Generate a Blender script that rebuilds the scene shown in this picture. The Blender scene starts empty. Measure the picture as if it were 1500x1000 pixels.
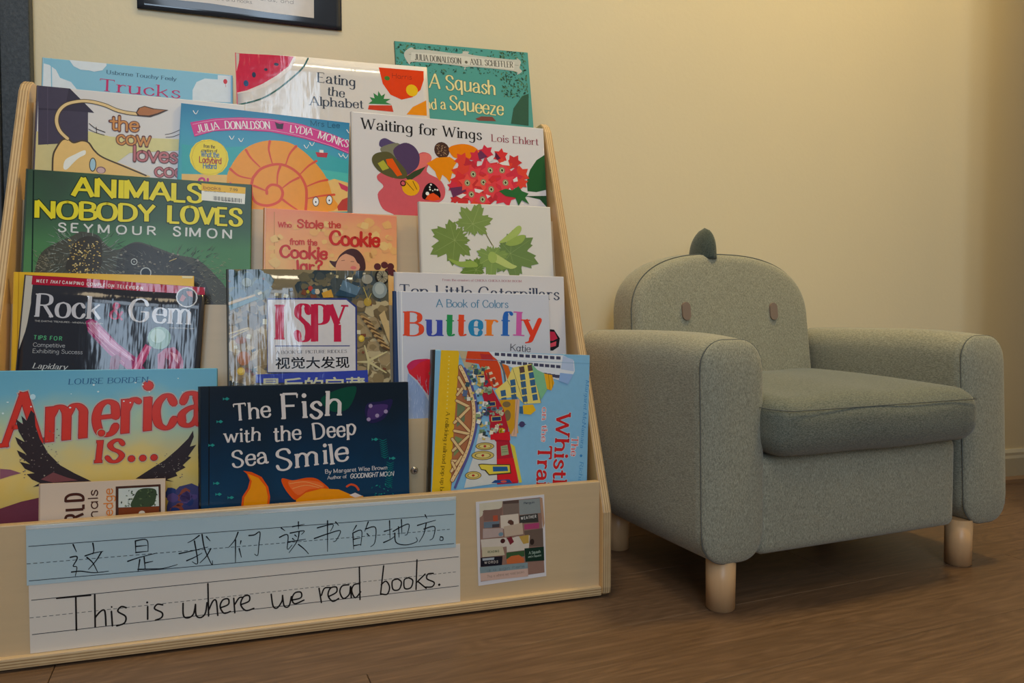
import bpy, bmesh, math, random
from mathutils import Vector, Matrix, Euler
from mathutils.geometry import tessellate_polygon

S = bpy.context.scene
COL = S.collection
R = math.radians

# ------------------------------------------------------------------ camera
cam = bpy.data.cameras.new('camera'); camo = bpy.data.objects.new('camera', cam); COL.objects.link(camo)
cam.lens = 25.92; cam.sensor_width = 36.0; cam.clip_start = .02
camo.location = (0, 0, .368)
camo.rotation_euler = (R(90 - 2.12), 0, -math.atan(343 / 1080))
S.camera = camo
# ------------------------------------------------------------------ world, lamps, exposure
S.view_settings.view_transform = 'Standard'; S.view_settings.look = 'None'
S.view_settings.exposure = 0.0; S.view_settings.gamma = 1.0
S.view_settings.use_curve_mapping = False
w = bpy.data.worlds.new('room_light'); S.world = w; w.use_nodes = True
w.node_tree.nodes['Background'].inputs[0].default_value = (.80, .90, 1.0, 1)
w.node_tree.nodes['Background'].inputs[1].default_value = .17

def area(name, loc, target, sx, sy, power, col, spread=180):
    l = bpy.data.lights.new(name, 'AREA'); l.shape = 'RECTANGLE'; l.size = sx; l.size_y = sy
    l.energy = power; l.color = col; l.spread = R(spread)
    o = bpy.data.objects.new(name, l); COL.objects.link(o); o.location = loc
    o.rotation_euler = (Vector(target) - Vector(loc)).to_track_quat('-Z', 'Y').to_euler()
    return o
# daylight through the tall windows on the far side of the room, behind the photographer
area('window_light', (-.66, -2.45, 1.30), (-.5, 1, .6), .40, 1.3, 14, (.62, .80, 1.0))
area('window_light', (.02, -2.45, 2.15), (.1, 1, 1.0), .28, 2.5, 19, (.62, .80, 1.0))
area('window_light', (-.42, -2.45, 2.50), (-.1, 1, 1.0), .60, .75, 8, (.70, .84, 1.0))
# warm ceiling lamps
area('ceiling_lamp', (1.13, .70, 2.15), (1.12, 1.2, .6), .22, .22, 14, (1.0, .75, .28))
area('ceiling_lamp', (.10, .70, 2.3), (.1, 1.2, .7), .5, .3, 10, (1.0, .88, .64))
area('ceiling_lamp', (-.6, -.5, 2.3), (.2, .8, 0), .5, .5, 6, (1.0, .80, .52))

# ------------------------------------------------------------------ helpers
def hexlin(h, g=1.0, o=0.0):
    h = h.lstrip('#'); c = []
    for i in (0, 2, 4):
        v = int(h[i:i + 2], 16) / 255
        v = v / 12.92 if v <= .04045 else ((v + .055) / 1.055) ** 2.4
        c.append(max(min(v * g, .90) - o, .004))
    return (*c, 1)

def link(o, parent=None):
    COL.objects.link(o)
    if parent: o.parent = parent
    return o

def empty(name, loc=(0, 0, 0), rot=(0, 0, 0), parent=None):
    o = bpy.data.objects.new(name, None); o.empty_display_size = .03; link(o, parent)
    o.location = loc; o.rotation_euler = rot
    return o

def tag(o, label=None, cat=None, group=None, kind=None):
    for k, v in (('label', label), ('category', cat), ('group', group), ('kind', kind)):
        if v: o[k] = v
    return o

def mesh(name, verts, faces, mats, parent=None, smooth=False, mi=None, loc=None):
    m = bpy.data.meshes.new(name); m.from_pydata(verts, [], faces)
    for mt in (mats if isinstance(mats, (list, tuple)) else [mats]): m.materials.append(mt)
    if mi: m.polygons.foreach_set('material_index', mi)
    if smooth: m.polygons.foreach_set('use_smooth', [True] * len(m.polygons))
    m.update()
    o = link(bpy.data.objects.new(name, m), parent)
    if loc: o.location = loc
    return o

def bm_obj(name, bm, mats, parent=None, smooth=False):
    m = bpy.data.meshes.new(name); bm.to_mesh(m); bm.free()
    for mt in (mats if isinstance(mats, (list, tuple)) else [mats]): m.materials.append(mt)
    if smooth: m.polygons.foreach_set('use_smooth', [True] * len(m.polygons))
    return link(bpy.data.objects.new(name, m), parent)

def box(name, x0, x1, y0, y1, z0, z1, mat, parent=None, bev=.0, seg=2, smooth=False):
    bm = bmesh.new(); bmesh.ops.create_cube(bm, size=1)
    for v in bm.verts:
        v.co = Vector(((x0 + x1) / 2 + v.co.x * (x1 - x0), (y0 + y1) / 2 + v.co.y * (y1 - y0), (z0 + z1) / 2 + v.co.z * (z1 - z0)))
    if bev: bmesh.ops.bevel(bm, geom=bm.edges[:], offset=bev, segments=seg, profile=.5, affect='EDGES')
    return bm_obj(name, bm, mat, parent, smooth)

def prism(name, prof, x0, x1, mat, parent=None, bev=0):
    """profile in (y, z) extruded along x"""
    n = len(prof)
    v = [(x0, y, z) for y, z in prof] + [(x1, y, z) for y, z in prof]
    f = [tuple(range(n))[::-1], tuple(range(n, 2 * n))] + [(i, (i + 1) % n, n + (i + 1) % n, n + i) for i in range(n)]
    bm = bmesh.new(); vs = [bm.verts.new(c) for c in v]
    for q in f: bm.faces.new([vs[i] for i in q])
    bmesh.ops.recalc_face_normals(bm, faces=bm.faces[:])
    if bev:
        bm.normal_update()
        es = [e for e in bm.edges if abs(e.verts[0].co.x - e.verts[1].co.x) < 1e-6]
        bmesh.ops.bevel(bm, geom=es, offset=bev, segments=2, profile=.5, affect='EDGES')
    return bm_obj(name, bm, mat, parent)

def tube(name, pts, r, mat, parent=None, n=6, closed=False):
    P = [Vector(p) for p in pts]; N = len(P); verts = []; faces = []
    up = Vector((0, 0, 1)); prev = None
    for i, p in enumerate(P):
        a = P[(i - 1) % N] if closed or i else p
        b = P[(i + 1) % N] if closed or i < N - 1 else p
        t = (b - a).normalized()
        if prev is None:
            prev = t.cross(Vector((.3, .5, .8))).normalized()
        prev = (prev - t * prev.dot(t)).normalized(); s = t.cross(prev)
        for k in range(n):
            an = 2 * math.pi * k / n; verts.append(p + prev * (r * math.cos(an)) + s * (r * math.sin(an)))
    for i in range(N if closed else N - 1):
        for k in range(n):
            j = (i + 1) % N
            faces.append((i * n + k, i * n + (k + 1) % n, j * n + (k + 1) % n, j * n + k))
    return mesh(name, verts, faces, mat, parent, True)

class Mat:
    """small node-graph helper"""
    def __init__(s, name, rough=.5, spec=.5):
        s.m = bpy.data.materials.new(name); s.m.use_nodes = True
        s.nt = s.m.node_tree; s.b = s.nt.nodes['Principled BSDF']
        s.b.inputs['Roughness'].default_value = rough
        s.b.inputs['Specular IOR Level'].default_value = spec
        s.tc = None
    def n(s, typ, **kw):
        nd = s.nt.nodes.new(typ)
        for k, v in kw.items():
            if k in nd.inputs: nd.inputs[k].default_value = v
            else: setattr(nd, k, v)
        return nd
    def l(s, a, b): s.nt.links.new(a, b)
    def coord(s, scale=(1, 1, 1), out='Object', rot=(0, 0, 0)):
        if not s.tc: s.tc = s.n('ShaderNodeTexCoord')
        mp = s.n('ShaderNodeMapping'); mp.inputs['Scale'].default_value = scale; mp.inputs['Rotation'].default_value = rot
        s.l(s.tc.outputs[out], mp.inputs[0]); return mp.outputs[0]
    def noise(s, co, scale, detail=3, rough=.5, dist=0):
        nd = s.n('ShaderNodeTexNoise'); nd.inputs['Scale'].default_value = scale; nd.inputs['Detail'].default_value = detail
        nd.inputs['Roughness'].default_value = rough; nd.inputs['Distortion'].default_value = dist
        s.l(co, nd.inputs['Vector']); return nd.outputs[0]
    def ramp(s, fac, stops, interp='LINEAR'):
        nd = s.n('ShaderNodeValToRGB'); cr = nd.color_ramp; cr.interpolation = interp
        while len(cr.elements) < len(stops): cr.elements.new(.5)
        for e, (p, c) in zip(cr.elements, stops): e.position = p; e.color = c
        s.l(fac, nd.inputs[0]); return nd.outputs[0]
    def mix(s, fac, a, b, mode='MIX'):
        nd = s.n('ShaderNodeMix', data_type='RGBA', blend_type=mode)
        for inp, v in ((nd.inputs[0], fac), (nd.inputs[6], a), (nd.inputs[7], b)):
            if hasattr(v, 'is_linked') or isinstance(v, bpy.types.NodeSocket): s.l(v, inp)
            else: inp.default_value = v
        return nd.outputs[2]
    def math(s, op, a, b=0.0, c=0.0):
        nd = s.n('ShaderNodeMath', operation=op)
        for inp, v in zip(nd.inputs, (a, b, c)):
            if isinstance(v, bpy.types.NodeSocket): s.l(v, inp)
            else: inp.default_value = v
        return nd.outputs[0]
    def sep(s, v):
        nd = s.n('ShaderNodeSeparateXYZ'); s.l(v, nd.inputs[0]); return nd.outputs
    def bump(s, h, strength=.2, dist=.001):
        nd = s.n('ShaderNodeBump'); nd.inputs['Strength'].default_value = strength; nd.inputs['Distance'].default_value = dist
        s.l(h, nd.inputs['Height']); s.l(nd.outputs[0], s.b.inputs['Normal']); return nd
    def col(s, v):
        if isinstance(v, bpy.types.NodeSocket): s.l(v, s.b.inputs['Base Color'])
        else: s.b.inputs['Base Color'].default_value = v
        return s

def flat(name, col, rough=.5, g=1.0, metal=0.0, var=.06, scale=60):
    M = Mat(name, rough); c = hexlin(col, g) if isinstance(col, str) else col
    d = tuple(x * (1 - var) for x in c[:3]) + (1,)
    M.col(M.mix(M.noise(M.coord(), scale, 2), c, d)); M.b.inputs['Metallic'].default_value = metal
    return M.m

# ------------------------------------------------------------------ materials of the place
def mat_wall():
    M = Mat('wall_paint', .42, .4); co = M.coord()
    M.col(M.mix(M.noise(co, 3, 4), (.80, .685, .455, 1), (.76, .645, .425, 1)))
    M.bump(M.noise(co, 160, 3), .14, .0012); return M.m
def mat_plank():
    M = Mat('wood_vinyl', .42, .35)
    info = M.n('ShaderNodeObjectInfo')
    co0 = M.coord((1, 1, 1), 'Object')
    add = M.n('ShaderNodeVectorMath', operation='ADD'); M.l(co0, add.inputs[0])
    mul = M.n('ShaderNodeVectorMath', operation='SCALE'); cmb = M.n('ShaderNodeCombineXYZ')
    M.l(info.outputs['Random'], cmb.inputs[0]); M.l(info.outputs['Random'], cmb.inputs[1]); M.l(cmb.outputs[0], mul.inputs[0]); mul.inputs['Scale'].default_value = 7.3
    M.l(mul.outputs[0], add.inputs[1])
    def mp(sc):
        m = M.n('ShaderNodeMapping'); m.inputs['Scale'].default_value = sc; M.l(add.outputs[0], m.inputs[0]); return m.outputs[0]
    cath = M.noise(mp((1.6, 9, 1)), 2.0, 2, .5, .6)
    rings = M.math('SINE', M.math('MULTIPLY', cath, 95))
    rings = M.math('MULTIPLY_ADD', rings, .5, .5)
    fine = M.noise(mp((9, 190, 1)), 1.0, 4, .65)
    broad = M.noise(mp((1.5, 14, 1)), 1.0, 3)
    c = M.ramp(fine, [(.3, (.095, .050, .025, 1)), (.72, (.235, .138, .078, 1))])
    c = M.mix(M.math('MULTIPLY', rings, .42), c, (.085, .048, .024, 1))
    c = M.mix(M.math('MULTIPLY', broad, .45), c, (.172, .096, .052, 1))
    M.col(c); M.bump(fine, .12, .0006)
    M.l(M.math('MULTIPLY_ADD', fine, .2, .32), M.b.inputs['Roughness']); return M.m
def mat_ply(name, axis, face='#d0b48c', g=1.08):
    """birch plywood: veneer on the faces across `axis`, laminated stripes on the edges"""
    M = Mat(name, .33, .45); co = M.coord()
    stretch = {'x': (30, 3, 3), 'y': (3, 30, 30), 'z': (3, 3, 30)}[axis]
    v = M.noise(M.coord((4, 4, 60) if axis != 'x' else (4, 4, 14)), 2.2, 3, .5, .4)
    f = hexlin(face, g)
    ven = M.mix(v, f, tuple(x * .88 for x in f[:3]) + (1,))
    ven = M.mix(M.math('MULTIPLY', M.noise(co, 45, 3), .25), ven, (.62, .42, .22, 1))
    i = 'xyz'.index(axis); pos = M.sep(co)[i]
    lay = M.math('SINE', M.math('MULTIPLY', pos, 2 * math.pi / .0030))
    lay = M.math('ADD', lay, M.math('MULTIPLY_ADD', M.noise(M.coord((60, 60, 60)), 1, 2), .8, -.4))
    edge = M.ramp(M.math('MULTIPLY_ADD', lay, .5, .5), [(.0, (.33, .19, .085, 1)), (.25, (.48, .31, .15, 1)), (.55, (.60, .41, .21, 1)), (1, (.65, .46, .25, 1))])
    nrm = M.sep(M.tc.outputs['Normal'])[i]
    isf = M.math('GREATER_THAN', M.math('ABSOLUTE', nrm), .7)
    M.col(M.mix(isf, edge, ven)); return M.m
def mat_fabric(name, a, b, stretch):
    M = Mat(name, .92, .12)
    n1 = M.noise(M.coord(stretch), 1.0, 3, .6); n2 = M.noise(M.coord((1, 1, .7)), 950, 3, .85)
    n3 = M.noise(M.coord((1, 1, 1)), 9, 3)
    s = M.math('ADD', M.math('MULTIPLY', n1, .5), M.math('MULTIPLY', n2, .5))
    c = M.ramp(s, [(.40, a), (.60, b)])
    c = M.mix(M.math('MULTIPLY', n3, .25), c, tuple(x * .8 for x in a[:3]) + (1,))
    M.col(c)
    wv = M.math('ADD', n2, M.math('MULTIPLY', n1, .7)); M.bump(wv, .3, .0007)
    M.b.inputs['Sheen Weight'].default_value = .25; M.b.inputs['Sheen Roughness'].default_value = .5
    return M.m
def mat_leg():
    M = Mat('beech_wood', .35, .45)
    v = M.noise(M.coord((40, 40, 5)), 2, 3, .6)
    M.col(M.mix(v, (.74, .46, .235, 1), (.58, .33, .15, 1))); return M.m
WALL = mat_wall(); PLANK = mat_plank(); PLYX = mat_ply('plywood_side', 'x', '#cda670', 1.3); PLYY = mat_ply('plywood_panel', 'y'); PLYZ = mat_ply('plywood_board', 'z')
FAB = mat_fabric('sage_fabric', (.195, .19, .14, 1), (.445, .43, .325, 1), (900, 900, 300))
FABS = mat_fabric('sage_fabric_side', (.195, .19, .14, 1), (.445, .43, .325, 1), (900, 260, 900))
FABD = mat_fabric('grey_green_fabric', (.085, .095, .075, 1), (.24, .25, .20, 1), (320, 900, 900))
SPIKE = mat_fabric('dark_green_fabric', (.050, .064, .052, 1), (.11, .13, .105, 1), (500, 500, 500))
SEAM = flat('seam_thread', (.12, .13, .12, 1), .9)
EYE = flat('eye_felt', (.24, .17, .13, 1), .8)
LEG = mat_leg(); TRIMW = flat('baseboard_paint', (.62, .56, .42, 1), .4, var=.03)
SHOE = flat('shoe_moulding', (.30, .18, .09, 1), .45)
DARK = Mat('dark_speckled_paint', .45); DARK.col(DARK.ramp(DARK.noise(DARK.coord(), 260, 2, .8), [(.35, (.018, .022, .026, 1)), (.75, (.055, .062, .068, 1))])); DARK.bump(DARK.noise(DARK.coord(), 260, 2), .3, .0006); DARK = DARK.m
NAVY = flat('navy_door_paint', (.010, .016, .028, 1), .35)
STEEL = flat('screw_steel', (.55, .53, .5, 1), .25, metal=1.0)
PAGE = Mat('page_edges', .85); _p = PAGE.math('SINE', PAGE.math('MULTIPLY', PAGE.sep(PAGE.coord())[1], 9000)); PAGE.col(PAGE.mix(PAGE.math('MULTIPLY_ADD', _p, .5, .5), (.68, .64, .57, 1), (.48, .44, .38, 1))); PAGE = PAGE.m

# ------------------------------------------------------------------ the room
WY = 1.209                      # wall plane
CH = R(5)                       # the planks and the armchair lie five degrees off the wall
wall = box('wall_back', -1.9, 1.62, WY, WY + .1, 0, 2.4, WALL); tag(wall, kind='structure')
wr = box('shade_wall_right', 1.30, 1.62, -2.6, .95, 0, 2.4, WALL); tag(wr, kind='structure')  # unseen block, added to keep the ceiling lamp off the back wall's right end
floor = empty('floor'); tag(floor, kind='structure')
sub = box('subfloor', -2.2, 1.9, -2.6, 1.45, -.03, -.0045, flat('subfloor_dark', (.02, .014, .01, 1), .9), floor)
def planks():
    """vinyl planks, each one an object, joints recessed"""
    pw, plen, gap = .148, .98, .0007
    ca, sa = math.cos(CH), math.sin(CH)
    ox, oy = .563, .794                      # one long joint runs through here
    bm = bmesh.new(); bmesh.ops.create_cube(bm, size=1)
    for v in bm.verts: v.co = Vector((v.co.x * (plen - gap), v.co.y * (pw - gap), v.co.z * .004 - .002))
    bmesh.ops.bevel(bm, geom=[e for e in bm.edges if all(v.co.z > -.001 for v in e.verts)], offset=.0005, segments=1, affect='EDGES')
    me = bpy.data.meshes.new('plank'); bm.to_mesh(me); bm.free(); me.materials.append(PLANK)
    for j in range(-20, 6):
        off = (j * .37) % 1.0 * plen
        if j == -1: off = .008
        if j == 0: off = -.29
        for i in range(-4, 3):
            lx = i * plen + off; ly = (j + .5) * pw
            x = ox + lx * ca - ly * sa; y = oy + lx * sa + ly * ca
            if x < -1.7 or x > 2.0 or y < -2.2 or y > 1.40: continue
            o = bpy.data.objects.new('plank', me); link(o, floor)
            o.location = (x, y, 0); o.rotation_euler = (0, 0, CH)
planks()
bb = empty('baseboard_back'); tag(bb, kind='structure')
prism('board', [(WY, .0), (WY - .010, .0), (WY - .010, .052), (WY - .008, .058), (WY - .008, .064), (WY - .004, .071), (WY, .071)], -.318, 1.62, TRIMW, bb)
prism('shoe_moulding', [(WY - .010, 0), (WY - .020, 0), (WY - .019, .008), (WY - .010, .013)], -.318, 1.62, SHOE, bb)
# dark door and its frame at the left end of the wall
dr = empty('door_1', (-.36, WY - .012, 0)); tag(dr, kind='structure')
box('door_frame', .0, .0365, -.006, .012, 0, 2.1, DARK, dr, .0015)
box('frame_bead', -.006, .0, -.012, .012, 0, 2.1, flat('door_bead', (.05, .055, .06, 1), .3), dr, .001)
box('door_leaf', -.80, -.006, -.002, .012, 0.004, 2.08, NAVY, dr, .002)

# ------------------------------------------------------------------ pen lettering: strokes widened like a nib
GL = {}
def _g(ch, adv, *st): GL[ch] = (adv, st)
def cv(*p): return ('c', p)
def ln(*p): return ('l', p)
_g(' ', .34)
_g('A', .76, ln(.02, 0, .38, 1), ln(.38, 1, .74, 0), ln(.16, .35, .6, .35))
_g('B', .66, ln(.08, 0, .08, 1), cv(.08, 1, .38, .99, .56, .88, .56, .66, .38, .54, .08, .53), cv(.08, .53, .42, .53, .63, .40, .63, .15, .42, .01, .08, 0))
_g('C', .74, cv(.68, .74, .60, .92, .42, 1, .18, .88, .05, .5, .18, .12, .42, 0, .60, .08, .70, .24))
_g('D', .76, ln(.08, 0, .08, 1), cv(.08, 1, .42, .97, .64, .78, .70, .5, .64, .22, .42, .03, .08, 0))
_g('E', .64, ln(.08, 0, .08, 1), ln(.08, 1, .56, 1), ln(.08, .53, .46, .53), ln(.08, 0, .58, 0))
_g('F', .60, ln(.08, 0, .08, 1), ln(.08, 1, .56, 1), ln(.08, .52, .46, .52))
_g('G', .80, cv(.68, .76, .60, .92, .42, 1, .18, .88, .05, .5, .18, .12, .42, 0, .60, .06, .70, .18), ln(.70, .18, .70, .44), ln(.46, .44, .76, .44))
_g('H', .78, ln(.08, 0, .08, 1), ln(.68, 0, .68, 1), ln(.08, .52, .68, .52))
_g('I', .22, ln(.11, 0, .11, 1))
_g('J', .46, ln(.34, 1, .34, .22), cv(.34, .22, .28, .04, .14, 0, .03, .12))
_g('K', .70, ln(.08, 0, .08, 1), ln(.64, 1, .08, .40), ln(.26, .56, .66, 0))
_g('L', .58, ln(.08, 0, .08, 1), ln(.08, 0, .54, 0))
_g('M', .92, ln(.08, 0, .08, 1), ln(.08, 1, .45, .1), ln(.45, .1, .82, 1), ln(.82, 1, .82, 0))
_g('N', .80, ln(.08, 0, .08, 1), ln(.08, 1, .70, 0), ln(.70, 0, .70, 1))
_g('O', .80, cv(.40, 1, .15, .88, .05, .5, .15, .12, .40, 0, .65, .12, .75, .5, .65, .88, .40, 1))
_g('P', .62, ln(.08, 0, .08, 1), cv(.08, 1, .40, .99, .58, .88, .58, .60, .40, .48, .08, .47))
_g('Q', .80, cv(.40, 1, .15, .88, .05, .5, .15, .12, .40, 0, .65, .12, .75, .5, .65, .88, .40, 1), ln(.48, .22, .76, -.08))
_g('R', .68, ln(.08, 0, .08, 1), cv(.08, 1, .40, .99, .57, .88, .57, .64, .40, .52, .08, .51), ln(.34, .51, .66, 0))
_g('S', .60, cv(.52, .80, .44, .96, .26, 1, .10, .90, .09, .70, .28, .56, .46, .43, .54, .24, .44, .05, .26, 0, .11, .07, .05, .22))
_g('T', .66, ln(.33, 0, .33, 1), ln(.02, 1, .64, 1))
_g('U', .76, ln(.08, 1, .08, .32), cv(.08, .32, .14, .08, .37, 0, .60, .08, .67, .32), ln(.67, .32, .67, 1))
_g('V', .70, ln(.02, 1, .35, 0), ln(.35, 0, .68, 1))
_g('W', 1.0, ln(.02, 1, .27, 0), ln(.27, 0, .50, .9), ln(.50, .9, .73, 0), ln(.73, 0, .98, 1))
_g('X', .70, ln(.04, 1, .66, 0), ln(.66, 1, .04, 0))
_g('Y', .68, ln(.02, 1, .34, .46), ln(.66, 1, .34, .46), ln(.34, .46, .34, 0))
_g('Z', .64, ln(.06, 1, .58, 1), ln(.58, 1, .04, 0), ln(.04, 0, .60, 0))
XH = .66
_g('a', .56, cv(.08, .50, .18, .65, .36, .63, .44, .46), ln(.44, .46, .44, .06), cv(.44, .06, .48, .0, .55, .03), cv(.44, .38, .22, .35, .06, .24, .08, .06, .22, 0, .36, .06, .44, .18))
_g('a1', .56, cv(.46, .5, .30, .66, .12, .58, .04, .33, .12, .06, .30, 0, .46, .18), ln(.47, .66, .47, .0))
_g('b', .58, ln(.08, 1, .08, 0), cv(.08, .46, .20, .62, .36, .64, .51, .48, .53, .30, .44, .06, .28, 0, .08, .14))
_g('c', .50, cv(.44, .50, .34, .64, .22, .65, .08, .52, .04, .33, .10, .10, .26, 0, .38, .04, .46, .16))
_g('d', .58, ln(.49, 1, .49, 0), cv(.49, .48, .34, .65, .20, .64, .06, .48, .05, .28, .14, .04, .30, 0, .49, .16))
_g('e', .52, ln(.06, .36, .47, .36), cv(.47, .36, .44, .58, .27, .66, .10, .56, .04, .33, .12, .07, .28, 0, .40, .04, .47, .15))
_g('f', .36, cv(.38, .92, .30, 1, .20, .96, .15, .80), ln(.15, .80, .15, 0), ln(.0, .63, .32, .63))
_g('g', .56, cv(.46, .5, .30, .65, .14, .58, .05, .36, .13, .12, .30, .06, .46, .2), ln(.47, .64, .47, -.10), cv(.47, -.10, .40, -.28, .24, -.32, .06, -.24))
_g('h', .60, ln(.08, 1, .08, 0), cv(.08, .44, .22, .63, .38, .64, .49, .52, .50, .40), ln(.50, .40, .50, 0))
_g('i', .22, ln(.10, .66, .10, 0), ('d', (.10, .90)))
_g('j', .24, ln(.14, .66, .14, -.1), cv(.14, -.1, .08, -.28, -.04, -.3), ('d', (.14, .90)))
_g('k', .56, ln(.08, 1, .08, 0), ln(.48, .66, .08, .26), ln(.22, .40, .52, 0))
_g('l', .20, ln(.10, 1, .10, 0))
_g('m', .90, ln(.08, .66, .08, 0), cv(.08, .46, .20, .63, .32, .64, .42, .54, .44, .42), ln(.44, .42, .44, 0), cv(.44, .46, .56, .63, .68, .64, .79, .54, .80, .42), ln(.80, .42, .80, 0))
_g('n', .60, ln(.08, .66, .08, 0), cv(.08, .46, .22, .63, .38, .64, .49, .52, .50, .42), ln(.50, .42, .50, 0))
_g('o', .58, cv(.29, .66, .11, .57, .04, .33, .11, .08, .29, 0, .47, .08, .54, .33, .47, .57, .29, .66))
_g('p', .58, ln(.08, .66, .08, -.32), cv(.08, .48, .22, .64, .38, .63, .52, .46, .52, .28, .42, .04, .26, 0, .08, .16))
_g('q', .58, ln(.48, .66, .48, -.32), cv(.48, .50, .34, .65, .16, .60, .05, .36, .13, .06, .28, 0, .48, .18))
_g('r', .42, ln(.08, .66, .08, 0), cv(.08, .42, .18, .60, .28, .65, .38, .60))
_g('s', .46, cv(.39, .54, .30, .65, .18, .64, .09, .52, .16, .39, .32, .29, .40, .16, .30, .01, .16, .01, .05, .13))
_g('t', .36, ln(.15, .88, .15, .14), cv(.15, .14, .20, .01, .34, .05), ln(.0, .63, .32, .63))
_g('u', .60, ln(.08, .66, .08, .22), cv(.08, .22, .12, .03, .26, .0, .42, .08, .50, .22), ln(.50, .66, .50, 0))
_g('v', .52, ln(.02, .66, .26, 0), ln(.26, 0, .50, .66))
_g('w', .78, ln(.02, .66, .21, 0), ln(.21, 0, .39, .60), ln(.39, .60, .57, 0), ln(.57, 0, .76, .66))
_g('x', .52, ln(.04, .66, .48, 0), ln(.48, .66, .04, 0))
_g('y', .54, ln(.04, .66, .28, 0), cv(.52, .66, .28, 0, .18, -.24, .04, -.30))
_g('z', .50, ln(.05, .65, .45, .65), ln(.45, .65, .04, 0), ln(.04, 0, .47, 0))
_g('.', .24, ('d', (.11, .06)))
_g(',', .24, ('d', (.11, .06)), ln(.13, .05, .06, -.14))
_g('-', .36, ln(.05, .34, .31, .34))
_g('?', .52, cv(.06, .76, .14, .96, .32, .99, .46, .86, .42, .64, .26, .50, .25, .30), ('d', (.25, .06)))
_g('&', .84, cv(.78, .0, .55, .22, .30, .58, .22, .80, .34, .98, .50, .84, .42, .66, .12, .40, .08, .16, .26, .0, .50, .06, .74, .44))
_g('7', .56, ln(.04, 1, .52, 1), ln(.52, 1, .18, 0))
_g('9', .56, cv(.50, .72, .44, .94, .27, 1, .08, .88, .06, .62, .22, .46, .42, .54, .50, .72), cv(.50, .72, .46, .3, .18, 0))
# style: thick, thin (share of the cap height), serif half length, serif thickness, flags
STY = {'serif': (.165, .055, .12, .050, ''), 'didot': (.24, .05, .16, .05, ''), 'slab': (.2, .14, .12, .1, ''), 'slabby': (.155, .09, .09, .07, 'j'),
       'sans': (.085, .085, 0, 0, '1'), 'bold': (.135, .135, 0, 0, '1'), 'boldc': (.2, .17, 0, 0, '1q'), 'hand': (.06, .06, 0, 0, '1j'),
       'toon': (.23, .18, .0, .0, '1j'), 'quirk': (.14, .07, .05, .05, 'j'), 'flare': (.25, .14, .0, .10, 'q'), 'america': (.155, .075, .09, .07, ''), 'script': (.12, .06, 0, 0, '1')}

def catmull(P, sub=4, closed=False):
    out = []; n = len(P)
    for i in range(n if closed else n - 1):
        p0 = P[(i - 1) % n] if closed or i > 0 else P[0]; p1 = P[i]; p2 = P[(i + 1) % n]
        p3 = P[(i + 2) % n] if closed or i < n - 2 else P[-1]
        for k in range(sub):
            t = k / sub; t2 = t * t; t3 = t2 * t
            out.append(tuple(.5 * (2 * p1[a] + (p2[a] - p0[a]) * t + (2 * p0[a] - 5 * p1[a] + 4 * p2[a] - p3[a]) * t2 + (3 * p1[a] - p0[a] - 3 * p2[a] + p3[a]) * t3) for a in (0, 1)))
    if not closed: out.append(tuple(P[-1]))
    return out

def ribbon(P, W, cap=True):
    """triangles of a stroke with width W[i] at P[i]"""
    n = len(P); Lf = []; Rt = []; T = []
    for i in range(n):
        a = P[max(i - 1, 0)]; b = P[min(i + 1, n - 1)]
        dx, dy = b[0] - a[0], b[1] - a[1]; d = math.hypot(dx, dy) or 1e-9
        nx, ny = -dy / d * W[i] / 2, dx / d * W[i] / 2
        Lf.append((P[i][0] + nx, P[i][1] + ny)); Rt.append((P[i][0] - nx, P[i][1] - ny))
    for i in range(n - 1):
        T.append((Lf[i], Rt[i], Rt[i + 1])); T.append((Lf[i], Rt[i + 1], Lf[i + 1]))
    if cap:
        for e, q in ((0, 1), (n - 1, n - 2)):
            c = P[e]; r = W[e] / 2; a0 = math.atan2(c[1] - P[q][1], c[0] - P[q][0])
            pp = [(c[0] + r * math.cos(a0 - math.pi / 2 + k * math.pi / 4), c[1] + r * math.sin(a0 - math.pi / 2 + k * math.pi / 4)) for k in range(5)]
            for k in range(4): T.append((c, pp[k], pp[k + 1]))
    return T

def disc(cx, cy, rx, ry, n=16):
    p = [(cx + rx * math.cos(2 * math.pi * k / n), cy + ry * math.sin(2 * math.pi * k / n)) for k in range(n)]
    return [((cx, cy), p[k], p[(k + 1) % n]) for k in range(n)]

def polyfill(P):
    v = [Vector((x, y, 0)) for x, y in P]
    return [tuple(P[i] for i in t) for t in tessellate_polygon([v])]

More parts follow.
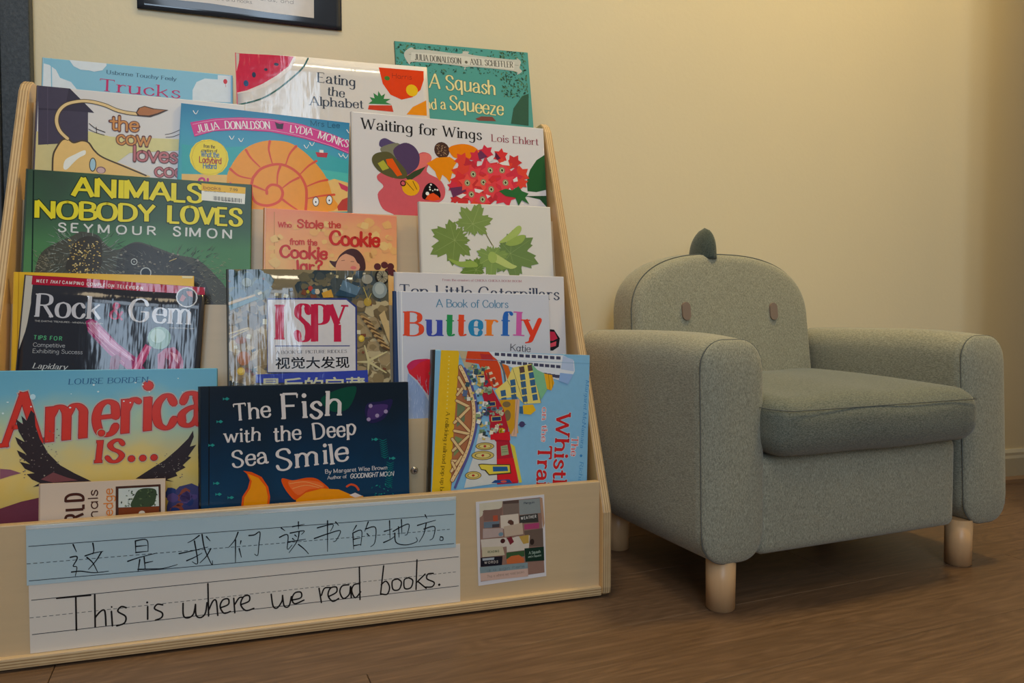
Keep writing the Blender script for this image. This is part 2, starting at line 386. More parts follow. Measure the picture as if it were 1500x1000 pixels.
def letters(style, txt, width, height, grow=0.0, slant=0.0, seed=1):
    thick, thin, sl, stt, fl = STY[style]; rnd = random.Random(seed)
    keys = [(c + '1' if (c == 'a' and '1' in fl) else c) for c in txt]
    sp = 1.16 if sl > .06 else 1.08
    if style in ('boldc',): sp = 1.5 if txt.isupper() else 1.1
    tot = sum(GL[k][0] * sp for k in keys) or 1
    G = [[]]
    def NX(): G.append([])
    sx = width / tot; sy = height; k0 = min(sx * 1.3, sy)
    class TT(list):
        def __iadd__(s_, o): G[-1].extend(o); return s_
    T = TT(); x = 0
    for k in keys:
        adv, st = GL[k]; jy = rnd.uniform(-.05, .05) if 'j' in fl else 0; ja = rnd.uniform(-.05, .05) if 'j' in fl else 0
        def M(p, x=x, jy=jy, ja=ja):
            px, py = p[0] + ja * p[1], p[1] + jy
            return ((x + px) * sx + slant * py * sy, py * sy)
        for kind, q in st:
            if kind == 'd':
                c = M(q); r = (thick * .62) * k0 + grow; T += disc(c[0], c[1], r, r, 10); continue
            P = [(q[i], q[i + 1]) for i in range(0, len(q), 2)]
            if kind == 'c': P = catmull(P, 3 if height < .012 else 5)
            Q = [M(p) for p in P]; n = len(Q); W = []
            for i in range(n):
                a = Q[max(i - 1, 0)]; b = Q[min(i + 1, n - 1)]
                dx, dy = b[0] - a[0], b[1] - a[1]; d = math.hypot(dx, dy) or 1e-9
                ww = thin + (thick - thin) * (abs(dy) / d) ** 2
                if sl and kind == 'l' and len(P) == 2 and dx * dy > 0 and abs(P[0][0] - P[1][0]) > .12 and abs(P[0][1] - P[1][1]) > .3 and k not in 'zZ': ww = thin * 1.2 + .01
                W.append(ww * k0 + 2 * grow)
            if kind == 'l' and grow:
                (ax, ay), (bx, by) = Q[0], Q[-1]; d = math.hypot(bx - ax, by - ay) or 1
                ux, uy = (bx - ax) / d * grow, (by - ay) / d * grow
                Q[0] = (ax - ux, ay - uy); Q[-1] = (bx + ux, by + uy)
            NX(); T += ribbon(Q, W, cap=((sl == 0 and 'q' not in fl) or kind == 'c'))
            if sl and kind == 'l' and len(P) == 2 and abs(P[0][0] - P[1][0]) < .75 * abs(P[0][1] - P[1][1]):
                for e in (0, 1):
                    p = P[e]; y = p[1]
                    if min(abs(y), abs(y - .66), abs(y - 1), abs(y + .32)) > .02: continue
                    if k in 'AMNW' and (p[0], y) in ((.38, 1), (.45, .1), (.27, 0), (.73, 0), (.5, .9)): continue
                    if k in 'vVyw' and y == 0: continue
                    if k == 'T' and y == 1: continue
                    a, b = -sl, sl
                    if k in 'bdhklmnprui' and y > .5: b = thick * .4
                    if k in 'BDEFLPR' and y in (0, 1): b = .05
                    if k in 'EFL' and y == 0 and k != 'F': b = .05
                    if abs(y - .66) < .02 and k in 'mn' and p[0] > .2: continue
                    hh = .35 * stt if y in (0, -.32) else -.35 * stt
                    A = M((p[0] + a - ja * 0, y)); B = M((p[0] + b, y))
                    NX(); A = (A[0] - grow, A[1] + hh * sy); B = (B[0] + grow, B[1] + hh * sy)
                    T += ribbon([A, B], [stt * sy + 2 * grow] * 2, False)
            if sl and k in ('T', 'E', 'F', 'L', 'Z') and kind == 'l' and P[0][1] == P[1][1] and P[0][1] in (0, 1):
                s = -1 if P[0][1] == 1 else 1
                ends = [P[1]] + ([P[0]] if k == 'T' else [])
                for e in ends:
                    NX(); A = M(e); B = M((e[0], e[1] + s * .17)); T += ribbon([A, B], [stt * sy * 1.2 + 2 * grow, stt * sy * .5 + 2 * grow], False)
        x += adv * sp
    return G

def cjk(txt, width, height):
    cu = bpy.data.curves.new('characters', 'FONT'); cu.body = txt; cu.resolution_u = 2; cu.offset = .015
    o = bpy.data.objects.new('characters', cu); COL.objects.link(o)
    bpy.context.view_layer.update()
    me = o.evaluated_get(bpy.context.evaluated_depsgraph_get()).to_mesh(); me.calc_loop_triangles()
    V = [(v.co.x, v.co.y) for v in me.vertices]; Tr = [tuple(V[i] for i in t.vertices) for t in me.loop_triangles]
    x0 = min(v[0] for v in V); x1 = max(v[0] for v in V); y0 = min(v[1] for v in V); y1 = max(v[1] for v in V)
    bpy.data.objects.remove(o); bpy.data.curves.remove(cu)
    return [tuple(((p[0] - x0) / (x1 - x0) * width, (p[1] - y0) / (y1 - y0) * height) for p in t) for t in Tr]

def clip(tri, w, h):
    P = list(tri)
    for ax, lim, sg in ((0, .0002, 1), (0, w - .0002, -1), (1, -h + .0002, 1), (1, -.0002, -1)):
        if not P: return []
        Q = []
        for i in range(len(P)):
            a, b = P[i], P[(i + 1) % len(P)]
            ia, ib = (a[ax] - lim) * sg >= 0, (b[ax] - lim) * sg >= 0
            if ia: Q.append(a)
            if ia != ib:
                t = (lim - a[ax]) / (b[ax] - a[ax]); Q.append((a[0] + (b[0] - a[0]) * t, a[1] + (b[1] - a[1]) * t))
        P = Q
    return P if len(P) > 2 else []

def cut(P, ax, v, keep_low):
    Q = []; s = -1 if keep_low else 1
    for i in range(len(P)):
        a, b = P[i], P[(i + 1) % len(P)]
        ia, ib = (a[ax] - v) * s >= 0, (b[ax] - v) * s >= 0
        if ia: Q.append(a)
        if ia != ib:
            t = (v - a[ax]) / (b[ax] - a[ax]); Q.append((a[0] + (b[0] - a[0]) * t, a[1] + (b[1] - a[1]) * t))
    return Q
def split(P, dx, dy, h):
    """cut a polygon along the grid of the curved sheet under it"""
    out = []
    x0 = min(p[0] for p in P); x1 = max(p[0] for p in P)
    for i in range(int(x0 // dx), int(x1 // dx) + 1):
        q = P if x0 >= i * dx and x1 <= (i + 1) * dx else cut(cut(P, 0, i * dx, False), 0, (i + 1) * dx, True)
        if len(q) < 3: continue
        y0 = min(p[1] for p in q) + h; y1 = max(p[1] for p in q) + h
        for j in range(int(y0 // dy), int(y1 // dy) + 1):
            r = q if y0 >= j * dy and y1 <= (j + 1) * dy else cut(cut(q, 1, j * dy - h, False), 1, (j + 1) * dy - h, True)
            if len(r) > 2: out.append(r)
    return out

INK = {}
def wavy(M):
    n = M.noise(M.coord((55, 1, 8)), 1.0, 3, .6); n2 = M.noise(M.coord((18, 1, 14)), 1.0, 3)
    M.bump(M.math('ADD', n, M.math('MULTIPLY', n2, 2.4)), 1.0, .0005)
def ink(col, rough, g, wv=False):
    k = (col, rough, g, wv)
    if k not in INK:
        M = Mat('ink_' + col.strip('#'), rough, .5 if wv else .22); c = hexlin(col, g, .012); n = M.noise(M.coord(), 130, 2)
        M.col(M.mix(n, tuple(x * 1.04 for x in c[:3]) + (1,), tuple(x * .93 for x in c[:3]) + (1,))); INK[k] = M.m
        if wv: wavy(M)
    return INK[k]

def paint(C, parent, rough=.22, gain=1.2, warp=None, z0=.00012, nxy=None, key_wavy=False, names=('cover_art', 'lettering')):
    """turn a list of flat print items into two thin meshes lying on the cover"""
    w, h = C['w'], C['h']; k = .001; lay = 0
    out = {0: ([], [], [], []), 1: ([], [], [], [])}
    boxes = []
    wv = bool(warp) and key_wavy
    def emit(groups, col, which):
        V, F, MI, MS = out[which]; m = ink(col, rough, gain, wv)
        if groups and not isinstance(groups[0], list): groups = [groups]
        pts = [p for g_ in groups for t in g_ for p in t]
        if not pts: return
        if m not in MS: MS.append(m)
        mi = MS.index(m)
        bx = (min(p[0] for p in pts), max(p[0] for p in pts), min(p[1] for p in pts), max(p[1] for p in pts))
        lay = 1 + max([b[4] for b in boxes if b[0] < bx[1] and bx[0] < b[1] and b[2] < bx[3] and bx[2] < b[3]] or [0])
        boxes.append((*bx, lay))
        gi = 0
        for g_ in groups:
            if not g_: continue
            y = -(z0 + lay * .000024 + (gi % 4) * .000005); gi += 1
            for t in g_:
                P0 = clip(t, w, h)
                if not P0: continue
                for P in (split(P0, w / nxy[0], h / nxy[1], h) if nxy else [P0]):
                    ar = sum(P[i][0] * P[(i + 1) % len(P)][1] - P[(i + 1) % len(P)][0] * P[i][1] for i in range(len(P)))
                    if abs(ar) < 1e-11: continue
                    if ar < 0: P = P[::-1]
                    b = len(V)
                    for p in P:
                        V.append((p[0], y + (warp(p[0] / w, 1 + p[1] / h) if warp else 0), h + p[1]))
                    F.append(tuple(range(b, b + len(P)))); MI.append(mi)
    for it in C['art']:
        t = it[0]
        if t == 'P':
            P = [(it[3][i] * k, it[3][i + 1] * k) for i in range(0, len(it[3]), 2)]
            if it[2]: P = catmull(P, 4, True)
            emit(polyfill(P), it[1], 0)
        elif t == 'L':
            P = [(it[5][i] * k, it[5][i + 1] * k) for i in range(0, len(it[5]), 2)]
            if it[3] and len(P) > 2: P = catmull(P, 5)
            n = len(P); W = [it[2] * k * ((1 - .55 * i / (n - 1)) if it[4] else 1) for i in range(n)]
            emit(ribbon(P, W), it[1], 1 if C.get('hand') else 0)
        elif t == 'H':
            y = it[5] * k
            segs = [(.002, w - .002)] if not it[6] else [(x * .006, x * .006 + .0038) for x in range(int(w / .006))]
            T = []
            for a, b in segs: T += ribbon([(a, y), (b, y)], [it[2] * k] * 2, False)
            emit(T, it[1], 0)
        elif t == 'C': emit(disc(it[2] * k, it[3] * k, it[4] * k, it[5] * k), it[1], 0)
        elif t in 'XJ':
            _, st, col, txt, x, y, an, ww, hh, ol, olw, slant = it
            txt = txt.replace('~', ' '); ww *= k; hh *= k; c, s = math.cos(an), math.sin(an)
            def place(G): return [[tuple((x * k + p[0] * c - p[1] * s, y * k + p[0] * s + p[1] * c) for p in q) for q in T] for T in G]
            if t == 'J': emit(place([cjk(txt, ww, hh)]), col, 1)
            else:
                if ol: emit(place(letters(st, txt, ww, hh, olw * k, slant, len(txt))), ol, 1)
                if st == 'america': emit(place(letters(st, txt, ww, hh, .0006, slant, len(txt))), '#8f2a30', 1)
                emit(place(letters(st, txt, ww, hh, 0, slant, len(txt))), col, 1)
        elif t == 'R':
            _, seed, n, cols, x0, y0, x1, y1, s0, s1, kind = it; rd = random.Random(seed); by = {}; mx, my = (x0 + x1) / 2 * k, (y0 + y1) / 2 * k
            for i in range(n):
                cx, cy = rd.uniform(x0, x1) * k, rd.uniform(y0, y1) * k; sz = rd.uniform(s0, s1) * k; cl = cols[i % len(cols)]
                if kind == 'dot': T = disc(cx, cy, sz, sz * rd.uniform(.6, 1), 7)
                elif kind == 'leaf':
                    a = rd.uniform(0, 6.3); u = (math.cos(a) * sz, math.sin(a) * sz); v = (-u[1] * .45, u[0] * .45)
                    T = [((cx - u[0], cy - u[1]), (cx + v[0], cy + v[1]), (cx + u[0], cy + u[1])), ((cx - u[0], cy - u[1]), (cx + u[0], cy + u[1]), (cx - v[0], cy - v[1]))]
                elif kind in ('spikeL', 'spikeR', 'rainy'):
                    a = rd.uniform(1.9, 4.0) if kind == 'spikeL' else rd.uniform(-.9, 1.2) if kind == 'spikeR' else rd.uniform(1.3, 1.8)
                    T = ribbon([(cx, cy), (cx + sz * math.cos(a), cy + sz * math.sin(a))], [.0005, .0001], False)
                elif kind == 'fur':
                    a = math.atan2(cy - my, cx - mx) + rd.uniform(-.3, .3)
                    T = ribbon([(cx, cy), (cx + sz * math.cos(a), cy + sz * math.sin(a))], [.0007, .0001], False)
                elif kind == 'shard':
                    a = rd.uniform(-.5, .5); b2 = sz * rd.uniform(.5, 1.4); q = [(-sz, -b2), (sz, -b2), (sz, b2), (-sz, b2)]
                    q = [(cx + p[0] * math.cos(a) - p[1] * math.sin(a), cy + p[0] * math.sin(a) + p[1] * math.cos(a)) for p in q]; T = [(q[0], q[1], q[2]), (q[0], q[2], q[3])]
                else:
                    m = 9; q = [(cx + sz * rd.uniform(.6, 1) * math.cos(6.283 * j / m), cy + sz * rd.uniform(.5, .9) * math.sin(6.283 * j / m)) for j in range(m)]
                    T = [((cx, cy), q[j], q[(j + 1) % m]) for j in range(m)]
                if kind in ('blob', 'shard'): by.setdefault(cl + str(i // 45), []).extend(T)
                else: by.setdefault(cl, []).extend(T)
            for cl, T in by.items(): emit(T, cl[:7], 0)
    for q in (0, 1):
        V, F, MI, MS = out[q]
        if F: mesh(names[q], V, F, MS, parent, False, MI)

COVERS = {
 'trucks': dict(loc=(-0.2924, 1.108, 0.5514), lean=9, phi=-0.0023, w=0.2349, h=0.1588, art=[
  ['P','#cdd6e0',0,[-2.2,-7.9,6.6,-9.8,14.6,-15.6,19.7,-26.5,32.6,-30.9,39.2,-39.8,41.1,-54.9,-1.0,-58.9]],
  ['P','#cdd6e0',0,[29.5,0.5,35.3,-8.5,43.5,-12.5,53.3,-12.4,59.8,-13.6,69.6,-10.6,74.5,-3.3,74.4,1.0]],
  ['P','#cdd6e0',0,[182.2,-43.6,182.2,-27.6,187.4,-15.1,198.1,-8.9,215.0,-8.6,215.0,-2.1,232.2,-1.3,232.1,-40.9]],
  ['L','#7fb4cf',1.2,0,0,[8.7,0.6,10.7,-52.1]],
  ['X','serif','#39566e','Usborne Touchy Feely',74.7,-14.9,-0.014,87.3,5.3,None,0,0],
  ['X','serif','#b9366a','Trucks',66.5,-39.4,-0.018,102.6,16.5,None,0,0],
  ['C','#c23b44',225.0,-10.6,2.7,3.7],
  ['L','#c23b44',0.5,0,0,[225.0,-13.2,225.8,-18.8]],
 ]),
 'squash': dict(loc=(0.1814, 1.1078, 0.5504), lean=9, phi=0.0262, w=0.2155, h=0.2381, art=[
  ['R',5,170,['#3f5c4c','#4a6b52','#35493f','#5a7a58'],1.9,-2.4,75.0,-47.2,1,3.2,'leaf'],
  ['R',6,260,['#3f5c4c','#4a6b52','#35493f','#5a7a58'],166.7,5.2,210.0,-78.2,1,3.2,'leaf'],
  ['R',16,120,['#3f5c4c','#4a6b52','#35493f'],70.0,-3.4,163.0,-44.5,1,2.6,'leaf'],
  ['P','#3d5b4b',0,[177.7,-121.8,183.8,-96.3,199.9,-74.7,211.5,-69.8,207.3,-123.5]],
  ['P','#7d4d45',0,[119.6,-117.0,129.9,-112.4,147.9,-112.2,153.5,-119.1,125.3,-119.9]],
  ['P','#b9b9b0',1,[16.3,-14.2,25.4,-8.2,30.9,-10.9,50.2,-10.0,100.9,-12.0,107.2,-7.4,117.2,-7.4,120.8,-12.0,190.0,-14.3,195.3,-11.0,202.3,-16.6,199.4,-27.3,203.1,-33.2,194.4,-38.8,188.5,-33.5,115.5,-31.9,107.1,-38.7,103.5,-32.1,29.8,-30.9,21.8,-36.3,16.5,-30.0,13.2,-21.2]],
  ['L','#6d6a62',0.5,1,0,[20.9,-19.7,108.4,-19.5,197.6,-23.3]],
  ['P','#c9c7bd',0,[24.9,-16.2,108.6,-15.4,191.8,-18.3,189.6,-30.9,107.7,-29.3,23.0,-29.1]],
  ['X','serif','#5f5c56','JULIA DONALDSON',29.9,-28.1,-0.009,73.9,9.8,None,0,0],
  ['C','#6b6658',111.2,-25.0,2.4,2.4],
  ['X','serif','#5f5c56','AXEL SCHEFFLER',117.7,-28.5,0.006,71.3,10.0,None,0,0],
  ['X','quirk','#d9cf98','A Squash',49.2,-70.6,-0.042,108.4,23.8,'#39584f',0.5,0],
  ['X','quirk','#d9cf98','and a ',32.2,-105.6,0.036,47.7,17.5,'#39584f',0.5,0],
  ['X','quirk','#d9cf98','Squeeze',79.9,-103.9,-0.054,87.5,22.9,'#39584f',0.5,0],
 ]),
 'eating': dict(loc=(-0.0482, 1.1018, 0.5502), lean=9, phi=0.0248, w=0.2753, h=0.1917, art=[
  ['P','#dcd0cc',0,[0.6,0.5,81.6,-1.1,81.5,-5.7,74.3,-19.9,60.1,-34.5,40.6,-47.8,18.9,-56.8,-1.3,-61.1]],
  ['P','#c6304a',0,[0.6,0.5,79.2,-0.7,71.7,-15.6,54.8,-30.4,35.4,-43.8,13.7,-55.1,-1.2,-59.7]],
  ['L','#2e5a4c',2.2,1,0,[99.4,-1.7,91.0,-17.0,73.7,-34.9,51.2,-54.5,29.2,-67.9,-0.2,-77.7]],
  ['C','#33527a',12.7,-44.6,3.4,4.7],
  ['C','#33405a',23.7,-31.3,2.7,4.2],
  ['C','#3a3f52',40.1,-22.6,2.5,2.1],
  ['C','#33405a',54.8,-13.9,3.3,2.4],
  ['X','serif','#454a55','Eating',111.1,-36.6,-0.046,56.2,14.8,None,0,0],
  ['X','serif','#454a55','the',124.4,-55.4,-0.085,25.9,13.6,None,0,0],
  ['X','serif','#454a55','Alphabet',99.3,-72.2,-0.003,77.9,13.5,None,0,0],
  ['P','#d8441f',0,[201.8,-6.0,269.9,-6.8,269.4,-20.6,263.6,-36.8,250.7,-49.4,233.6,-54.5,217.3,-47.8,206.4,-31.2]],
  ['P','#e08a20',0,[239.8,-77.3,249.9,-65.0,271.3,-53.1,271.0,-77.4]],
  ['C','#f0b422',250.2,-38.9,9.1,9.4],
  ['C','#4d7a35',213.5,-22.2,4.1,3.5],
  ['X','hand','#3c2b25','Harris',220.6,-21.2,-0.013,31.0,7.2,None,0,0],
  ['P','#3f7d4b',0,[183.6,-64.3,189.3,-59.3,185.9,-53.8,193.1,-55.3,191.7,-46.9,198.1,-51.1,199.2,-43.3,203.6,-50.7,209.3,-46.5,206.6,-55.1,217.0,-54.4,209.3,-59.9,218.3,-63.2]],
  ['P','#c4452f',0,[184.2,-66.6,218.3,-64.4,220.3,-74.6,182.4,-73.2]],
 ]),
 'cow': dict(loc=(-0.2899, 1.0474, 0.422), lean=9, phi=-0.0144, w=0.247, h=0.239, art=[
  ['P','#c3b98a',0,[-2.3,-60.7,58.7,-60.6,60.4,-116.6,-0.1,-121.0]],
  ['P','#cfc78f',0,[57.8,-55.2,83.8,-60.1,171.5,-56.0,171.7,-71.1,106.6,-80.2,78.8,-106.2,60.1,-107.6]],
  ['P','#4b4657',0,[0.0,0.0,35.1,0.3,48.8,-13.9,57.0,-29.6,58.2,-69.7,2.8,-78.2]],
  ['P','#413d4c',0,[34.4,0.2,48.8,-13.9,64.1,-29.8,31.5,-30.3,1.2,-32.5,1.1,-29.8,30.7,-28.6]],
  ['L','#5a5365',0.6,0,0,[10.6,-0.1,13.3,-77.3]],
  ['P','#dcb878',1,[19.7,-110.7,19.8,-91.0,23.2,-80.0,29.0,-69.6,35.8,-68.1,42.1,-72.0,51.2,-68.5,59.0,-70.6,65.5,-80.0,75.1,-88.3,97.4,-95.7,123.2,-106.6,123.4,-112.1,20.0,-119.6]],
  ['L','#55483c',2.0,1,0,[19.7,-110.7,19.8,-91.0,23.2,-80.0,29.0,-69.6,35.8,-68.1,42.1,-72.0,51.2,-68.5,59.0,-70.6,65.5,-80.0,75.1,-88.3,97.4,-97.5,126.5,-109.1]],
  ['P','#e6e2dc',1,[31.7,-106.2,33.6,-95.3,44.1,-87.2,54.7,-80.9,55.6,-86.3,48.8,-91.4,42.9,-98.2,35.6,-107.7]],
  ['C','#55483c',64.5,-99.2,4.1,9.4],
  ['C','#9fc0d2',64.5,-99.2,3.1,8.1],
  ['C','#8a6a70',74.1,-105.7,5.6,4.7],
  ['C','#c9a8a8',74.1,-106.2,4.3,3.7],
  ['L','#55483c',5.4,1,0,[35.0,-67.2,26.3,-58.1,22.1,-45.8,23.9,-32.9,32.0,-22.1,46.5,-16.3,60.5,-15.4,76.3,-18.4,89.2,-23.5,102.0,-26.0,115.0,-26.5]],
  ['L','#d8bd8c',3.6,1,0,[35.0,-67.2,26.3,-58.1,22.1,-45.8,23.9,-32.9,32.0,-22.1,46.5,-16.3,60.5,-15.4,76.3,-18.4,89.2,-23.5,102.0,-26.0,115.0,-26.5]],
  ['P','#4d3c33',0,[112.5,-24.9,115.6,-18.0,122.8,-14.5,134.3,-17.0,151.6,-17.2,141.0,-23.9,129.7,-29.4,115.0,-29.3]],
  ['P','#a9704a',0,[114.1,-24.7,117.2,-18.2,122.8,-15.8,132.7,-18.2,147.5,-18.0,137.7,-23.3,128.0,-27.3,116.6,-27.7]],
  ['L','#473b35',1.0,1,0,[59.0,-45.0,66.2,-50.7,77.3,-54.8]],
  ['L','#473b35',0.8,1,0,[58.5,-52.4,66.4,-56.2,76.7,-58.9]],
  ['L','#473b35',0.8,0,0,[67.0,-48.8,67.7,-57.0]],
  ['L','#473b35',0.8,1,0,[148.2,-51.5,156.4,-48.9,167.9,-42.1]],
  ['L','#473b35',0.8,1,0,[149.1,-55.2,158.1,-53.4,168.0,-47.8]],
  ['X','bold','#c58a54','the',83.9,-50.5,0.015,33.5,17.7,'#6e4a45',1.0,0],
  ['X','bold','#c58a54','cow',91.2,-69.0,0.012,40.6,17.3,'#6e4a45',1.0,0],
  ['X','bold','#b7727a','loves',110.3,-89.5,0.011,54.7,18.6,'#6e4a45',1.0,0],
  ['X','bold','#b7727a','coo',137.0,-108.9,0.022,37.0,16.8,'#6e4a45',1.0,0],
 ]),
 'snail': dict(loc=(-0.1284, 1.0433, 0.4276), lean=9, phi=-0.0437, w=0.219, h=0.2238, art=[
  ['P','#3f9fa6',0,[2.7,-56.7,41.7,-57.7,83.9,-50.0,119.7,-51.5,172.0,-45.6,223.1,-57.2,224.0,-100.5,131.3,-89.7,4.9,-102.6]],
  ['P','#4eb0a8',0,[130.7,-70.1,223.5,-74.6,223.9,-91.9,136.6,-94.8]],
  ['P','#ddb267',0,[4.6,-97.2,63.0,-92.6,80.9,-105.9,107.3,-136.6,6.8,-145.4]],
  ['P','#ddb267',0,[178.6,-93.5,199.8,-84.2,223.8,-89.0,224.7,-129.1,174.4,-133.5]],
  ['P','#e8921f',1,[60.3,-99.7,63.8,-82.8,74.3,-62.3,86.4,-49.7,103.9,-40.7,121.9,-37.7,140.1,-39.2,158.9,-49.9,175.2,-65.3,189.1,-83.9,197.7,-108.7,200.4,-129.8,107.6,-147.5,65.3,-151.1]],
  ['L','#cf4a22',3.6,1,0,[93.1,-93.6,102.7,-80.1,120.4,-71.8,135.9,-72.4,151.9,-82.0,161.6,-98.0,163.4,-114.8,162.6,-134.5]],
  ['L','#cf4a22',3.6,1,0,[93.1,-93.6,91.2,-110.4,96.8,-126.5,112.1,-130.6,127.2,-123.7,132.0,-112.1,127.8,-102.7,117.5,-100.9,111.3,-107.1,111.6,-114.0]],
  ['L','#cf4a22',3.4,1,1,[112.9,-39.6,112.0,-52.4,117.3,-71.5]],
  ['L','#cf4a22',3.4,1,1,[82.8,-55.7,89.5,-66.2,101.4,-77.5]],
  ['L','#cf4a22',3.4,1,1,[63.9,-84.2,75.4,-92.7,91.9,-95.1]],
  ['L','#cf4a22',3.4,1,1,[147.6,-42.7,139.3,-55.0,134.6,-71.1]],
  ['L','#cf4a22',3.4,1,1,[175.1,-61.0,164.7,-69.3,154.5,-81.7]],
  ['L','#cf4a22',3.4,1,1,[190.5,-86.6,178.6,-90.6,162.4,-99.3]],
  ['L','#cf4a22',3.4,1,1,[200.4,-107.0,184.4,-110.0,163.9,-116.1]],
  ['L','#cf4a22',3.4,1,1,[128.1,-71.8,124.7,-84.8,124.4,-100.2]],
  ['L','#cf4a22',3.4,1,1,[152.1,-87.6,141.8,-94.3,131.8,-103.7]],
  ['L','#cf4a22',3.4,1,1,[94.7,-104.6,103.7,-107.8,112.7,-111.1]],
  ['L','#cf4a22',3.4,1,1,[132.3,-120.4,142.9,-127.8,153.4,-133.9]],
  ['P','#c33a55',0,[205.3,-88.5,221.8,-95.0,217.8,-101.1,209.6,-97.6]],
  ['P','#b23a2a',0,[204.8,-123.7,211.3,-113.2,224.2,-106.2,224.6,-127.7,206.3,-129.3]],
  ['C','#2b2622',175.9,-119.2,4.5,7.1],
  ['C','#f2ece0',175.9,-119.2,3.7,6.0],
  ['C','#2b2622',175.9,-119.8,1.0,1.4],
  ['C','#2b2622',193.9,-115.3,4.5,7.1],
  ['C','#f2ece0',193.9,-115.3,3.7,6.0],
  ['C','#2b2622',193.9,-115.9,1.0,1.4],
  ['P','#c93a86',0,[11.7,-25.4,40.0,-16.3,72.3,-10.7,113.1,-7.5,155.1,-10.2,195.6,-19.7,222.5,-28.2,219.3,-46.0,193.3,-37.4,155.7,-30.3,113.7,-26.2,73.0,-28.3,40.8,-34.2,17.9,-44.5]],
  ['L','#ecc4d8',0.4,1,0,[14.7,-27.8,42.6,-18.2,72.4,-12.7,113.2,-9.7,155.2,-12.5,195.6,-22.0,220.4,-30.2]],
  ['L','#ecc4d8',0.4,1,0,[19.0,-41.6,43.1,-32.0,72.9,-26.4,113.6,-23.9,155.6,-28.0,196.0,-37.1,217.9,-43.9]],
  ['X','quirk','#ecdfe4','JULIA',21.8,-38.5,0.296,28.4,10.3,None,0,0],
  ['X','quirk','#ecdfe4','DONALDSON',55.4,-28.8,0.121,58.6,10.7,None,0,0],
  ['P','#3a2430',0,[118.4,-11.4,125.0,-13.4,130.1,-11.9,129.1,-20.6,121.3,-20.7]],
  ['X','quirk','#ecdfe4','LYDIA',138.4,-23.7,-0.049,30.9,10.4,None,0,0],
  ['X','quirk','#ecdfe4','MONKS',175.6,-27.9,-0.224,43.3,11.3,None,0,0],
  ['C','#e6cb30',37.1,-71.1,24.2,25.1],
  ['L','#b9922a',0.4,1,0,[15.6,-73.5,20.8,-55.1,36.1,-47.8,51.9,-51.5,59.0,-68.7,53.3,-87.2,38.1,-94.3,22.4,-90.5,15.6,-73.5]],
  ['X','bold','#4b3a20','from the',29.5,-58.2,0.014,14.2,4.7,None,0,0],
  ['X','bold','#4b3a20','creators of',27.3,-64.3,0.061,19.6,4.1,None,0,0],
  ['X','bold','#3b6a9a','What the',27.1,-71.1,0.049,22.6,7.6,None,0,0],
  ['X','bold','#a12c2c','Ladybird',25.0,-79.3,0.029,28.0,8.2,None,0,0],
  ['X','bold','#3b6a9a','Heard',30.2,-86.9,0.07,17.1,7.1,None,0,0],
  ['L','#dfe7e6',1.3,1,1,[61.1,-38.7,64.2,-42.8,67.0,-37.5]],
  ['L','#dfe7e6',1.3,1,1,[72.9,-40.7,76.1,-44.8,78.9,-39.4]],
  ['L','#dfe7e6',1.3,1,1,[165.4,-35.4,168.7,-39.7,171.7,-34.1]],
  ['L','#dfe7e6',1.3,1,1,[158.1,-40.0,161.4,-44.2,164.4,-38.7]],
  ['L','#dfe7e6',1.3,1,1,[14.8,-8.9,18.0,-13.0,20.7,-7.6]],
  ['L','#dfe7e6',1.3,1,1,[215.5,-10.8,218.9,-15.1,222.1,-9.4]],
  ['L','#dfe7e6',1.3,1,1,[205.2,-47.0,208.5,-51.3,211.7,-45.7]],
  ['L','#dfe7e6',1.3,1,1,[211.5,-48.4,214.8,-52.6,218.0,-47.0]],
  ['P','#b3303a',0,[173.4,-48.3,190.3,-47.5,188.9,-54.6,176.3,-54.9]],
  ['P','#e3dad2',0,[178.7,-44.3,184.3,-44.2,184.4,-48.2,178.8,-48.3]],
  ['X','hand','#26343f','Mrs Lee',165.7,-10.6,0.037,40.5,7.7,None,0,0],
  ['X','bold','#c23a78','Sharing',23.9,-125.0,-0.038,62.9,24.6,None,0,0],
 ]),
 'wings': dict(loc=(0.1025, 1.0433, 0.4212), lean=9, phi=-0.0081, w=0.2894, h=0.2383, art=[
  ['X','serif','#33302f','Waiting for Wings',12.7,-24.5,-0.013,179.0,16.1,None,0,0],
  ['X','serif','#8d4a55','Lois Ehlert',205.2,-27.5,-0.004,75.8,11.0,None,0,0],
  ['P','#2f5a35',0,[259.1,-101.8,258.5,-86.4,264.5,-68.0,275.9,-51.7,293.8,-39.4,291.0,-97.3,273.5,-102.2]],
  ['P','#2c4f33',0,[254.8,-109.7,290.5,-107.1,289.6,-125.7,278.3,-113.5]],
  ['P','#c65a62',1,[34.2,-91.2,45.9,-85.6,62.1,-94.2,91.4,-57.8,106.0,-53.0,113.1,-61.2,105.2,-81.5,124.3,-92.6,131.7,-107.0,128.3,-122.0,113.6,-130.1,94.2,-136.1,89.1,-150.9,60.8,-152.3,55.1,-147.7,40.2,-140.1,33.6,-120.1,42.0,-107.6,34.0,-98.5]],
  ['P','#d9706a',1,[91.4,-60.3,106.0,-53.8,113.1,-61.2,103.0,-74.3,90.7,-87.4]],
  ['C','#4f3a33',128.6,-47.5,11.5,12.5],
  ['R',21,40,['#a88a6a'],121.0,-39.4,136.4,-55.7,0.5,0.9,'dot'],
  ['P','#ee7d1d',1,[139.3,-42.9,158.1,-35.6,175.6,-37.5,185.4,-46.2,174.9,-56.6,157.4,-57.9,145.0,-56.3]],
  ['P','#e8871f',0,[105.6,-69.2,120.4,-59.4,140.1,-56.7,151.0,-63.4,144.5,-73.8,147.9,-83.6,143.0,-81.4,138.9,-96.6,134.2,-89.5,128.2,-84.9,124.3,-95.1,119.6,-88.0,117.4,-80.7]],
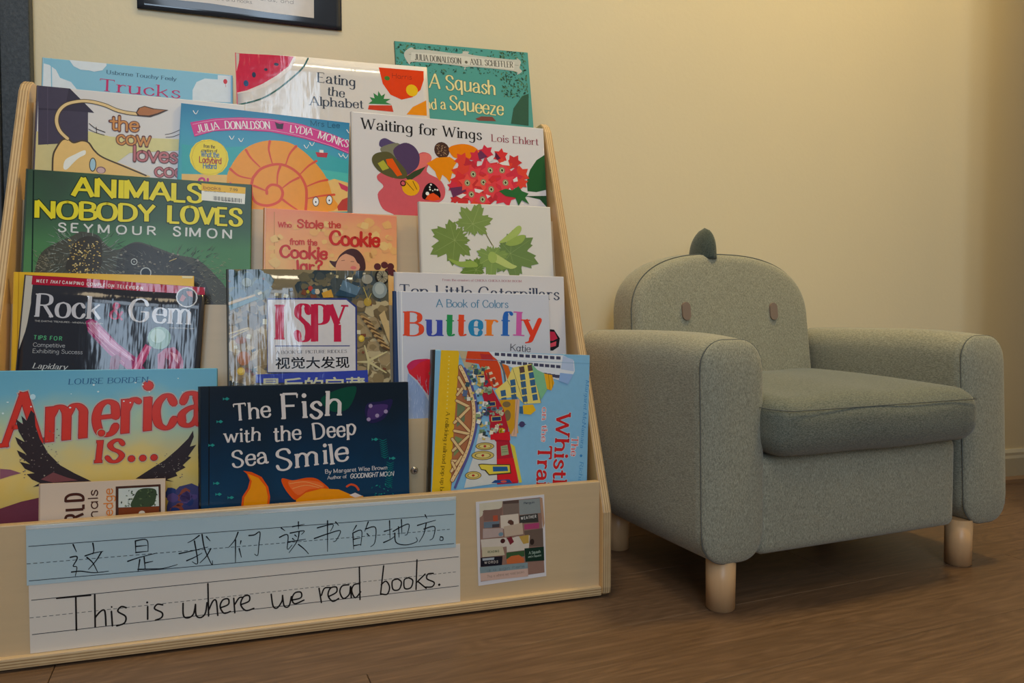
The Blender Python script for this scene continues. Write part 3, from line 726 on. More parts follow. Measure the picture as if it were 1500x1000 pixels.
  ['P','#574a6e',1,[37.8,-48.5,38.6,-39.9,45.7,-35.9,55.0,-39.8,63.2,-44.0,48.9,-51.3]],
  ['P','#7c7a66',1,[39.1,-50.9,63.2,-41.6,70.1,-52.1,62.7,-64.9,46.4,-62.5]],
  ['P','#544260',1,[57.1,-53.1,72.7,-40.8,87.0,-44.6,95.0,-57.6,93.5,-72.5,86.1,-81.6,74.0,-88.6,64.9,-72.1]],
  ['P','#5b5738',1,[27.2,-65.1,34.8,-58.5,51.2,-56.5,62.7,-67.4,74.2,-81.2,76.3,-90.8,69.1,-95.0,52.7,-93.6,36.6,-86.2,27.5,-74.8]],
  ['P','#a9a43c',0,[34.5,-74.3,42.7,-68.8,50.7,-80.4,41.3,-84.7]],
  ['P','#d9581f',0,[46.3,-67.4,55.7,-65.4,69.3,-88.9,62.1,-91.8,55.3,-82.5,48.4,-75.7]],
  ['P','#414a33',0,[73.9,-92.2,86.0,-82.8,104.3,-73.7,95.5,-85.9,78.5,-98.0]],
  ['C','#f0a224',81.2,-107.1,12.8,12.2],
  ['L','#2b2420',0.8,0,0,[73.8,-98.3,85.3,-111.0]],
  ['L','#2b2420',0.8,0,0,[84.5,-97.6,90.1,-109.5]],
  ['C','#2b2420',70.2,-101.5,4.2,4.4],
  ['C','#c65a62',70.2,-101.5,2.8,2.9],
  ['P','#25201f',1,[98.2,-122.5,101.0,-106.4,109.6,-98.0,119.2,-102.8,124.9,-116.0,118.6,-123.7]],
  ['P','#d84f26',0,[101.7,-123.5,106.7,-115.8,114.0,-113.0,121.2,-117.5,124.7,-122.2,113.7,-125.2]],
  ['C','#e6e0da',105.3,-114.5,2.7,2.7],
  ['C','#e6e0da',109.3,-108.3,1.3,1.3],
  ['C','#e6e0da',109.0,-104.7,1.2,1.2],
  ['C','#e6e0da',110.8,-100.9,1.4,1.4],
  ['C','#e6e0da',116.6,-107.9,1.2,1.2],
  ['C','#e6e0da',113.2,-109.8,0.9,1.0],
  ['C','#e6e0da',120.2,-108.2,1.5,1.4],
  ['P','#d4473a',0,[165.9,-69.7,159.4,-68.0,153.5,-72.3,152.3,-65.5,146.2,-62.9,151.5,-57.9,151.2,-50.9,157.7,-52.6,163.6,-48.3,164.8,-55.0,171.0,-57.7,165.6,-62.7]],
  ['P','#b8353f',0,[176.6,-87.9,168.7,-82.9,159.4,-86.6,160.4,-76.8,153.4,-70.8,162.3,-65.9,164.6,-56.1,172.5,-61.0,182.0,-57.3,180.9,-67.2,188.0,-73.3,179.0,-78.2]],
  ['P','#d4473a',0,[177.1,-84.2,167.0,-88.1,163.2,-98.2,155.7,-91.8,145.5,-94.4,147.9,-84.0,141.4,-76.5,151.3,-72.6,155.1,-62.4,162.6,-68.9,173.0,-66.2,170.5,-76.6]],
  ['P','#cf3a3c',0,[161.9,-109.0,154.2,-103.8,144.9,-107.3,146.1,-97.5,139.2,-91.4,148.1,-86.7,150.6,-77.1,158.3,-82.2,167.7,-78.7,166.5,-88.5,173.4,-94.7,164.4,-99.3]],
  ['P','#c93848',0,[185.8,-55.4,187.8,-48.4,183.5,-43.2,190.4,-40.7,193.2,-33.9,198.2,-38.4,205.3,-36.8,203.3,-43.8,207.6,-49.1,200.7,-51.6,197.8,-58.4,192.9,-53.9]],
  ['P','#cf3a3c',0,[227.9,-56.4,221.0,-56.4,216.2,-61.8,213.5,-55.9,206.8,-54.9,210.9,-49.0,209.0,-42.6,215.9,-42.6,220.7,-37.1,223.4,-43.1,230.2,-44.0,226.0,-50.0]],
  ['P','#c23a3a',0,[244.7,-69.6,238.2,-66.6,231.2,-70.1,231.2,-62.7,225.3,-58.8,231.8,-54.4,232.9,-46.9,239.4,-49.9,246.5,-46.3,246.4,-53.8,252.4,-57.7,245.7,-62.1]],
  ['P','#d4473a',0,[235.7,-87.1,238.7,-78.8,234.2,-72.0,242.8,-69.7,246.9,-61.7,252.5,-67.7,261.3,-66.5,258.1,-74.9,262.8,-81.7,254.1,-84.0,249.9,-92.0,244.4,-85.9]],
  ['P','#c93848',0,[188.9,-59.8,182.6,-60.0,178.3,-65.1,175.6,-59.6,169.5,-58.9,173.1,-53.3,171.2,-47.5,177.5,-47.4,181.8,-42.2,184.5,-47.7,190.7,-48.4,187.0,-54.0]],
  ['P','#cf3a3c',0,[155.2,-114.2,159.6,-102.1,153.0,-92.1,165.3,-88.9,171.3,-77.2,179.3,-86.1,191.9,-84.5,187.4,-96.7,194.1,-106.8,181.6,-110.0,175.6,-121.6,167.7,-112.7]],
  ['P','#c93848',0,[180.6,-90.8,183.8,-79.0,176.7,-70.2,188.3,-66.0,193.1,-54.5,201.5,-62.2,213.6,-59.5,210.3,-71.4,217.5,-80.4,205.7,-84.5,200.9,-96.0,192.5,-88.2]],
  ['P','#d4473a',0,[236.9,-79.0,226.0,-80.8,220.0,-90.2,214.1,-81.9,203.4,-82.2,208.2,-72.3,203.5,-63.2,214.3,-61.4,220.3,-51.9,226.3,-60.2,237.1,-59.8,232.2,-69.9]],
  ['P','#c93848',0,[227.9,-105.2,225.2,-94.5,214.7,-91.0,223.0,-82.3,221.8,-71.2,232.8,-73.2,242.2,-65.4,245.0,-76.2,255.7,-79.7,247.2,-88.5,248.4,-99.7,237.3,-97.6]],
  ['P','#b8353f',0,[180.0,-112.6,189.2,-102.1,187.1,-89.2,200.2,-91.0,210.7,-81.5,214.6,-93.9,227.3,-97.5,217.9,-108.2,219.9,-121.2,206.8,-119.3,196.3,-128.6,192.5,-116.2]],
  ['P','#c93848',0,[243.6,-113.0,232.5,-117.3,228.3,-128.2,220.0,-121.3,208.7,-124.1,211.4,-113.0,204.2,-104.9,215.1,-100.6,219.2,-89.7,227.6,-96.6,239.0,-93.6,236.3,-105.0]],
  ['P','#c23a3a',0,[165.4,-130.0,157.9,-127.0,150.5,-131.3,149.9,-123.1,143.1,-119.2,149.9,-113.9,150.4,-105.6,157.9,-108.6,165.3,-104.2,165.9,-112.4,172.9,-116.4,165.9,-121.7]],
  ['P','#d9503a',0,[183.0,-141.3,176.7,-132.7,165.6,-133.2,170.3,-122.7,165.2,-113.3,176.3,-111.4,182.3,-101.4,188.8,-110.0,200.0,-109.5,195.2,-120.0,200.4,-129.5,189.1,-131.4]],
  ['P','#d4473a',0,[257.9,-96.0,252.2,-95.5,247.8,-99.7,245.9,-94.5,240.4,-93.2,244.2,-88.5,243.1,-83.1,248.8,-83.6,253.2,-79.3,255.1,-84.5,260.6,-85.8,256.8,-90.5]],
  ['P','#c93848',0,[152.6,-103.2,147.6,-105.2,145.7,-110.3,141.9,-107.0,136.8,-108.3,138.0,-103.1,134.7,-99.3,139.7,-97.4,141.6,-92.3,145.4,-95.5,150.5,-94.2,149.3,-99.4]],
  ['P','#c23a3a',0,[139.3,-125.6,140.9,-121.7,138.9,-118.3,142.9,-117.4,145.0,-113.6,147.5,-116.7,151.6,-116.3,150.1,-120.3,152.1,-123.7,148.0,-124.6,146.0,-128.3,143.5,-125.3]],
  ['P','#cf3a3c',0,[190.2,-98.9,196.7,-89.1,193.2,-78.7,204.5,-78.4,212.2,-69.2,217.1,-78.9,228.3,-80.2,221.8,-90.2,225.3,-100.6,213.8,-100.8,206.2,-109.9,201.3,-100.2]],
  ['P','#c23a3a',0,[177.7,-111.3,177.6,-100.2,168.6,-94.3,178.3,-87.7,179.6,-76.4,189.4,-80.9,199.9,-75.4,200.0,-86.7,209.1,-92.6,199.3,-99.2,197.9,-110.5,188.0,-106.0]],
  ['P','#c93848',0,[209.2,-102.1,213.3,-92.7,208.6,-84.5,218.6,-82.4,223.9,-73.4,229.8,-80.9,239.9,-80.1,235.7,-89.6,240.5,-97.9,230.4,-99.9,225.1,-108.8,219.2,-101.4]],
  ['P','#6a3a58',0,[138.6,-104.1,158.5,-100.4,163.2,-107.5,143.1,-118.7]],
  ['P','#6a3a58',0,[182.8,-48.4,188.0,-42.9,197.8,-52.3,184.9,-58.4]],
  ['P','#5a2c44',0,[210.9,-43.7,218.3,-53.3,213.0,-56.3,209.4,-51.5]],
  ['P','#d5444a',0,[187.6,-88.8,177.6,-88.9,170.2,-96.3,168.0,-86.8,159.3,-82.7,167.9,-76.8,169.9,-66.8,177.4,-72.6,187.4,-70.4,183.4,-80.1]],
  ['C','#8f8568',174.8,-81.0,4.6,5.1],
  ['C','#cfc9a0',174.8,-81.0,2.8,3.3],
  ['C','#3f4a34',174.8,-81.0,1.8,2.3],
  ['P','#da4650',0,[197.3,-88.7,194.6,-79.3,185.7,-75.6,194.1,-69.2,195.7,-59.1,203.7,-64.6,213.8,-61.9,210.1,-71.8,214.7,-80.3,204.5,-80.9]],
  ['C','#8f8568',201.4,-73.2,4.6,5.0],
  ['C','#cfc9a0',201.4,-73.2,2.8,3.3],
  ['C','#3f4a34',201.4,-73.2,1.8,2.2],
  ['P','#da4650',0,[222.6,-86.6,216.2,-79.8,206.3,-80.5,211.4,-71.6,208.7,-62.5,218.4,-63.8,226.6,-57.3,227.4,-67.1,235.3,-72.3,226.0,-77.0]],
  ['C','#8f8568',219.9,-71.9,4.6,5.1],
  ['C','#cfc9a0',219.9,-71.9,2.8,3.3],
  ['C','#3f4a34',219.9,-71.9,1.8,2.3],
  ['P','#e0524a',0,[173.8,-105.9,165.3,-102.9,156.8,-107.4,157.8,-98.1,151.7,-91.7,160.7,-88.9,165.5,-80.4,170.1,-88.0,179.2,-89.2,172.9,-96.7]],
  ['C','#8f8568',165.4,-94.9,4.5,5.0],
  ['C','#cfc9a0',165.4,-94.9,2.7,3.3],
  ['C','#3f4a34',165.4,-94.9,1.7,2.3],
  ['P','#e0524a',0,[204.2,-95.0,195.0,-98.2,190.5,-106.9,185.5,-99.4,176.3,-98.7,182.3,-90.9,181.0,-81.8,189.8,-84.4,198.3,-79.4,197.6,-88.8]],
  ['C','#8f8568',190.0,-92.4,4.6,5.0],
  ['C','#cfc9a0',190.0,-92.4,2.8,3.2],
  ['C','#3f4a34',190.0,-92.4,1.8,2.2],
  ['P','#da4650',0,[218.9,-106.5,217.0,-96.4,208.1,-91.8,217.4,-85.9,219.9,-75.5,227.6,-81.9,238.3,-80.1,233.6,-90.0,237.6,-99.3,227.0,-99.0]],
  ['C','#8f8568',224.5,-90.7,4.7,5.1],
  ['C','#cfc9a0',224.5,-90.7,2.9,3.3],
  ['C','#3f4a34',224.5,-90.7,1.8,2.3],
  ['P','#da4650',0,[170.7,-126.0,166.4,-118.6,157.7,-117.3,163.8,-110.2,163.0,-101.4,171.2,-104.4,179.5,-100.1,178.4,-109.2,184.3,-115.4,175.4,-118.0]],
  ['C','#8f8568',171.0,-112.1,4.5,5.0],
  ['C','#cfc9a0',171.0,-112.1,2.8,3.2],
  ['C','#3f4a34',171.0,-112.1,1.8,2.2],
  ['P','#d5444a',0,[203.6,-116.8,197.9,-109.8,188.5,-109.9,193.9,-101.7,191.8,-92.7,200.8,-94.6,209.0,-88.9,209.2,-98.3,216.4,-103.9,207.3,-107.8]],
  ['C','#8f8568',201.8,-102.5,4.6,5.0],
  ['C','#cfc9a0',201.8,-102.5,2.8,3.2],
  ['C','#3f4a34',201.8,-102.5,1.8,2.2],
  ['P','#da4650',0,[199.5,-123.7,191.1,-124.9,185.8,-131.9,182.7,-124.4,174.9,-122.1,181.4,-116.2,181.9,-107.8,188.9,-111.7,197.1,-108.8,195.0,-117.1]],
  ['C','#8f8568',187.8,-118.8,4.6,5.1],
  ['C','#cfc9a0',187.8,-118.8,2.8,3.3],
  ['C','#3f4a34',187.8,-118.8,1.8,2.3],
  ['P','#d5d0cf',0,[130.1,-102.1,134.0,-96.9,136.7,-104.2,135.1,-109.2]],
  ['P','#d5d0cf',0,[175.8,-103.0,183.3,-103.8,190.3,-104.7,183.1,-109.4,176.9,-108.0]],
  ['P','#d5d0cf',0,[148.1,-115.9,158.1,-111.6,163.5,-113.0,155.4,-119.2]],
  ['P','#d5d0cf',0,[236.4,-85.3,243.1,-80.3,244.1,-87.4,237.5,-89.1]],
  ['P','#d5d0cf',0,[196.5,-55.0,205.6,-49.2,206.6,-56.8,200.1,-61.1]],
  ['P','#d5d0cf',0,[227.8,-103.7,230.6,-98.4,234.3,-103.3,231.5,-108.5]],
  ['P','#d5d0cf',0,[215.4,-61.2,229.8,-55.1,232.1,-63.9,220.5,-63.4]],
  ['P','#d5d0cf',0,[193.1,-110.8,200.7,-112.8,195.4,-116.9]],
  ['P','#33663a',0,[213.7,-104.5,224.1,-100.1,234.4,-102.0,245.0,-95.0,249.9,-102.3,260.2,-105.5,254.7,-112.3,260.8,-122.1,249.3,-116.4,243.7,-125.6,239.1,-113.2,223.7,-111.5]],
 ]),
 'animals': dict(loc=(-0.2911, 0.9963, 0.2965), lean=8, phi=-0.0214, w=0.2555, h=0.2492, art=[
  ['L','#1d2b22',1.4,0,0,[6.8,-1.9,11.1,-175.2]],
  ['P','#4c4a3e',1,[12.7,-124.8,19.1,-101.9,33.4,-89.8,50.3,-80.3,60.1,-74.0,77.9,-77.4,85.8,-87.1,98.9,-95.2,119.2,-83.9,137.7,-87.4,167.2,-97.9,191.6,-102.8,213.9,-122.9,229.6,-146.4,234.4,-188.2,3.4,-191.9]],
  ['P','#3b3731',1,[99.6,-121.3,104.0,-95.0,121.9,-85.3,145.7,-93.0,178.1,-106.3,200.3,-129.4,206.9,-188.6,96.6,-190.4]],
  ['R',31,240,['#8a8f86','#59635a','#9aa39a','#33382f'],30.4,-75.7,102.5,-132.8,5,11,'fur'],
  ['R',30,300,['#5a574c','#47443b','#6d6a5e','#2c2925'],93.6,-89.6,223.0,-170.5,4,9,'fur'],
  ['R',29,120,['#7a7464','#3b3830','#8a8474'],12.9,-96.5,57.8,-151.5,3,7,'fur'],
  ['P','#3c352a',1,[46.9,-123.4,48.7,-103.4,55.5,-85.8,67.8,-79.4,80.6,-83.0,83.6,-98.8,79.3,-122.1]],
  ['R',33,160,['#c9a95a','#b0924c','#e0c98a'],46.8,-84.8,82.2,-133.5,0.5,1.1,'dot'],
  ['R',34,110,['#5f5a50','#2e2a26','#757063','#8a8577'],98.9,-95.2,192.6,-153.4,0.5,1.6,'dot'],
  ['R',35,90,['#8f8a72','#a89e80','#6f7566'],191.6,-99.8,229.8,-158.4,2,5,'spikeR'],
  ['R',36,40,['#a89e80','#8f8a72'],14.4,-104.9,32.2,-124.0,1,4,'spikeL'],
  ['C','#c9cdca',119.4,-108.9,3.6,4.1],
  ['C','#33302c',119.4,-108.9,2.9,3.2],
  ['C','#8f9490',119.4,-108.9,1.0,1.2],
  ['C','#b9bdbc',132.8,-122.4,6.3,7.0],
  ['C','#1f1d1c',132.8,-122.4,5.2,5.8],
  ['L','#c9b070',0.8,0,0,[159.3,-106.6,167.3,-102.6]],
  ['X','flare','#dfcf2a','ANIMALS',49.1,-30.0,0.011,148.7,23.3,'#2a3a1c',1.1,0],
  ['X','flare','#dfcf2a','NOBODY',10.2,-59.7,0.021,132.5,21.1,'#2a3a1c',1.1,0],
  ['X','flare','#dfcf2a','LOVES',156.0,-56.7,0.006,89.3,22.0,'#2a3a1c',1.1,0],
  ['X','boldc','#cfd0cd','SEYMOUR',35.3,-75.4,0.014,112.6,10.5,None,0,0],
  ['X','boldc','#cfd0cd','SIMON',162.6,-73.6,-0.003,76.1,11.5,None,0,0],
  ['P','#e3dfd6',0,[194.5,-3.1,247.9,-4.6,247.1,-27.1,195.0,-25.4]],
  ['P','#e0b02c',0,[194.5,-3.1,247.9,-4.6,247.5,-13.4,194.7,-12.9]],
  ['X','bold','#8a4a18','books',196.6,-10.6,0.0,21.4,4.3,None,0,0],
  ['X','bold','#3a2c18','7.99',228.2,-10.4,-0.049,10.1,3.4,None,0,0],
  ['X','bold','#3a2c18','SIMON SEYMOUR',198.1,-13.9,0.0,25.6,1.6,None,0,0],
  ['L','#33302e',0.35,0,0,[209.3,-19.2,209.4,-24.1]],
  ['L','#33302e',0.6,0,0,[210.6,-19.3,210.7,-24.2]],
  ['L','#33302e',0.9,0,0,[211.9,-19.3,212.0,-24.2]],
  ['L','#33302e',0.35,0,0,[213.3,-19.3,213.4,-24.2]],
  ['L','#33302e',0.6,0,0,[214.6,-19.4,214.7,-24.3]],
  ['L','#33302e',0.9,0,0,[216.0,-19.4,216.0,-24.3]],
  ['L','#33302e',0.35,0,0,[217.3,-19.5,217.4,-24.4]],
  ['L','#33302e',0.6,0,0,[218.6,-19.5,218.7,-24.4]],
  ['L','#33302e',0.9,0,0,[220.0,-19.6,220.1,-24.5]],
  ['L','#33302e',0.35,0,0,[221.3,-19.6,221.4,-24.5]],
  ['L','#33302e',0.6,0,0,[222.7,-19.6,222.8,-24.6]],
  ['L','#33302e',0.9,0,0,[224.0,-19.7,224.1,-24.6]],
  ['L','#33302e',0.35,0,0,[225.4,-19.7,225.5,-24.7]],
  ['L','#33302e',0.6,0,0,[226.7,-19.8,226.8,-24.7]],
  ['L','#33302e',0.9,0,0,[228.1,-19.8,228.2,-24.7]],
  ['L','#33302e',0.35,0,0,[229.4,-19.9,229.5,-24.8]],
  ['L','#33302e',0.6,0,0,[230.8,-19.9,230.9,-24.8]],
  ['L','#33302e',0.9,0,0,[232.1,-19.9,232.2,-24.9]],
  ['L','#33302e',0.35,0,0,[233.5,-20.0,233.6,-24.9]],
  ['L','#33302e',0.6,0,0,[234.9,-20.0,234.9,-25.0]],
  ['L','#33302e',0.9,0,0,[236.2,-20.1,236.3,-25.0]],
  ['L','#33302e',0.35,0,0,[237.6,-20.1,237.7,-25.1]],
  ['L','#33302e',0.6,0,0,[238.9,-20.2,239.0,-25.1]],
  ['L','#33302e',0.9,0,0,[240.3,-20.2,240.4,-25.2]],
  ['L','#33302e',0.35,0,0,[241.7,-20.3,241.7,-25.2]],
  ['L','#33302e',0.6,0,0,[243.0,-20.3,243.1,-25.3]],
  ['X','bold','#33302e','ANIMALS',219.1,-25.0,-0.006,15.5,1.9,None,0,0],
 ]),
 'cookie': dict(loc=(-0.0185, 0.998, 0.2944), lean=8, phi=-0.0227, w=0.1723, h=0.2158, art=[
  ['L','#b98048',0.8,0,0,[11.0,-5.2,12.0,-88.5]],
  ['R',41,50,['#e2b46e','#dfa868','#dea069','#e4b876'],6.1,-9.9,169.6,-76.2,4,9,'blob'],
  ['X','toon','#c23a24','Who',15.9,-24.6,-0.011,17.4,6.5,None,0,0],
  ['X','toon','#c23a24','Stole',40.0,-24.4,0.009,34.6,10.8,None,0,0],
  ['X','toon','#c23a24','the',80.3,-22.0,0.024,17.0,8.4,None,0,0],
  ['X','toon','#c23a24','from the',30.8,-47.4,0.011,35.5,7.7,None,0,0],
  ['X','toon','#c02c18','Cookie',81.9,-45.3,0.016,67.5,18.2,None,0,0],
  ['X','toon','#c02c18','Cookie',18.3,-65.6,0.013,61.4,15.4,None,0,0],
  ['X','toon','#c02c18','Jar?',35.8,-83.2,0.016,37.7,14.2,None,0,0],
  ['P','#4b2a26',1,[82.0,-67.4,90.5,-67.6,96.2,-58.3,107.8,-50.0,119.4,-51.2,128.2,-62.9,128.8,-78.5,116.5,-79.0,94.0,-76.4,87.7,-75.2]],
  ['P','#d99a78',1,[92.0,-79.4,94.0,-64.4,104.9,-56.4,116.5,-60.4,120.9,-78.3]],
  ['L','#4b2a26',0.6,0,0,[97.7,-66.7,102.0,-65.9]],
  ['L','#4b2a26',0.6,0,0,[110.1,-67.3,114.2,-67.1]],
  ['C','#d9706a',113.6,-75.6,4.1,2.4],
  ['P','#4b2a26',1,[102.0,-55.7,116.5,-54.4,125.8,-69.0,119.4,-69.3,113.6,-60.5]],
  ['C','#5a2c2c',145.8,-72.7,4.8,4.8],
  ['C','#5a2c2c',155.3,-70.2,4.8,4.8],
  ['C','#5a2c2c',163.7,-71.9,4.7,4.9],
  ['C','#5a2c2c',166.0,-80.1,4.8,4.8],
  ['C','#5a2c2c',160.1,-79.1,4.7,4.8],
 ]),
 'leaves': dict(loc=(0.1925, 0.9955, 0.2908), lean=8, phi=0.0048, w=0.1947, h=0.2371, art=[
  ['L','#6f6a3c',1.4,1,0,[85.8,-3.0,84.1,-15.0,91.6,-38.7,102.8,-60.0]],
  ['P','#75894a',0,[30.3,-75.7,22.0,-79.4,21.9,-75.7,11.8,-75.3,16.7,-66.1,13.6,-64.1,20.9,-58.6,24.9,-55.8,23.0,-53.6,16.2,-49.5,19.1,-47.3,14.4,-39.4,23.8,-37.7,23.8,-34.2,31.5,-36.6,33.7,-37.1,35.7,-37.8,34.9,-30.9,37.8,-31.4,40.6,-23.7,46.5,-28.9,48.8,-26.8,51.1,-33.2,51.6,-31.4,50.4,-39.5,53.5,-35.4,54.6,-37.1,59.8,-34.4,59.9,-40.1,62.0,-40.1,59.8,-44.7,68.2,-42.2,61.8,-48.3,66.7,-48.7,65.7,-50.6,70.4,-53.6,65.4,-56.9,66.3,-58.7,61.3,-59.4,68.7,-62.5,66.9,-62.0,71.1,-67.4,68.2,-68.3,69.5,-76.2,61.6,-74.7,60.5,-77.6,55.2,-73.3,54.7,-75.5,54.0,-77.7,52.0,-85.8,49.1,-84.0,42.9,-91.5,38.8,-83.3,35.4,-84.7,35.6,-76.5,34.6,-73.7]],
  ['L','#9aa968',0.5,0,1,[47.7,-54.2,17.1,-72.2]],
  ['L','#9aa968',0.5,0,1,[47.7,-54.2,19.4,-41.6]],
  ['L','#9aa968',0.5,0,1,[47.7,-54.2,41.7,-28.2]],
  ['L','#9aa968',0.5,0,1,[47.7,-54.2,58.0,-37.4]],
  ['L','#9aa968',0.5,0,1,[47.7,-54.2,67.0,-53.7]],
  ['L','#9aa968',0.5,0,1,[47.7,-54.2,66.2,-72.9]],
  ['L','#9aa968',0.5,0,1,[47.7,-54.2,43.6,-86.0]],
  ['P','#7d9152',0,[75.2,-7.6,78.8,-0.9,80.9,-3.1,88.0,2.3,89.6,-5.9,92.8,-5.4,90.7,-12.7,89.6,-16.5,92.0,-16.9,98.9,-15.6,98.2,-18.5,105.7,-20.7,100.1,-26.7,102.0,-28.8,95.4,-31.5,93.6,-32.4,91.9,-33.0,96.1,-36.7,93.8,-37.9,96.1,-44.0,89.3,-44.0,88.9,-46.4,83.9,-43.8,84.5,-45.2,81.1,-39.8,81.1,-43.8,79.5,-43.4,77.4,-47.7,74.4,-44.4,72.9,-45.5,71.9,-41.6,67.8,-47.4,68.8,-40.6,65.3,-42.9,65.0,-41.2,60.3,-41.9,61.9,-37.4,60.3,-36.8,63.2,-33.8,56.8,-35.9,58.2,-35.3,52.7,-34.3,54.0,-32.2,49.0,-28.3,55.0,-25.0,54.1,-22.8,59.9,-22.4,59.1,-20.9,58.3,-19.2,55.3,-13.4,58.2,-12.9,58.3,-5.1,65.5,-7.8,66.9,-5.1,71.2,-10.1,73.3,-11.2]],
  ['L','#9fae70',0.5,0,1,[75.0,-29.7,86.0,-2.5]],
  ['L','#9fae70',0.5,0,1,[75.0,-29.7,101.0,-22.0]],
  ['L','#9fae70',0.5,0,1,[75.0,-29.7,92.9,-41.9]],
  ['L','#9fae70',0.5,0,1,[75.0,-29.7,77.1,-45.0]],
  ['L','#9fae70',0.5,0,1,[75.0,-29.7,62.5,-40.1]],
  ['L','#9fae70',0.5,0,1,[75.0,-29.7,52.9,-28.5]],
  ['L','#9fae70',0.5,0,1,[75.0,-29.7,60.8,-8.8]],
  ['P','#6d8450',0,[159.8,-69.7,168.7,-73.9,165.4,-76.8,172.0,-85.8,160.3,-88.6,160.6,-92.7,150.9,-90.6,145.8,-89.4,145.0,-92.6,145.9,-101.4,142.1,-100.6,138.3,-110.5,130.7,-103.7,127.6,-106.3,124.7,-98.0,123.7,-95.8,123.0,-93.6,117.6,-99.3,116.1,-96.5,107.7,-99.8,108.4,-91.2,105.1,-90.8,109.1,-84.1,107.3,-85.0,114.9,-80.1,109.4,-80.6,110.2,-78.4,104.6,-76.1,109.3,-71.8,108.0,-70.0,113.3,-68.4,105.8,-63.4,115.1,-64.1,112.3,-59.8,114.6,-59.2,114.1,-53.1,120.1,-54.7,121.1,-52.6,124.9,-56.2,122.8,-47.9,123.5,-49.7,125.4,-42.2,128.2,-43.8,134.1,-36.7,138.0,-44.4,141.2,-43.1,141.0,-50.7,143.2,-49.5,145.6,-48.3,154.1,-43.8,154.4,-47.6,165.3,-47.0,160.8,-56.8,164.2,-58.5,156.9,-64.7,155.0,-67.6]],
  ['L','#8fa368',0.5,0,1,[129.3,-71.4,165.5,-83.6]],
  ['L','#8fa368',0.5,0,1,[129.3,-71.4,136.9,-104.6]],
  ['L','#8fa368',0.5,0,1,[129.3,-71.4,110.9,-95.6]],
  ['L','#8fa368',0.5,0,1,[129.3,-71.4,108.3,-75.4]],
  ['L','#8fa368',0.5,0,1,[129.3,-71.4,116.4,-55.8]],
  ['L','#8fa368',0.5,0,1,[129.3,-71.4,133.4,-41.9]],
  ['L','#8fa368',0.5,0,1,[129.3,-71.4,159.9,-50.7]],
  ['P','#7f9655',0,[107.4,-96.7,105.7,-103.6,103.1,-102.1,97.7,-108.5,94.1,-101.4,91.3,-102.6,91.4,-95.6,91.5,-91.9,89.1,-92.1,83.0,-94.8,83.0,-92.1,75.5,-91.8,79.2,-85.1,76.9,-83.7,82.3,-79.8,83.8,-78.6,85.2,-77.6,80.4,-75.3,82.2,-73.6,78.6,-68.7,84.9,-67.1,84.7,-64.8,90.0,-65.9,89.1,-64.9,93.7,-69.0,92.6,-65.3,94.3,-65.3,95.1,-60.9,98.9,-63.2,100.0,-61.8,101.9,-65.1,104.4,-58.8,105.2,-65.3,108.0,-62.3,108.7,-63.8,113.1,-62.0,112.7,-66.5,114.4,-66.7,112.3,-70.2,118.0,-66.7,116.8,-67.7,122.5,-67.2,121.6,-69.5,127.5,-71.8,122.6,-76.3,123.9,-78.2,118.4,-79.8,119.6,-81.0,120.7,-82.4,125.1,-87.0,122.4,-88.1,124.3,-95.2,116.7,-94.5,115.9,-97.2,110.6,-93.7,108.3,-93.1]],
  ['L','#a3b36a',0.5,0,1,[102.0,-76.7,98.4,-103.7]],
  ['L','#a3b36a',0.5,0,1,[102.0,-76.7,79.5,-89.5]],
  ['L','#a3b36a',0.5,0,1,[102.0,-76.7,82.1,-69.9]],
  ['L','#a3b36a',0.5,0,1,[102.0,-76.7,96.2,-63.3]],
  ['L','#a3b36a',0.5,0,1,[102.0,-76.7,111.4,-64.2]],
  ['L','#a3b36a',0.5,0,1,[102.0,-76.7,123.7,-72.6]],
  ['L','#a3b36a',0.5,0,1,[102.0,-76.7,121.0,-92.5]],
  ['P','#67803f',0,[63.2,-104.5,58.0,-104.9,58.7,-102.7,53.3,-100.5,57.8,-96.3,56.5,-94.6,61.6,-93.1,64.3,-92.3,63.8,-90.7,60.9,-87.0,62.9,-86.3,62.0,-81.0,67.4,-82.0,68.1,-80.1,71.8,-83.0,72.9,-83.7,73.8,-84.5,74.8,-80.5,76.3,-81.4,79.4,-77.7,81.5,-81.8,83.1,-81.1,83.0,-85.1,83.7,-84.2,81.4,-88.4,83.9,-86.8,84.1,-88.0,87.5,-87.6,86.4,-90.7,87.5,-91.2,85.4,-93.3,90.3,-93.6,85.7,-95.7,88.3,-96.9,87.3,-97.7,89.2,-100.4,85.9,-101.2,86.0,-102.4,83.2,-101.7,86.5,-104.9,85.6,-104.3,86.8,-108.1,85.0,-108.0,84.1,-112.7,80.2,-110.2,79.1,-111.6,77.1,-108.2,76.4,-109.3,75.6,-110.4,72.9,-114.5,71.6,-112.9,66.8,-115.8,66.2,-110.4,64.2,-110.5,65.9,-106.0,66.0,-104.2]],
  ['L','#90a060',0.5,0,1,[76.9,-96.1,56.8,-99.8]],
  ['L','#90a060',0.5,0,1,[76.9,-96.1,64.3,-83.2]],
  ['L','#90a060',0.5,0,1,[76.9,-96.1,79.0,-80.4]],
  ['L','#90a060',0.5,0,1,[76.9,-96.1,85.9,-88.8]],
  ['L','#90a060',0.5,0,1,[76.9,-96.1,87.4,-99.7]],
  ['L','#90a060',0.5,0,1,[76.9,-96.1,83.1,-110.2]],
  ['L','#90a060',0.5,0,1,[76.9,-96.1,68.3,-112.8]],
  ['P','#a3b566',1,[112.8,-56.1,128.2,-42.5,142.6,-30.4,148.2,-33.4,143.2,-43.2,127.7,-53.3]],
  ['P','#93a858',1,[122.6,-57.1,140.5,-45.7,153.2,-44.2,147.6,-55.3,132.3,-60.5]],
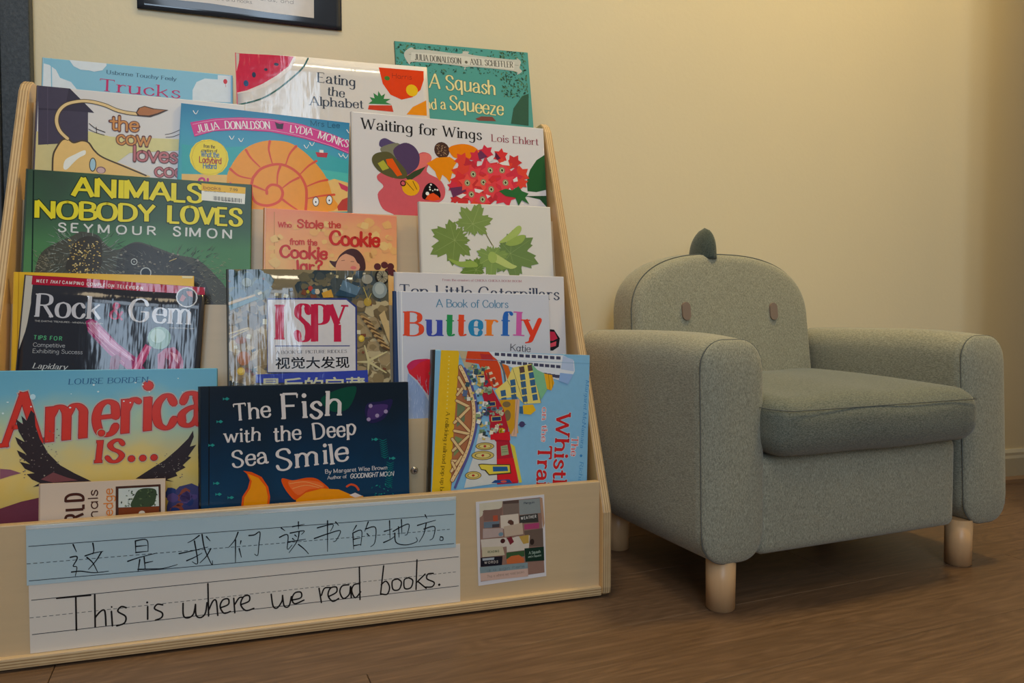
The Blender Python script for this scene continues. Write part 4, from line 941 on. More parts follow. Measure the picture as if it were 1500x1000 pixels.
  ['P','#b3bf74',1,[99.9,-69.6,114.3,-76.5,131.0,-86.9,138.3,-90.4,128.2,-94.2,111.3,-87.3,101.8,-81.5]],
  ['P','#8fa552',1,[37.2,-80.3,53.6,-84.7,72.7,-83.2,79.6,-91.3,58.0,-92.8,44.0,-87.2]],
  ['C','#9cb060',102.0,-77.9,6.8,8.6],
 ]),
 'yellow': dict(loc=(-0.2921, 0.9552, 0.1437), lean=7, phi=-0.0091, w=0.1915, h=0.2752, art=[
  ['P','#e6cf9a',0,[177.8,-0.3,190.6,-0.3,189.8,-3.0,178.7,-3.2]],
  ['L','#c08a10',0.8,0,0,[4.6,0.9,5.0,-113.1]],
 ]),
 'rock': dict(loc=(-0.2948, 0.9515, 0.1549), lean=7, phi=-0.0673, w=0.1932, h=0.2613, art=[
  ['P','#b0243a',0,[-1.1,-0.5,195.2,1.8,195.9,-9.4,-0.2,-11.0]],
  ['X','boldc','#e3d5d2','MEET',11.9,-7.9,-0.016,12.7,3.5,None,0,0],
  ['X','boldc','#e3d5d2','THAT',25.9,-8.2,0.0,11.5,3.5,None,0,0.25],
  ['X','boldc','#e3d5d2','CAMPING COUPLE ON TELEVISION',38.9,-8.1,-0.002,86.4,3.6,None,0,0],
  ['P','#9c2c62',0,[66.6,-50.3,71.9,-46.8,78.4,-49.6,102.5,-74.9,124.6,-91.7,133.6,-103.8,114.3,-104.7,93.9,-87.9,69.9,-62.6]],
  ['P','#c27a9c',0,[69.1,-51.9,73.6,-48.5,102.6,-76.7,119.8,-91.9,116.7,-93.9,93.1,-77.2,72.9,-60.6]],
  ['L','#e3b9cc',0.6,0,0,[72.2,-51.7,94.5,-75.4,119.9,-93.7]],
  ['L','#d99ab4',0.6,0,0,[69.5,-57.3,93.5,-82.6,110.6,-97.7]],
  ['P','#b83a6a',0,[117.5,-104.6,124.4,-88.1,131.5,-73.3,138.3,-76.6,132.9,-93.1,127.1,-104.1]],
  ['P','#dc8aac',0,[120.7,-104.4,127.6,-88.0,133.2,-75.0,134.9,-75.9,125.5,-104.2]],
  ['P','#7c1c40',0,[95.2,-105.6,95.7,-91.3,101.8,-87.5,106.8,-90.8,104.7,-105.1]],
  ['P','#a33a5c',0,[145.4,-85.3,153.2,-77.6,163.0,-75.2,170.1,-82.2,174.1,-91.1,174.8,-102.0,146.7,-103.3]],
  ['P','#d08a98',0,[158.4,-81.0,166.9,-84.2,169.3,-95.0,164.9,-91.5,162.0,-86.2]],
  ['P','#5c1a30',0,[153.2,-103.0,153.9,-88.5,159.1,-91.8,158.2,-102.7]],
  ['C','#7d9a88',146.0,-65.3,12.9,13.7],
  ['C','#a3b9ac',143.9,-62.7,8.2,8.6],
  ['C','#c9c6c4',173.2,-13.9,12.2,12.5],
  ['C','#30251f',173.2,-13.9,10.8,11.0],
  ['P','#a34a3a',0,[165.0,-18.2,167.9,-10.6,172.3,-13.9,169.3,-19.7]],
  ['P','#b8604a',0,[171.9,-6.6,178.6,-6.0,179.9,-13.4,174.7,-11.9]],
  ['X','serif','#c9c6cb','Rock',13.8,-47.8,0.011,70.7,26.5,None,0,0],
  ['X','serif','#a92c50','&',90.8,-45.5,-0.024,16.8,19.8,None,0,0],
  ['X','serif','#c9c6cb','Gem',111.0,-47.1,0.003,72.8,27.4,None,0,0],
  ['X','bold','#c9c6c4','THE EARTHS TREASURES - MINERALS & JEWELRY',13.8,-53.7,0.008,71.2,1.7,None,0,0],
  ['X','bold','#c9c6c4','ROCKNGEM.COM - MAY',156.5,-53.0,0.022,27.7,1.5,None,0,0],
  ['X','boldc','#58a878','TIPS FOR',14.4,-74.2,0.0,30.7,4.5,None,0,0],
  ['X','sans','#b9b9bd','Competitive',14.3,-82.6,0.012,33.3,4.6,None,0,0],
  ['X','sans','#b9b9bd','Exhibiting Success',14.4,-89.8,0.017,52.0,4.6,None,0,0],
  ['X','serif','#c9c9c9','Lapidary',15.8,-107.4,-0.003,35.8,6.0,None,0,0.3],
 ]),
 'ispy': dict(loc=(-0.057, 0.951, 0.1426), lean=7, phi=0.0048, w=0.1983, h=0.2836, art=[
  ['R',51,150,['#3c4a3a','#51594a','#2f3a35','#5f6650','#3f5560'],-0.4,-2.6,42.7,-47.7,4,13,'blob'],
  ['R',52,120,['#6b5b42','#7d6a4c','#4e4636','#8f7c5a'],-0.8,-41.6,43.6,-80.9,3,10,'blob'],
  ['R',53,120,['#9a8460','#8a7350','#b09a72','#7a6548'],-1.2,-77.4,44.1,-140.9,4,14,'blob'],
  ['R',54,140,['#4a5050','#5c5a4c','#39444a','#6b6450'],88.4,-1.4,200.3,-41.6,4,13,'blob'],
  ['R',55,140,['#a08a66','#8a7654','#b8a680','#6f5f45'],155.2,-41.6,197.3,-145.9,4,14,'blob'],
  ['R',57,60,['#2c3030','#c2b48c','#7a4a36','#c9c2a8'],-0.4,-2.6,197.3,-145.9,1,3.5,'shard'],
  ['P','#4f7076',0,[0.2,-46.1,31.5,-34.0,35.7,-37.8,1.8,-52.1]],
  ['P','#b79a6c',0,[-0.2,-41.6,31.5,-31.8,32.2,-34.0,-0.2,-45.3]],
  ['P','#5c7486',0,[139.8,-12.6,161.8,-22.6,156.9,-32.9,135.0,-25.2]],
  ['P','#31485a',0,[135.0,-25.2,156.9,-32.9,153.8,-35.6,128.0,-33.0]],
  ['P','#c8963c',0,[112.3,-29.9,124.4,-25.2,127.2,-35.3,114.4,-36.1]],
  ['C','#9a9484',170.6,-11.5,7.1,6.3],
  ['C','#7d8478',21.8,-16.7,6.0,5.7],
  ['C','#2d2a26',190.2,-8.1,9.5,10.5],
  ['C','#9a9078',190.5,-7.8,7.3,8.3],
  ['L','#2d2a26',0.5,0,0,[190.5,-7.8,197.8,-7.7]],
  ['L','#2d2a26',0.5,0,0,[190.5,-7.8,196.6,-12.1]],
  ['L','#2d2a26',0.5,0,0,[190.5,-7.8,193.6,-15.2]],
  ['L','#2d2a26',0.5,0,0,[190.5,-7.8,189.7,-16.1]],
  ['L','#2d2a26',0.5,0,0,[190.5,-7.8,186.1,-14.5]],
  ['L','#2d2a26',0.5,0,0,[190.5,-7.8,183.8,-11.0]],
  ['L','#2d2a26',0.5,0,0,[190.5,-7.8,183.4,-6.5]],
  ['L','#2d2a26',0.5,0,0,[190.5,-7.8,185.2,-2.4]],
  ['L','#2d2a26',0.5,0,0,[190.5,-7.8,188.5,0.1]],
  ['L','#2d2a26',0.5,0,0,[190.5,-7.8,192.4,0.3]],
  ['C','#8a9494',186.6,-25.7,9.7,11.1],
  ['C','#a8aeaa',186.6,-24.1,6.3,7.6],
  ['L','#b08d5c',3.6,0,1,[162.4,-60.5,171.5,-64.5]],
  ['L','#5c4630',3.6,0,1,[164.5,-63.6,173.6,-67.6]],
  ['L','#b08d5c',3.6,0,1,[166.5,-66.8,175.7,-70.8]],
  ['L','#5c4630',3.6,0,1,[168.6,-69.9,177.8,-74.0]],
  ['L','#b08d5c',3.6,0,1,[170.7,-73.1,179.9,-77.1]],
  ['L','#5c4630',3.6,0,1,[172.8,-76.3,182.0,-80.3]],
  ['L','#b08d5c',3.6,0,1,[174.9,-79.4,184.1,-83.5]],
  ['L','#5c4630',3.6,0,1,[176.9,-82.6,186.2,-86.7]],
  ['L','#b08d5c',3.6,0,1,[179.0,-85.8,188.3,-89.8]],
  ['L','#5c4630',3.6,0,1,[181.1,-89.0,190.4,-93.0]],
  ['L','#b08d5c',3.6,0,1,[183.2,-92.1,192.5,-96.2]],
  ['L','#5c4630',3.6,0,1,[185.3,-95.3,194.6,-99.4]],
  ['L','#b08d5c',3.6,0,1,[187.4,-98.5,196.7,-102.6]],
  ['L','#5c4630',3.6,0,1,[189.5,-101.7,198.8,-105.8]],
  ['P','#c2a676',0,[184.9,-59.0,192.1,-52.7,198.5,-76.5,197.9,-97.1]],
  ['L','#6f5a3c',0.8,0,0,[178.7,-55.8,197.9,-97.1]],
  ['L','#c7b888',3.6,0,1,[170.1,-118.5,165.3,-98.9]],
  ['L','#c7b888',3.6,0,1,[170.1,-118.5,193.7,-107.3]],
  ['L','#c7b888',3.6,0,1,[170.1,-120.1,192.2,-134.7]],
  ['L','#c7b888',3.4,0,1,[170.1,-120.1,154.8,-119.7]],
  ['L','#c7b888',3.4,0,1,[170.1,-120.1,168.2,-135.6]],
  ['C','#c9a83c',161.4,-89.4,3.9,4.4],
  ['C','#dcc05c',160.8,-88.7,2.4,2.8],
  ['C','#b0913a',170.6,-41.6,5.0,5.7],
  ['L','#c0aa5c',0.9,0,0,[165.7,-22.6,170.7,-36.8]],
  ['L','#c0aa5c',0.9,0,0,[175.5,-30.5,171.4,-38.4]],
  ['C','#c9a02c',13.7,-127.8,4.8,5.0],
  ['C','#e0bf50',13.2,-127.2,3.0,3.3],
  ['C','#a8683c',17.1,-111.9,7.7,8.9],
  ['C','#8f5630',13.9,-89.5,6.7,4.5],
  ['L','#c9b27c',1.4,0,0,[0.1,-81.1,23.2,-73.9]],
  ['L','#c9b27c',1.2,0,0,[4.2,-84.9,23.9,-75.4]],
  ['P','#3f4438',0,[33.6,-128.8,30.3,-128.9,29.9,-132.3,28.1,-129.3,25.1,-130.6,26.6,-127.5,24.0,-125.3,27.3,-125.2,27.8,-121.8,29.5,-124.8,32.6,-123.5,31.1,-126.6]],
  ['C','#b0453c',98.6,-24.3,3.0,3.4],
  ['C','#4a6f8c',102.7,-28.4,3.2,3.7],
  ['C','#b0a040',95.3,-28.5,2.0,2.4],
  ['C','#c9b8a0',107.1,-28.4,3.0,3.4],
  ['P','#38407c',0,[46.0,-37.0,143.1,-36.6,156.6,-47.1,154.9,-133.7,44.3,-130.5]],
  ['P','#cfcacc',0,[46.5,-38.9,143.3,-38.8,154.4,-48.7,152.9,-132.8,45.2,-129.7]],
  ['X','didot','#bf2746','I',55.6,-88.9,-0.021,9.7,43.4,None,0,0],
  ['X','didot','#bf2746','SPY',79.7,-92.0,-0.017,64.3,47.3,None,0,0],
  ['L','#38407c',1.2,0,0,[54.8,-97.4,145.9,-98.7]],
  ['X','serif','#4a474c','A BOOK OF PICTURE RIDDLES',55.3,-107.5,-0.001,87.6,4.0,None,0,0],
  ['J','-','#232226','视觉大发现',54.3,-126.6,-0.01,90.9,15.3,None,0,0],
  ['P','#3a47a3',0,[30.9,-132.3,168.3,-130.6,168.6,-146.2,30.7,-142.7]],
  ['J','-','#c9c5a8','最后的宝藏',36.1,-157.7,-0.02,128.4,21.2,None,0,0],
 ]),
 'ten': dict(loc=(0.1479, 0.9533, 0.1448), lean=7, phi=-0.0112, w=0.2405, h=0.2818, art=[
  ['X','serif','#a8606a','From the creators of CHICKA CHICKA BOOM BOOM',63.3,-10.6,0.007,113.7,3.0,None,0,0],
  ['X','serif','#43485a','Ten Little Caterpillars',4.6,-32.8,-0.004,229.7,15.9,None,0,0],
  ['P','#26242a',0,[216.6,-75.9,222.9,-76.5,231.3,-89.0,229.2,-100.6,220.2,-106.2,214.3,-106.2]],
  ['P','#b8304a',0,[216.5,-79.2,223.5,-79.8,227.8,-89.0,220.7,-92.3,216.1,-92.3]],
  ['P','#c94a5c',0,[216.0,-96.3,225.9,-93.0,225.0,-99.6,215.8,-101.6]],
 ]),
 'butter': dict(loc=(0.1446, 0.9478, 0.1449), lean=7, phi=-0.0128, w=0.2176, h=0.2558, art=[
  ['P','#2c3f66',0,[-1.5,0.7,2.2,0.4,4.7,-172.8,-2.9,-172.5]],
  ['L','#aab2bc',1.2,0,0,[5.2,-0.1,6.8,-172.8]],
  ['L','#e3e3ea',1.0,0,0,[8.9,-0.0,9.9,-172.9]],
  ['X','script','#3d7a9c','A Book of Colors',55.6,-20.4,0.003,102.2,10.3,None,0,0],
  ['X','didot','#d64a2c','B',12.8,-59.1,-0.019,25.8,31.7,None,0,0],
  ['X','didot','#3f4aa0','u',42.6,-59.0,-0.021,23.7,32.0,None,0,0],
  ['X','didot','#2e8a50','t',67.6,-58.9,-0.041,14.7,32.2,None,0,0],
  ['X','didot','#d64a2c','t',83.6,-58.8,-0.041,14.8,32.4,None,0,0],
  ['X','didot','#2f7fae','e',101.7,-58.8,-0.026,18.9,32.5,None,0,0],
  ['X','didot','#e0782c','r',125.3,-58.7,-0.026,19.2,32.8,None,0,0],
  ['X','didot','#2f62b0','f',145.8,-58.6,-0.037,16.1,33.0,None,0,0],
  ['X','didot','#c25ca0','l',166.0,-58.5,-0.05,12.1,33.2,None,0,0],
  ['X','didot','#d6402c','y',179.5,-58.5,-0.018,27.4,33.4,None,0,0],
  ['X','script','#2a2a35','Katie',158.0,-79.4,-0.069,30.5,9.1,None,0,0],
  ['P','#cf2f3a',0,[14.8,-100.0,22.6,-92.4,36.5,-90.3,49.0,-91.0,48.2,-143.5,40.5,-135.6,28.4,-118.5,17.7,-109.2]],
  ['P','#c0305a',1,[14.8,-100.0,22.6,-92.4,36.5,-90.3,44.3,-91.0,31.8,-95.5,20.9,-104.7]],
  ['C','#3f7a3c',46.2,-109.5,2.2,2.8],
  ['P','#8fa3c9',0,[16.2,-109.2,28.3,-121.6,37.5,-134.0,45.0,-149.5,47.7,-174.1,12.3,-173.0]],
  ['R',61,60,['#a8b8d6','#7d93bf','#b9c6de'],14.5,-118.3,43.1,-170.9,5,9,'rainy'],
 ]),
 'america': dict(loc=(-0.2919, 0.9004, 0.018), lean=5, phi=-0.0088, w=0.221, h=0.29, art=[
  ['P','#8a5a6a',0,[4.0,-105.2,13.9,-106.7,23.9,-111.0,14.0,-113.3,4.1,-116.5]],
  ['P','#6b3a48',0,[-8.2,-164.6,4.6,-147.7,24.3,-141.5,42.6,-138.0,55.1,-196.3,-7.9,-190.8]],
  ['P','#46456e',0,[168.0,-156.2,171.6,-144.4,180.9,-134.9,194.0,-132.1,203.4,-137.3,205.5,-209.4,168.2,-206.1]],
  ['R',71,12,['#8a4a3c','#33406e','#5a4a7a'],171.6,-140.4,201.6,-164.6,4,9,'blob'],
  ['X','america','#cc3d33','America',6.6,-81.6,0.086,204.1,55.7,'#b9a6a0',1.8,0.1],
  ['P','#3a3133',0,[32.2,-43.3,35.7,-47.3,36.7,-60.8,41.0,-74.5,48.8,-90.3,60.9,-104.4,74.8,-113.9,91.4,-123.6,68.0,-124.2,54.3,-123.3,43.3,-125.6,34.9,-126.4,41.6,-122.6,34.0,-118.3,28.9,-112.3,36.4,-111.7,27.1,-106.4,22.1,-98.5,32.1,-101.9,22.0,-92.8,19.4,-86.0,28.6,-91.2,20.1,-79.3,17.6,-71.6,26.8,-77.7,20.8,-66.0,18.1,-52.5,24.9,-58.5,23.1,-48.8,28.2,-54.7]],
  ['R',72,60,['#8f8478','#6a5a5a'],21.6,-60.3,59.4,-119.8,0.4,0.9,'dot'],
  ['P','#7a4a4c',0,[42.4,-118.8,54.2,-111.8,67.9,-118.3,78.3,-121.9,54.3,-122.9]],
  ['P','#3a3133',0,[135.8,-123.3,151.2,-113.2,165.9,-103.9,178.8,-92.4,190.1,-80.7,195.3,-71.8,196.1,-79.0,192.0,-90.0,198.8,-88.2,190.1,-101.1,193.5,-102.3,184.5,-110.9,187.5,-113.5,177.1,-119.0,179.0,-122.7,167.8,-126.1,175.3,-129.0,154.9,-125.4]],
  ['R',73,40,['#8f8478','#6a5a5a'],153.0,-97.2,188.3,-125.3,0.4,0.9,'dot'],
  ['X','america','#cc3d33','is...',93.8,-103.2,0.007,67.5,35.9,'#b9a890',1.5,0.1],
  ['X','serif','#33608a','LOUISE BORDEN',67.8,-16.0,0.012,81.1,6.1,None,0,0.1],
  ['R',74,14,['#cfe0ea'],5.9,-6.1,212.8,-46.7,0.6,1.2,'dot'],
  ['C','#b9d6e6',33.8,-28.9,2.7,3.1],
 ]),
 'world': dict(loc=(-0.246, 0.8848, 0.0176), lean=2, phi=-0.0199, w=0.1216, h=0.1705, art=[
  ['X','boldc','#4a2a22','WORLD',41.8,-71.4,1.58,64.0,16.9,None,0,0],
  ['X','bold','#4a2a22','animals',55.4,-70.5,1.58,63.0,8.9,None,0,0],
  ['X','bold','#d07a34','knowledge',70.0,-75.5,1.58,68.2,8.6,None,0,0],
  ['P','#4a2f26',0,[72.4,-6.1,117.0,-5.8,117.9,-51.7,72.7,-48.7]],
  ['P','#c3c9c3',0,[75.2,-8.6,114.8,-8.3,115.6,-29.9,75.3,-29.1]],
  ['P','#3c4a35',1,[87.9,-29.3,90.5,-18.7,94.8,-11.1,103.6,-9.3,112.5,-12.1,111.8,-23.8,107.4,-29.8]],
  ['R',81,40,['#3c4a35','#5c6a48','#2f3328'],77.3,-9.3,113.6,-28.8,0.8,2,'leaf'],
  ['P','#7a3c22',0,[75.4,-29.5,115.6,-30.3,115.7,-51.5,75.5,-48.8]],
  ['C','#d8c9b4',98.5,-36.7,3.2,2.8],
 ]),
 'fish': dict(loc=(-0.0863, 0.8846, 0.0169), lean=4, phi=-0.0049, w=0.2376, h=0.2696, art=[
  ['L','#0d1216',1.0,0,0,[9.6,0.4,8.8,-134.2]],
  ['P','#1b4a3c',1,[132.6,-19.2,146.0,-9.8,165.2,-4.4,174.9,-6.6,165.0,-30.0,145.8,-33.3]],
  ['P','#2e2a4c',1,[184.4,-34.6,188.4,-24.8,202.2,-23.3,218.2,-21.8,208.0,-43.4,190.1,-48.7]],
  ['P','#4a3768',1,[187.3,-36.7,192.3,-27.9,212.1,-27.6,204.0,-41.3,190.2,-44.7]],
  ['C','#9a88a8',191.3,-28.1,2.4,2.4],
  ['C','#9a88a8',209.6,-35.5,2.4,2.4],
  ['C','#9a88a8',199.1,-40.1,2.4,2.4],
  ['C','#9a88a8',188.8,-44.3,2.4,2.3],
  ['X','slabby','#d0c7c4','The',36.1,-39.8,0.066,42.4,19.0,None,0,0],
  ['X','slabby','#d0c7c4','Fish',88.2,-39.3,0.0,72.5,29.1,None,0,0],
  ['X','slabby','#d0c7c4','with',26.0,-64.2,-0.012,40.8,15.5,None,0,0],
  ['X','slabby','#d0c7c4','the',79.1,-65.6,0.021,32.9,17.7,None,0,0],
  ['X','slabby','#d0c7c4','Deep',123.8,-65.0,0.06,51.6,18.7,None,0,0],
  ['X','slabby','#d0c7c4','Sea',34.1,-93.4,0.08,41.1,18.9,None,0,0],
  ['X','slabby','#d0c7c4','Smile',82.0,-100.6,0.089,86.2,24.2,None,0,0],
  ['X','slabby','#c9c3c3','By Margaret Wise Brown',137.2,-106.7,0.015,74.0,4.7,None,0,0],
  ['X','slabby','#c9c3c3','Author of',139.8,-113.5,0.009,22.5,3.9,None,0,0],
  ['X','bold','#d5d0d0','GOODNIGHT MOON',166.1,-114.0,0.0,52.6,5.3,None,0,0.15],
  ['P','#d8531f',0,[45.7,-97.9,54.9,-99.9,65.7,-106.2,72.8,-118.0,74.9,-129.5,73.6,-140.8,43.2,-139.5,44.5,-127.4,50.4,-118.4,52.8,-109.2,49.6,-101.5]],
  ['P','#e88c1e',0,[50.5,-101.5,62.1,-106.9,70.1,-117.8,72.4,-129.3,71.2,-140.6,45.5,-139.1,46.8,-128.5,53.1,-118.6,54.9,-110.3]],
  ['P','#d8531f',1,[88.3,-109.1,100.2,-112.2,115.0,-110.2,126.2,-111.5,135.6,-118.3,141.2,-125.4,126.1,-125.4,114.9,-128.5,103.7,-135.3,96.4,-129.1,89.2,-117.2]],
  ['P','#e06a35',1,[94.7,-113.7,111.3,-112.9,129.9,-116.0,135.5,-123.1,118.6,-123.9,105.6,-129.7]],
  ['L','#f0a060',0.6,1,0,[96.5,-115.8,115.0,-115.0,133.7,-122.0]],
  ['L','#f0a060',0.6,1,0,[100.1,-121.7,115.0,-118.9,129.9,-122.7]],
  ['P','#e88c1e',0,[103.7,-135.3,114.9,-127.5,133.6,-123.9,152.6,-126.2,166.0,-132.9,181.4,-135.9,181.4,-140.8,152.4,-150.4,103.6,-148.7]],
  ['P','#d9c7c0',0,[165.0,-133.8,171.8,-131.4,180.4,-135.9,171.7,-137.2]],
  ['L','#cc5030',2.4,1,0,[162.2,-123.5,167.0,-121.3,172.8,-123.6,176.0,-128.3]],
  ['P','#2f8a84',0,[24.2,-13.1,26.0,-14.6,28.6,-12.8,31.3,-14.8,28.6,-16.6,26.0,-15.0,24.2,-16.5]],
  ['P','#2f8a84',0,[17.3,-38.8,19.1,-40.4,21.7,-38.6,24.3,-40.6,21.7,-42.4,19.1,-40.8,17.3,-42.2]],
  ['P','#2f8a84',0,[8.6,-65.3,10.3,-66.8,12.9,-65.1,15.5,-67.1,12.9,-68.8,10.3,-67.2,8.5,-68.6]],
  ['P','#2f8a84',0,[192.3,-67.0,194.2,-68.7,197.2,-66.8,200.2,-68.9,197.2,-70.8,194.2,-69.1,192.3,-70.5]],
  ['P','#2f8a84',0,[213.0,-90.8,215.0,-92.5,218.0,-90.7,221.0,-92.9,217.9,-94.7,215.0,-92.9,213.0,-94.4]],
  ['P','#2f8a84',0,[13.6,-108.6,15.3,-110.2,17.9,-108.5,20.5,-110.5,17.9,-112.2,15.3,-110.5,13.6,-111.9]],
  ['P','#2f8a84',0,[15.8,-121.1,17.5,-122.7,20.1,-121.1,22.7,-123.1,20.1,-124.8,17.5,-123.1,15.8,-124.5]],
  ['P','#2f8a84',0,[28.7,-125.7,30.4,-127.3,33.1,-125.7,35.7,-127.7,33.0,-129.4,30.4,-127.7,28.7,-129.1]],
  ['L','#1f6a6a',1.1,0,1,[205.7,-71.2,201.3,-68.6]],
  ['L','#1f6a6a',1.1,0,1,[205.7,-71.2,210.1,-69.0]],
  ['L','#1f6a6a',1.1,0,1,[205.9,-73.8,201.6,-71.2]],
  ['L','#1f6a6a',1.1,0,1,[205.9,-73.8,210.3,-71.6]],
  ['L','#1f6a6a',1.1,0,1,[206.2,-76.4,201.9,-73.8]],
  ['L','#1f6a6a',1.1,0,1,[206.2,-76.4,210.6,-74.2]],
  ['L','#1f6a6a',1.1,0,1,[206.5,-79.0,202.1,-76.4]],
  ['L','#1f6a6a',1.1,0,1,[206.5,-79.0,210.9,-76.8]],
  ['L','#1f6a6a',1.1,0,1,[206.7,-81.6,202.4,-79.0]],
  ['L','#1f6a6a',1.1,0,1,[206.7,-81.6,211.1,-79.4]],
  ['L','#1f6a6a',1.1,0,1,[207.0,-84.2,202.7,-81.6]],
  ['L','#1f6a6a',1.1,0,1,[207.0,-84.2,211.4,-82.0]],
  ['L','#1f6a6a',1.1,0,1,[207.3,-86.8,203.0,-84.1]],
  ['L','#1f6a6a',1.1,0,1,[207.3,-86.8,211.7,-84.6]],
  ['L','#1f6a6a',1.1,0,1,[207.6,-89.4,203.2,-86.7]],
  ['L','#1f6a6a',1.1,0,1,[207.6,-89.4,211.9,-87.2]],
  ['L','#1f6a6a',1.1,0,1,[207.8,-91.9,203.5,-89.3]],
  ['L','#1f6a6a',1.1,0,1,[207.8,-91.9,212.2,-89.8]],
  ['L','#1f6a6a',1.1,0,1,[214.3,-99.5,210.0,-96.8]],
  ['L','#1f6a6a',1.1,0,1,[214.3,-99.5,218.7,-97.3]],
  ['L','#1f6a6a',1.1,0,1,[214.1,-102.0,209.7,-99.4]],
  ['L','#1f6a6a',1.1,0,1,[214.1,-102.0,218.5,-99.9]],
  ['L','#1f6a6a',1.1,0,1,[213.8,-104.6,209.5,-102.0]],
  ['L','#1f6a6a',1.1,0,1,[213.8,-104.6,218.3,-102.5]],
  ['L','#1f6a6a',1.1,0,1,[213.6,-107.2,209.3,-104.5]],
  ['L','#1f6a6a',1.1,0,1,[213.6,-107.2,218.0,-105.0]],
  ['L','#1f6a6a',1.1,0,1,[213.4,-109.7,209.0,-107.1]],
  ['L','#1f6a6a',1.1,0,1,[213.4,-109.7,217.8,-107.6]],
  ['L','#1f6a6a',1.1,0,1,[213.2,-112.3,208.8,-109.7]],
  ['L','#1f6a6a',1.1,0,1,[213.2,-112.3,217.6,-110.2]],
  ['L','#1f6a6a',1.1,0,1,[212.9,-114.9,208.6,-112.2]],
  ['L','#1f6a6a',1.1,0,1,[212.9,-114.9,217.3,-112.8]],
  ['L','#1f6a6a',1.1,0,1,[212.7,-117.5,208.4,-114.8]],
  ['L','#1f6a6a',1.1,0,1,[212.7,-117.5,217.1,-115.3]],
  ['L','#1f6a6a',1.1,0,1,[212.5,-120.0,208.1,-117.4]],
  ['L','#1f6a6a',1.1,0,1,[212.5,-120.0,216.9,-117.9]],
  ['L','#1f6a6a',1.1,0,1,[212.2,-122.6,207.9,-119.9]],
  ['L','#1f6a6a',1.1,0,1,[212.2,-122.6,216.7,-120.5]],
  ['L','#1f6a6a',1.1,0,1,[212.0,-125.2,207.7,-122.5]],
  ['L','#1f6a6a',1.1,0,1,[212.0,-125.2,216.4,-123.1]],
  ['L','#1f6a6a',1.1,0,1,[211.8,-127.7,207.5,-125.1]],
  ['L','#1f6a6a',1.1,0,1,[211.8,-127.7,216.2,-125.6]],
  ['R',91,25,['#1f6a6a','#2f8a84'],189.3,-123.7,220.8,-141.6,0.8,2,'leaf'],
 ]),
 'whistle': dict(loc=(0.172, 0.8853, 0.027), lean=4, phi=-0.0493, w=0.2101, h=0.2978, art=[
  ['P','#7fb0cf',0,[29.6,0.0,216.8,2.1,203.9,-173.0,25.5,-176.6]],
  ['P','#dbb02a',0,[7.9,0.4,31.5,0.5,25.5,-176.6,1.3,-177.8]],
  ['P','#b8a888',0,[29.6,0.0,43.0,-0.8,57.1,-25.5,39.8,-22.3]],
  ['P','#cf4a2c',0,[42.0,0.4,77.8,0.2,86.2,-21.0,90.9,-47.3,75.2,-45.7,67.2,-38.4,56.9,-16.2,39.5,-13.9]],
  ['P','#b53a3a',0,[58.4,-3.1,74.0,-3.7,76.2,-11.9,60.6,-10.5]],
  ['P','#d8c8a8',0,[62.8,-20.7,70.5,-18.6,72.2,-21.8,64.4,-23.9]],
  ['P','#d8c8a8',0,[67.3,-27.7,74.6,-25.3,76.3,-28.4,68.9,-30.8]],
  ['P','#d8c8a8',0,[71.8,-34.7,78.7,-31.9,80.4,-35.1,73.4,-37.9]],
  ['P','#d8c8a8',0,[76.2,-41.7,82.8,-38.6,84.5,-41.7,77.9,-44.9]],
  ['P','#d8c8a8',0,[80.7,-48.8,86.9,-45.3,88.6,-48.4,82.4,-51.9]],
  ['P','#8a4438',0,[67.8,-27.1,70.7,-26.7,72.9,-34.5,70.0,-35.5]],
  ['P','#8a4438',0,[74.9,-34.5,78.4,-34.0,80.1,-41.5,77.0,-42.3]],
  ['P','#cfc4a8',0,[75.9,-1.6,83.7,-1.9,94.1,-20.8,99.8,-47.1,94.9,-49.1,88.3,-24.7,81.0,-9.9]],
  ['P','#5c6a78',0,[80.3,-4.3,82.8,-4.2,92.2,-22.7,95.2,-45.3,93.2,-45.3,89.3,-24.7]],
  ['P','#d0682c',0,[88.0,-15.3,96.0,-16.0,102.4,-33.8,96.5,-36.8]],
  ['P','#d3d6dc',0,[70.0,-0.1,171.6,-1.3,187.4,-8.6,188.8,-22.1,179.8,-39.4,166.2,-34.3,102.0,-19.6,86.0,-13.5,76.0,-6.3]],
  ['P','#4a4a60',0,[77.8,-1.0,83.7,-1.1,83.8,-5.1,77.9,-4.9]],
  ['P','#4a4a60',0,[86.0,-1.2,92.0,-1.3,92.1,-5.3,86.2,-5.1]],
  ['P','#4a4a60',0,[94.3,-1.4,100.3,-1.5,100.4,-5.5,94.4,-5.3]],
  ['P','#4a4a60',0,[102.6,-1.6,108.6,-1.8,108.7,-5.7,102.7,-5.5]],
  ['P','#4a4a60',0,[110.9,-1.8,117.0,-2.0,117.1,-6.0,111.1,-5.8]],
  ['P','#4a4a60',0,[119.3,-2.0,125.4,-2.2,125.5,-6.2,119.4,-6.0]],
  ['P','#4a4a60',0,[127.8,-2.2,133.8,-2.4,134.0,-6.4,127.9,-6.2]],
  ['P','#4a4a60',0,[136.2,-2.4,142.4,-2.6,142.5,-6.6,136.4,-6.4]],
  ['P','#4a4a60',0,[144.8,-2.6,150.9,-2.8,151.0,-6.8,144.9,-6.6]],
  ['P','#4a4a60',0,[153.3,-2.8,159.5,-3.0,159.6,-7.1,153.4,-6.9]],
  ['P','#4a4a60',0,[162.0,-3.0,168.2,-3.2,168.3,-7.3,162.1,-7.1]],
  ['P','#4a4a60',0,[85.9,-10.5,91.9,-10.7,92.0,-14.6,86.1,-14.4]],
  ['P','#4a4a60',0,[93.4,-10.9,99.3,-11.1,99.4,-15.0,93.5,-14.8]],
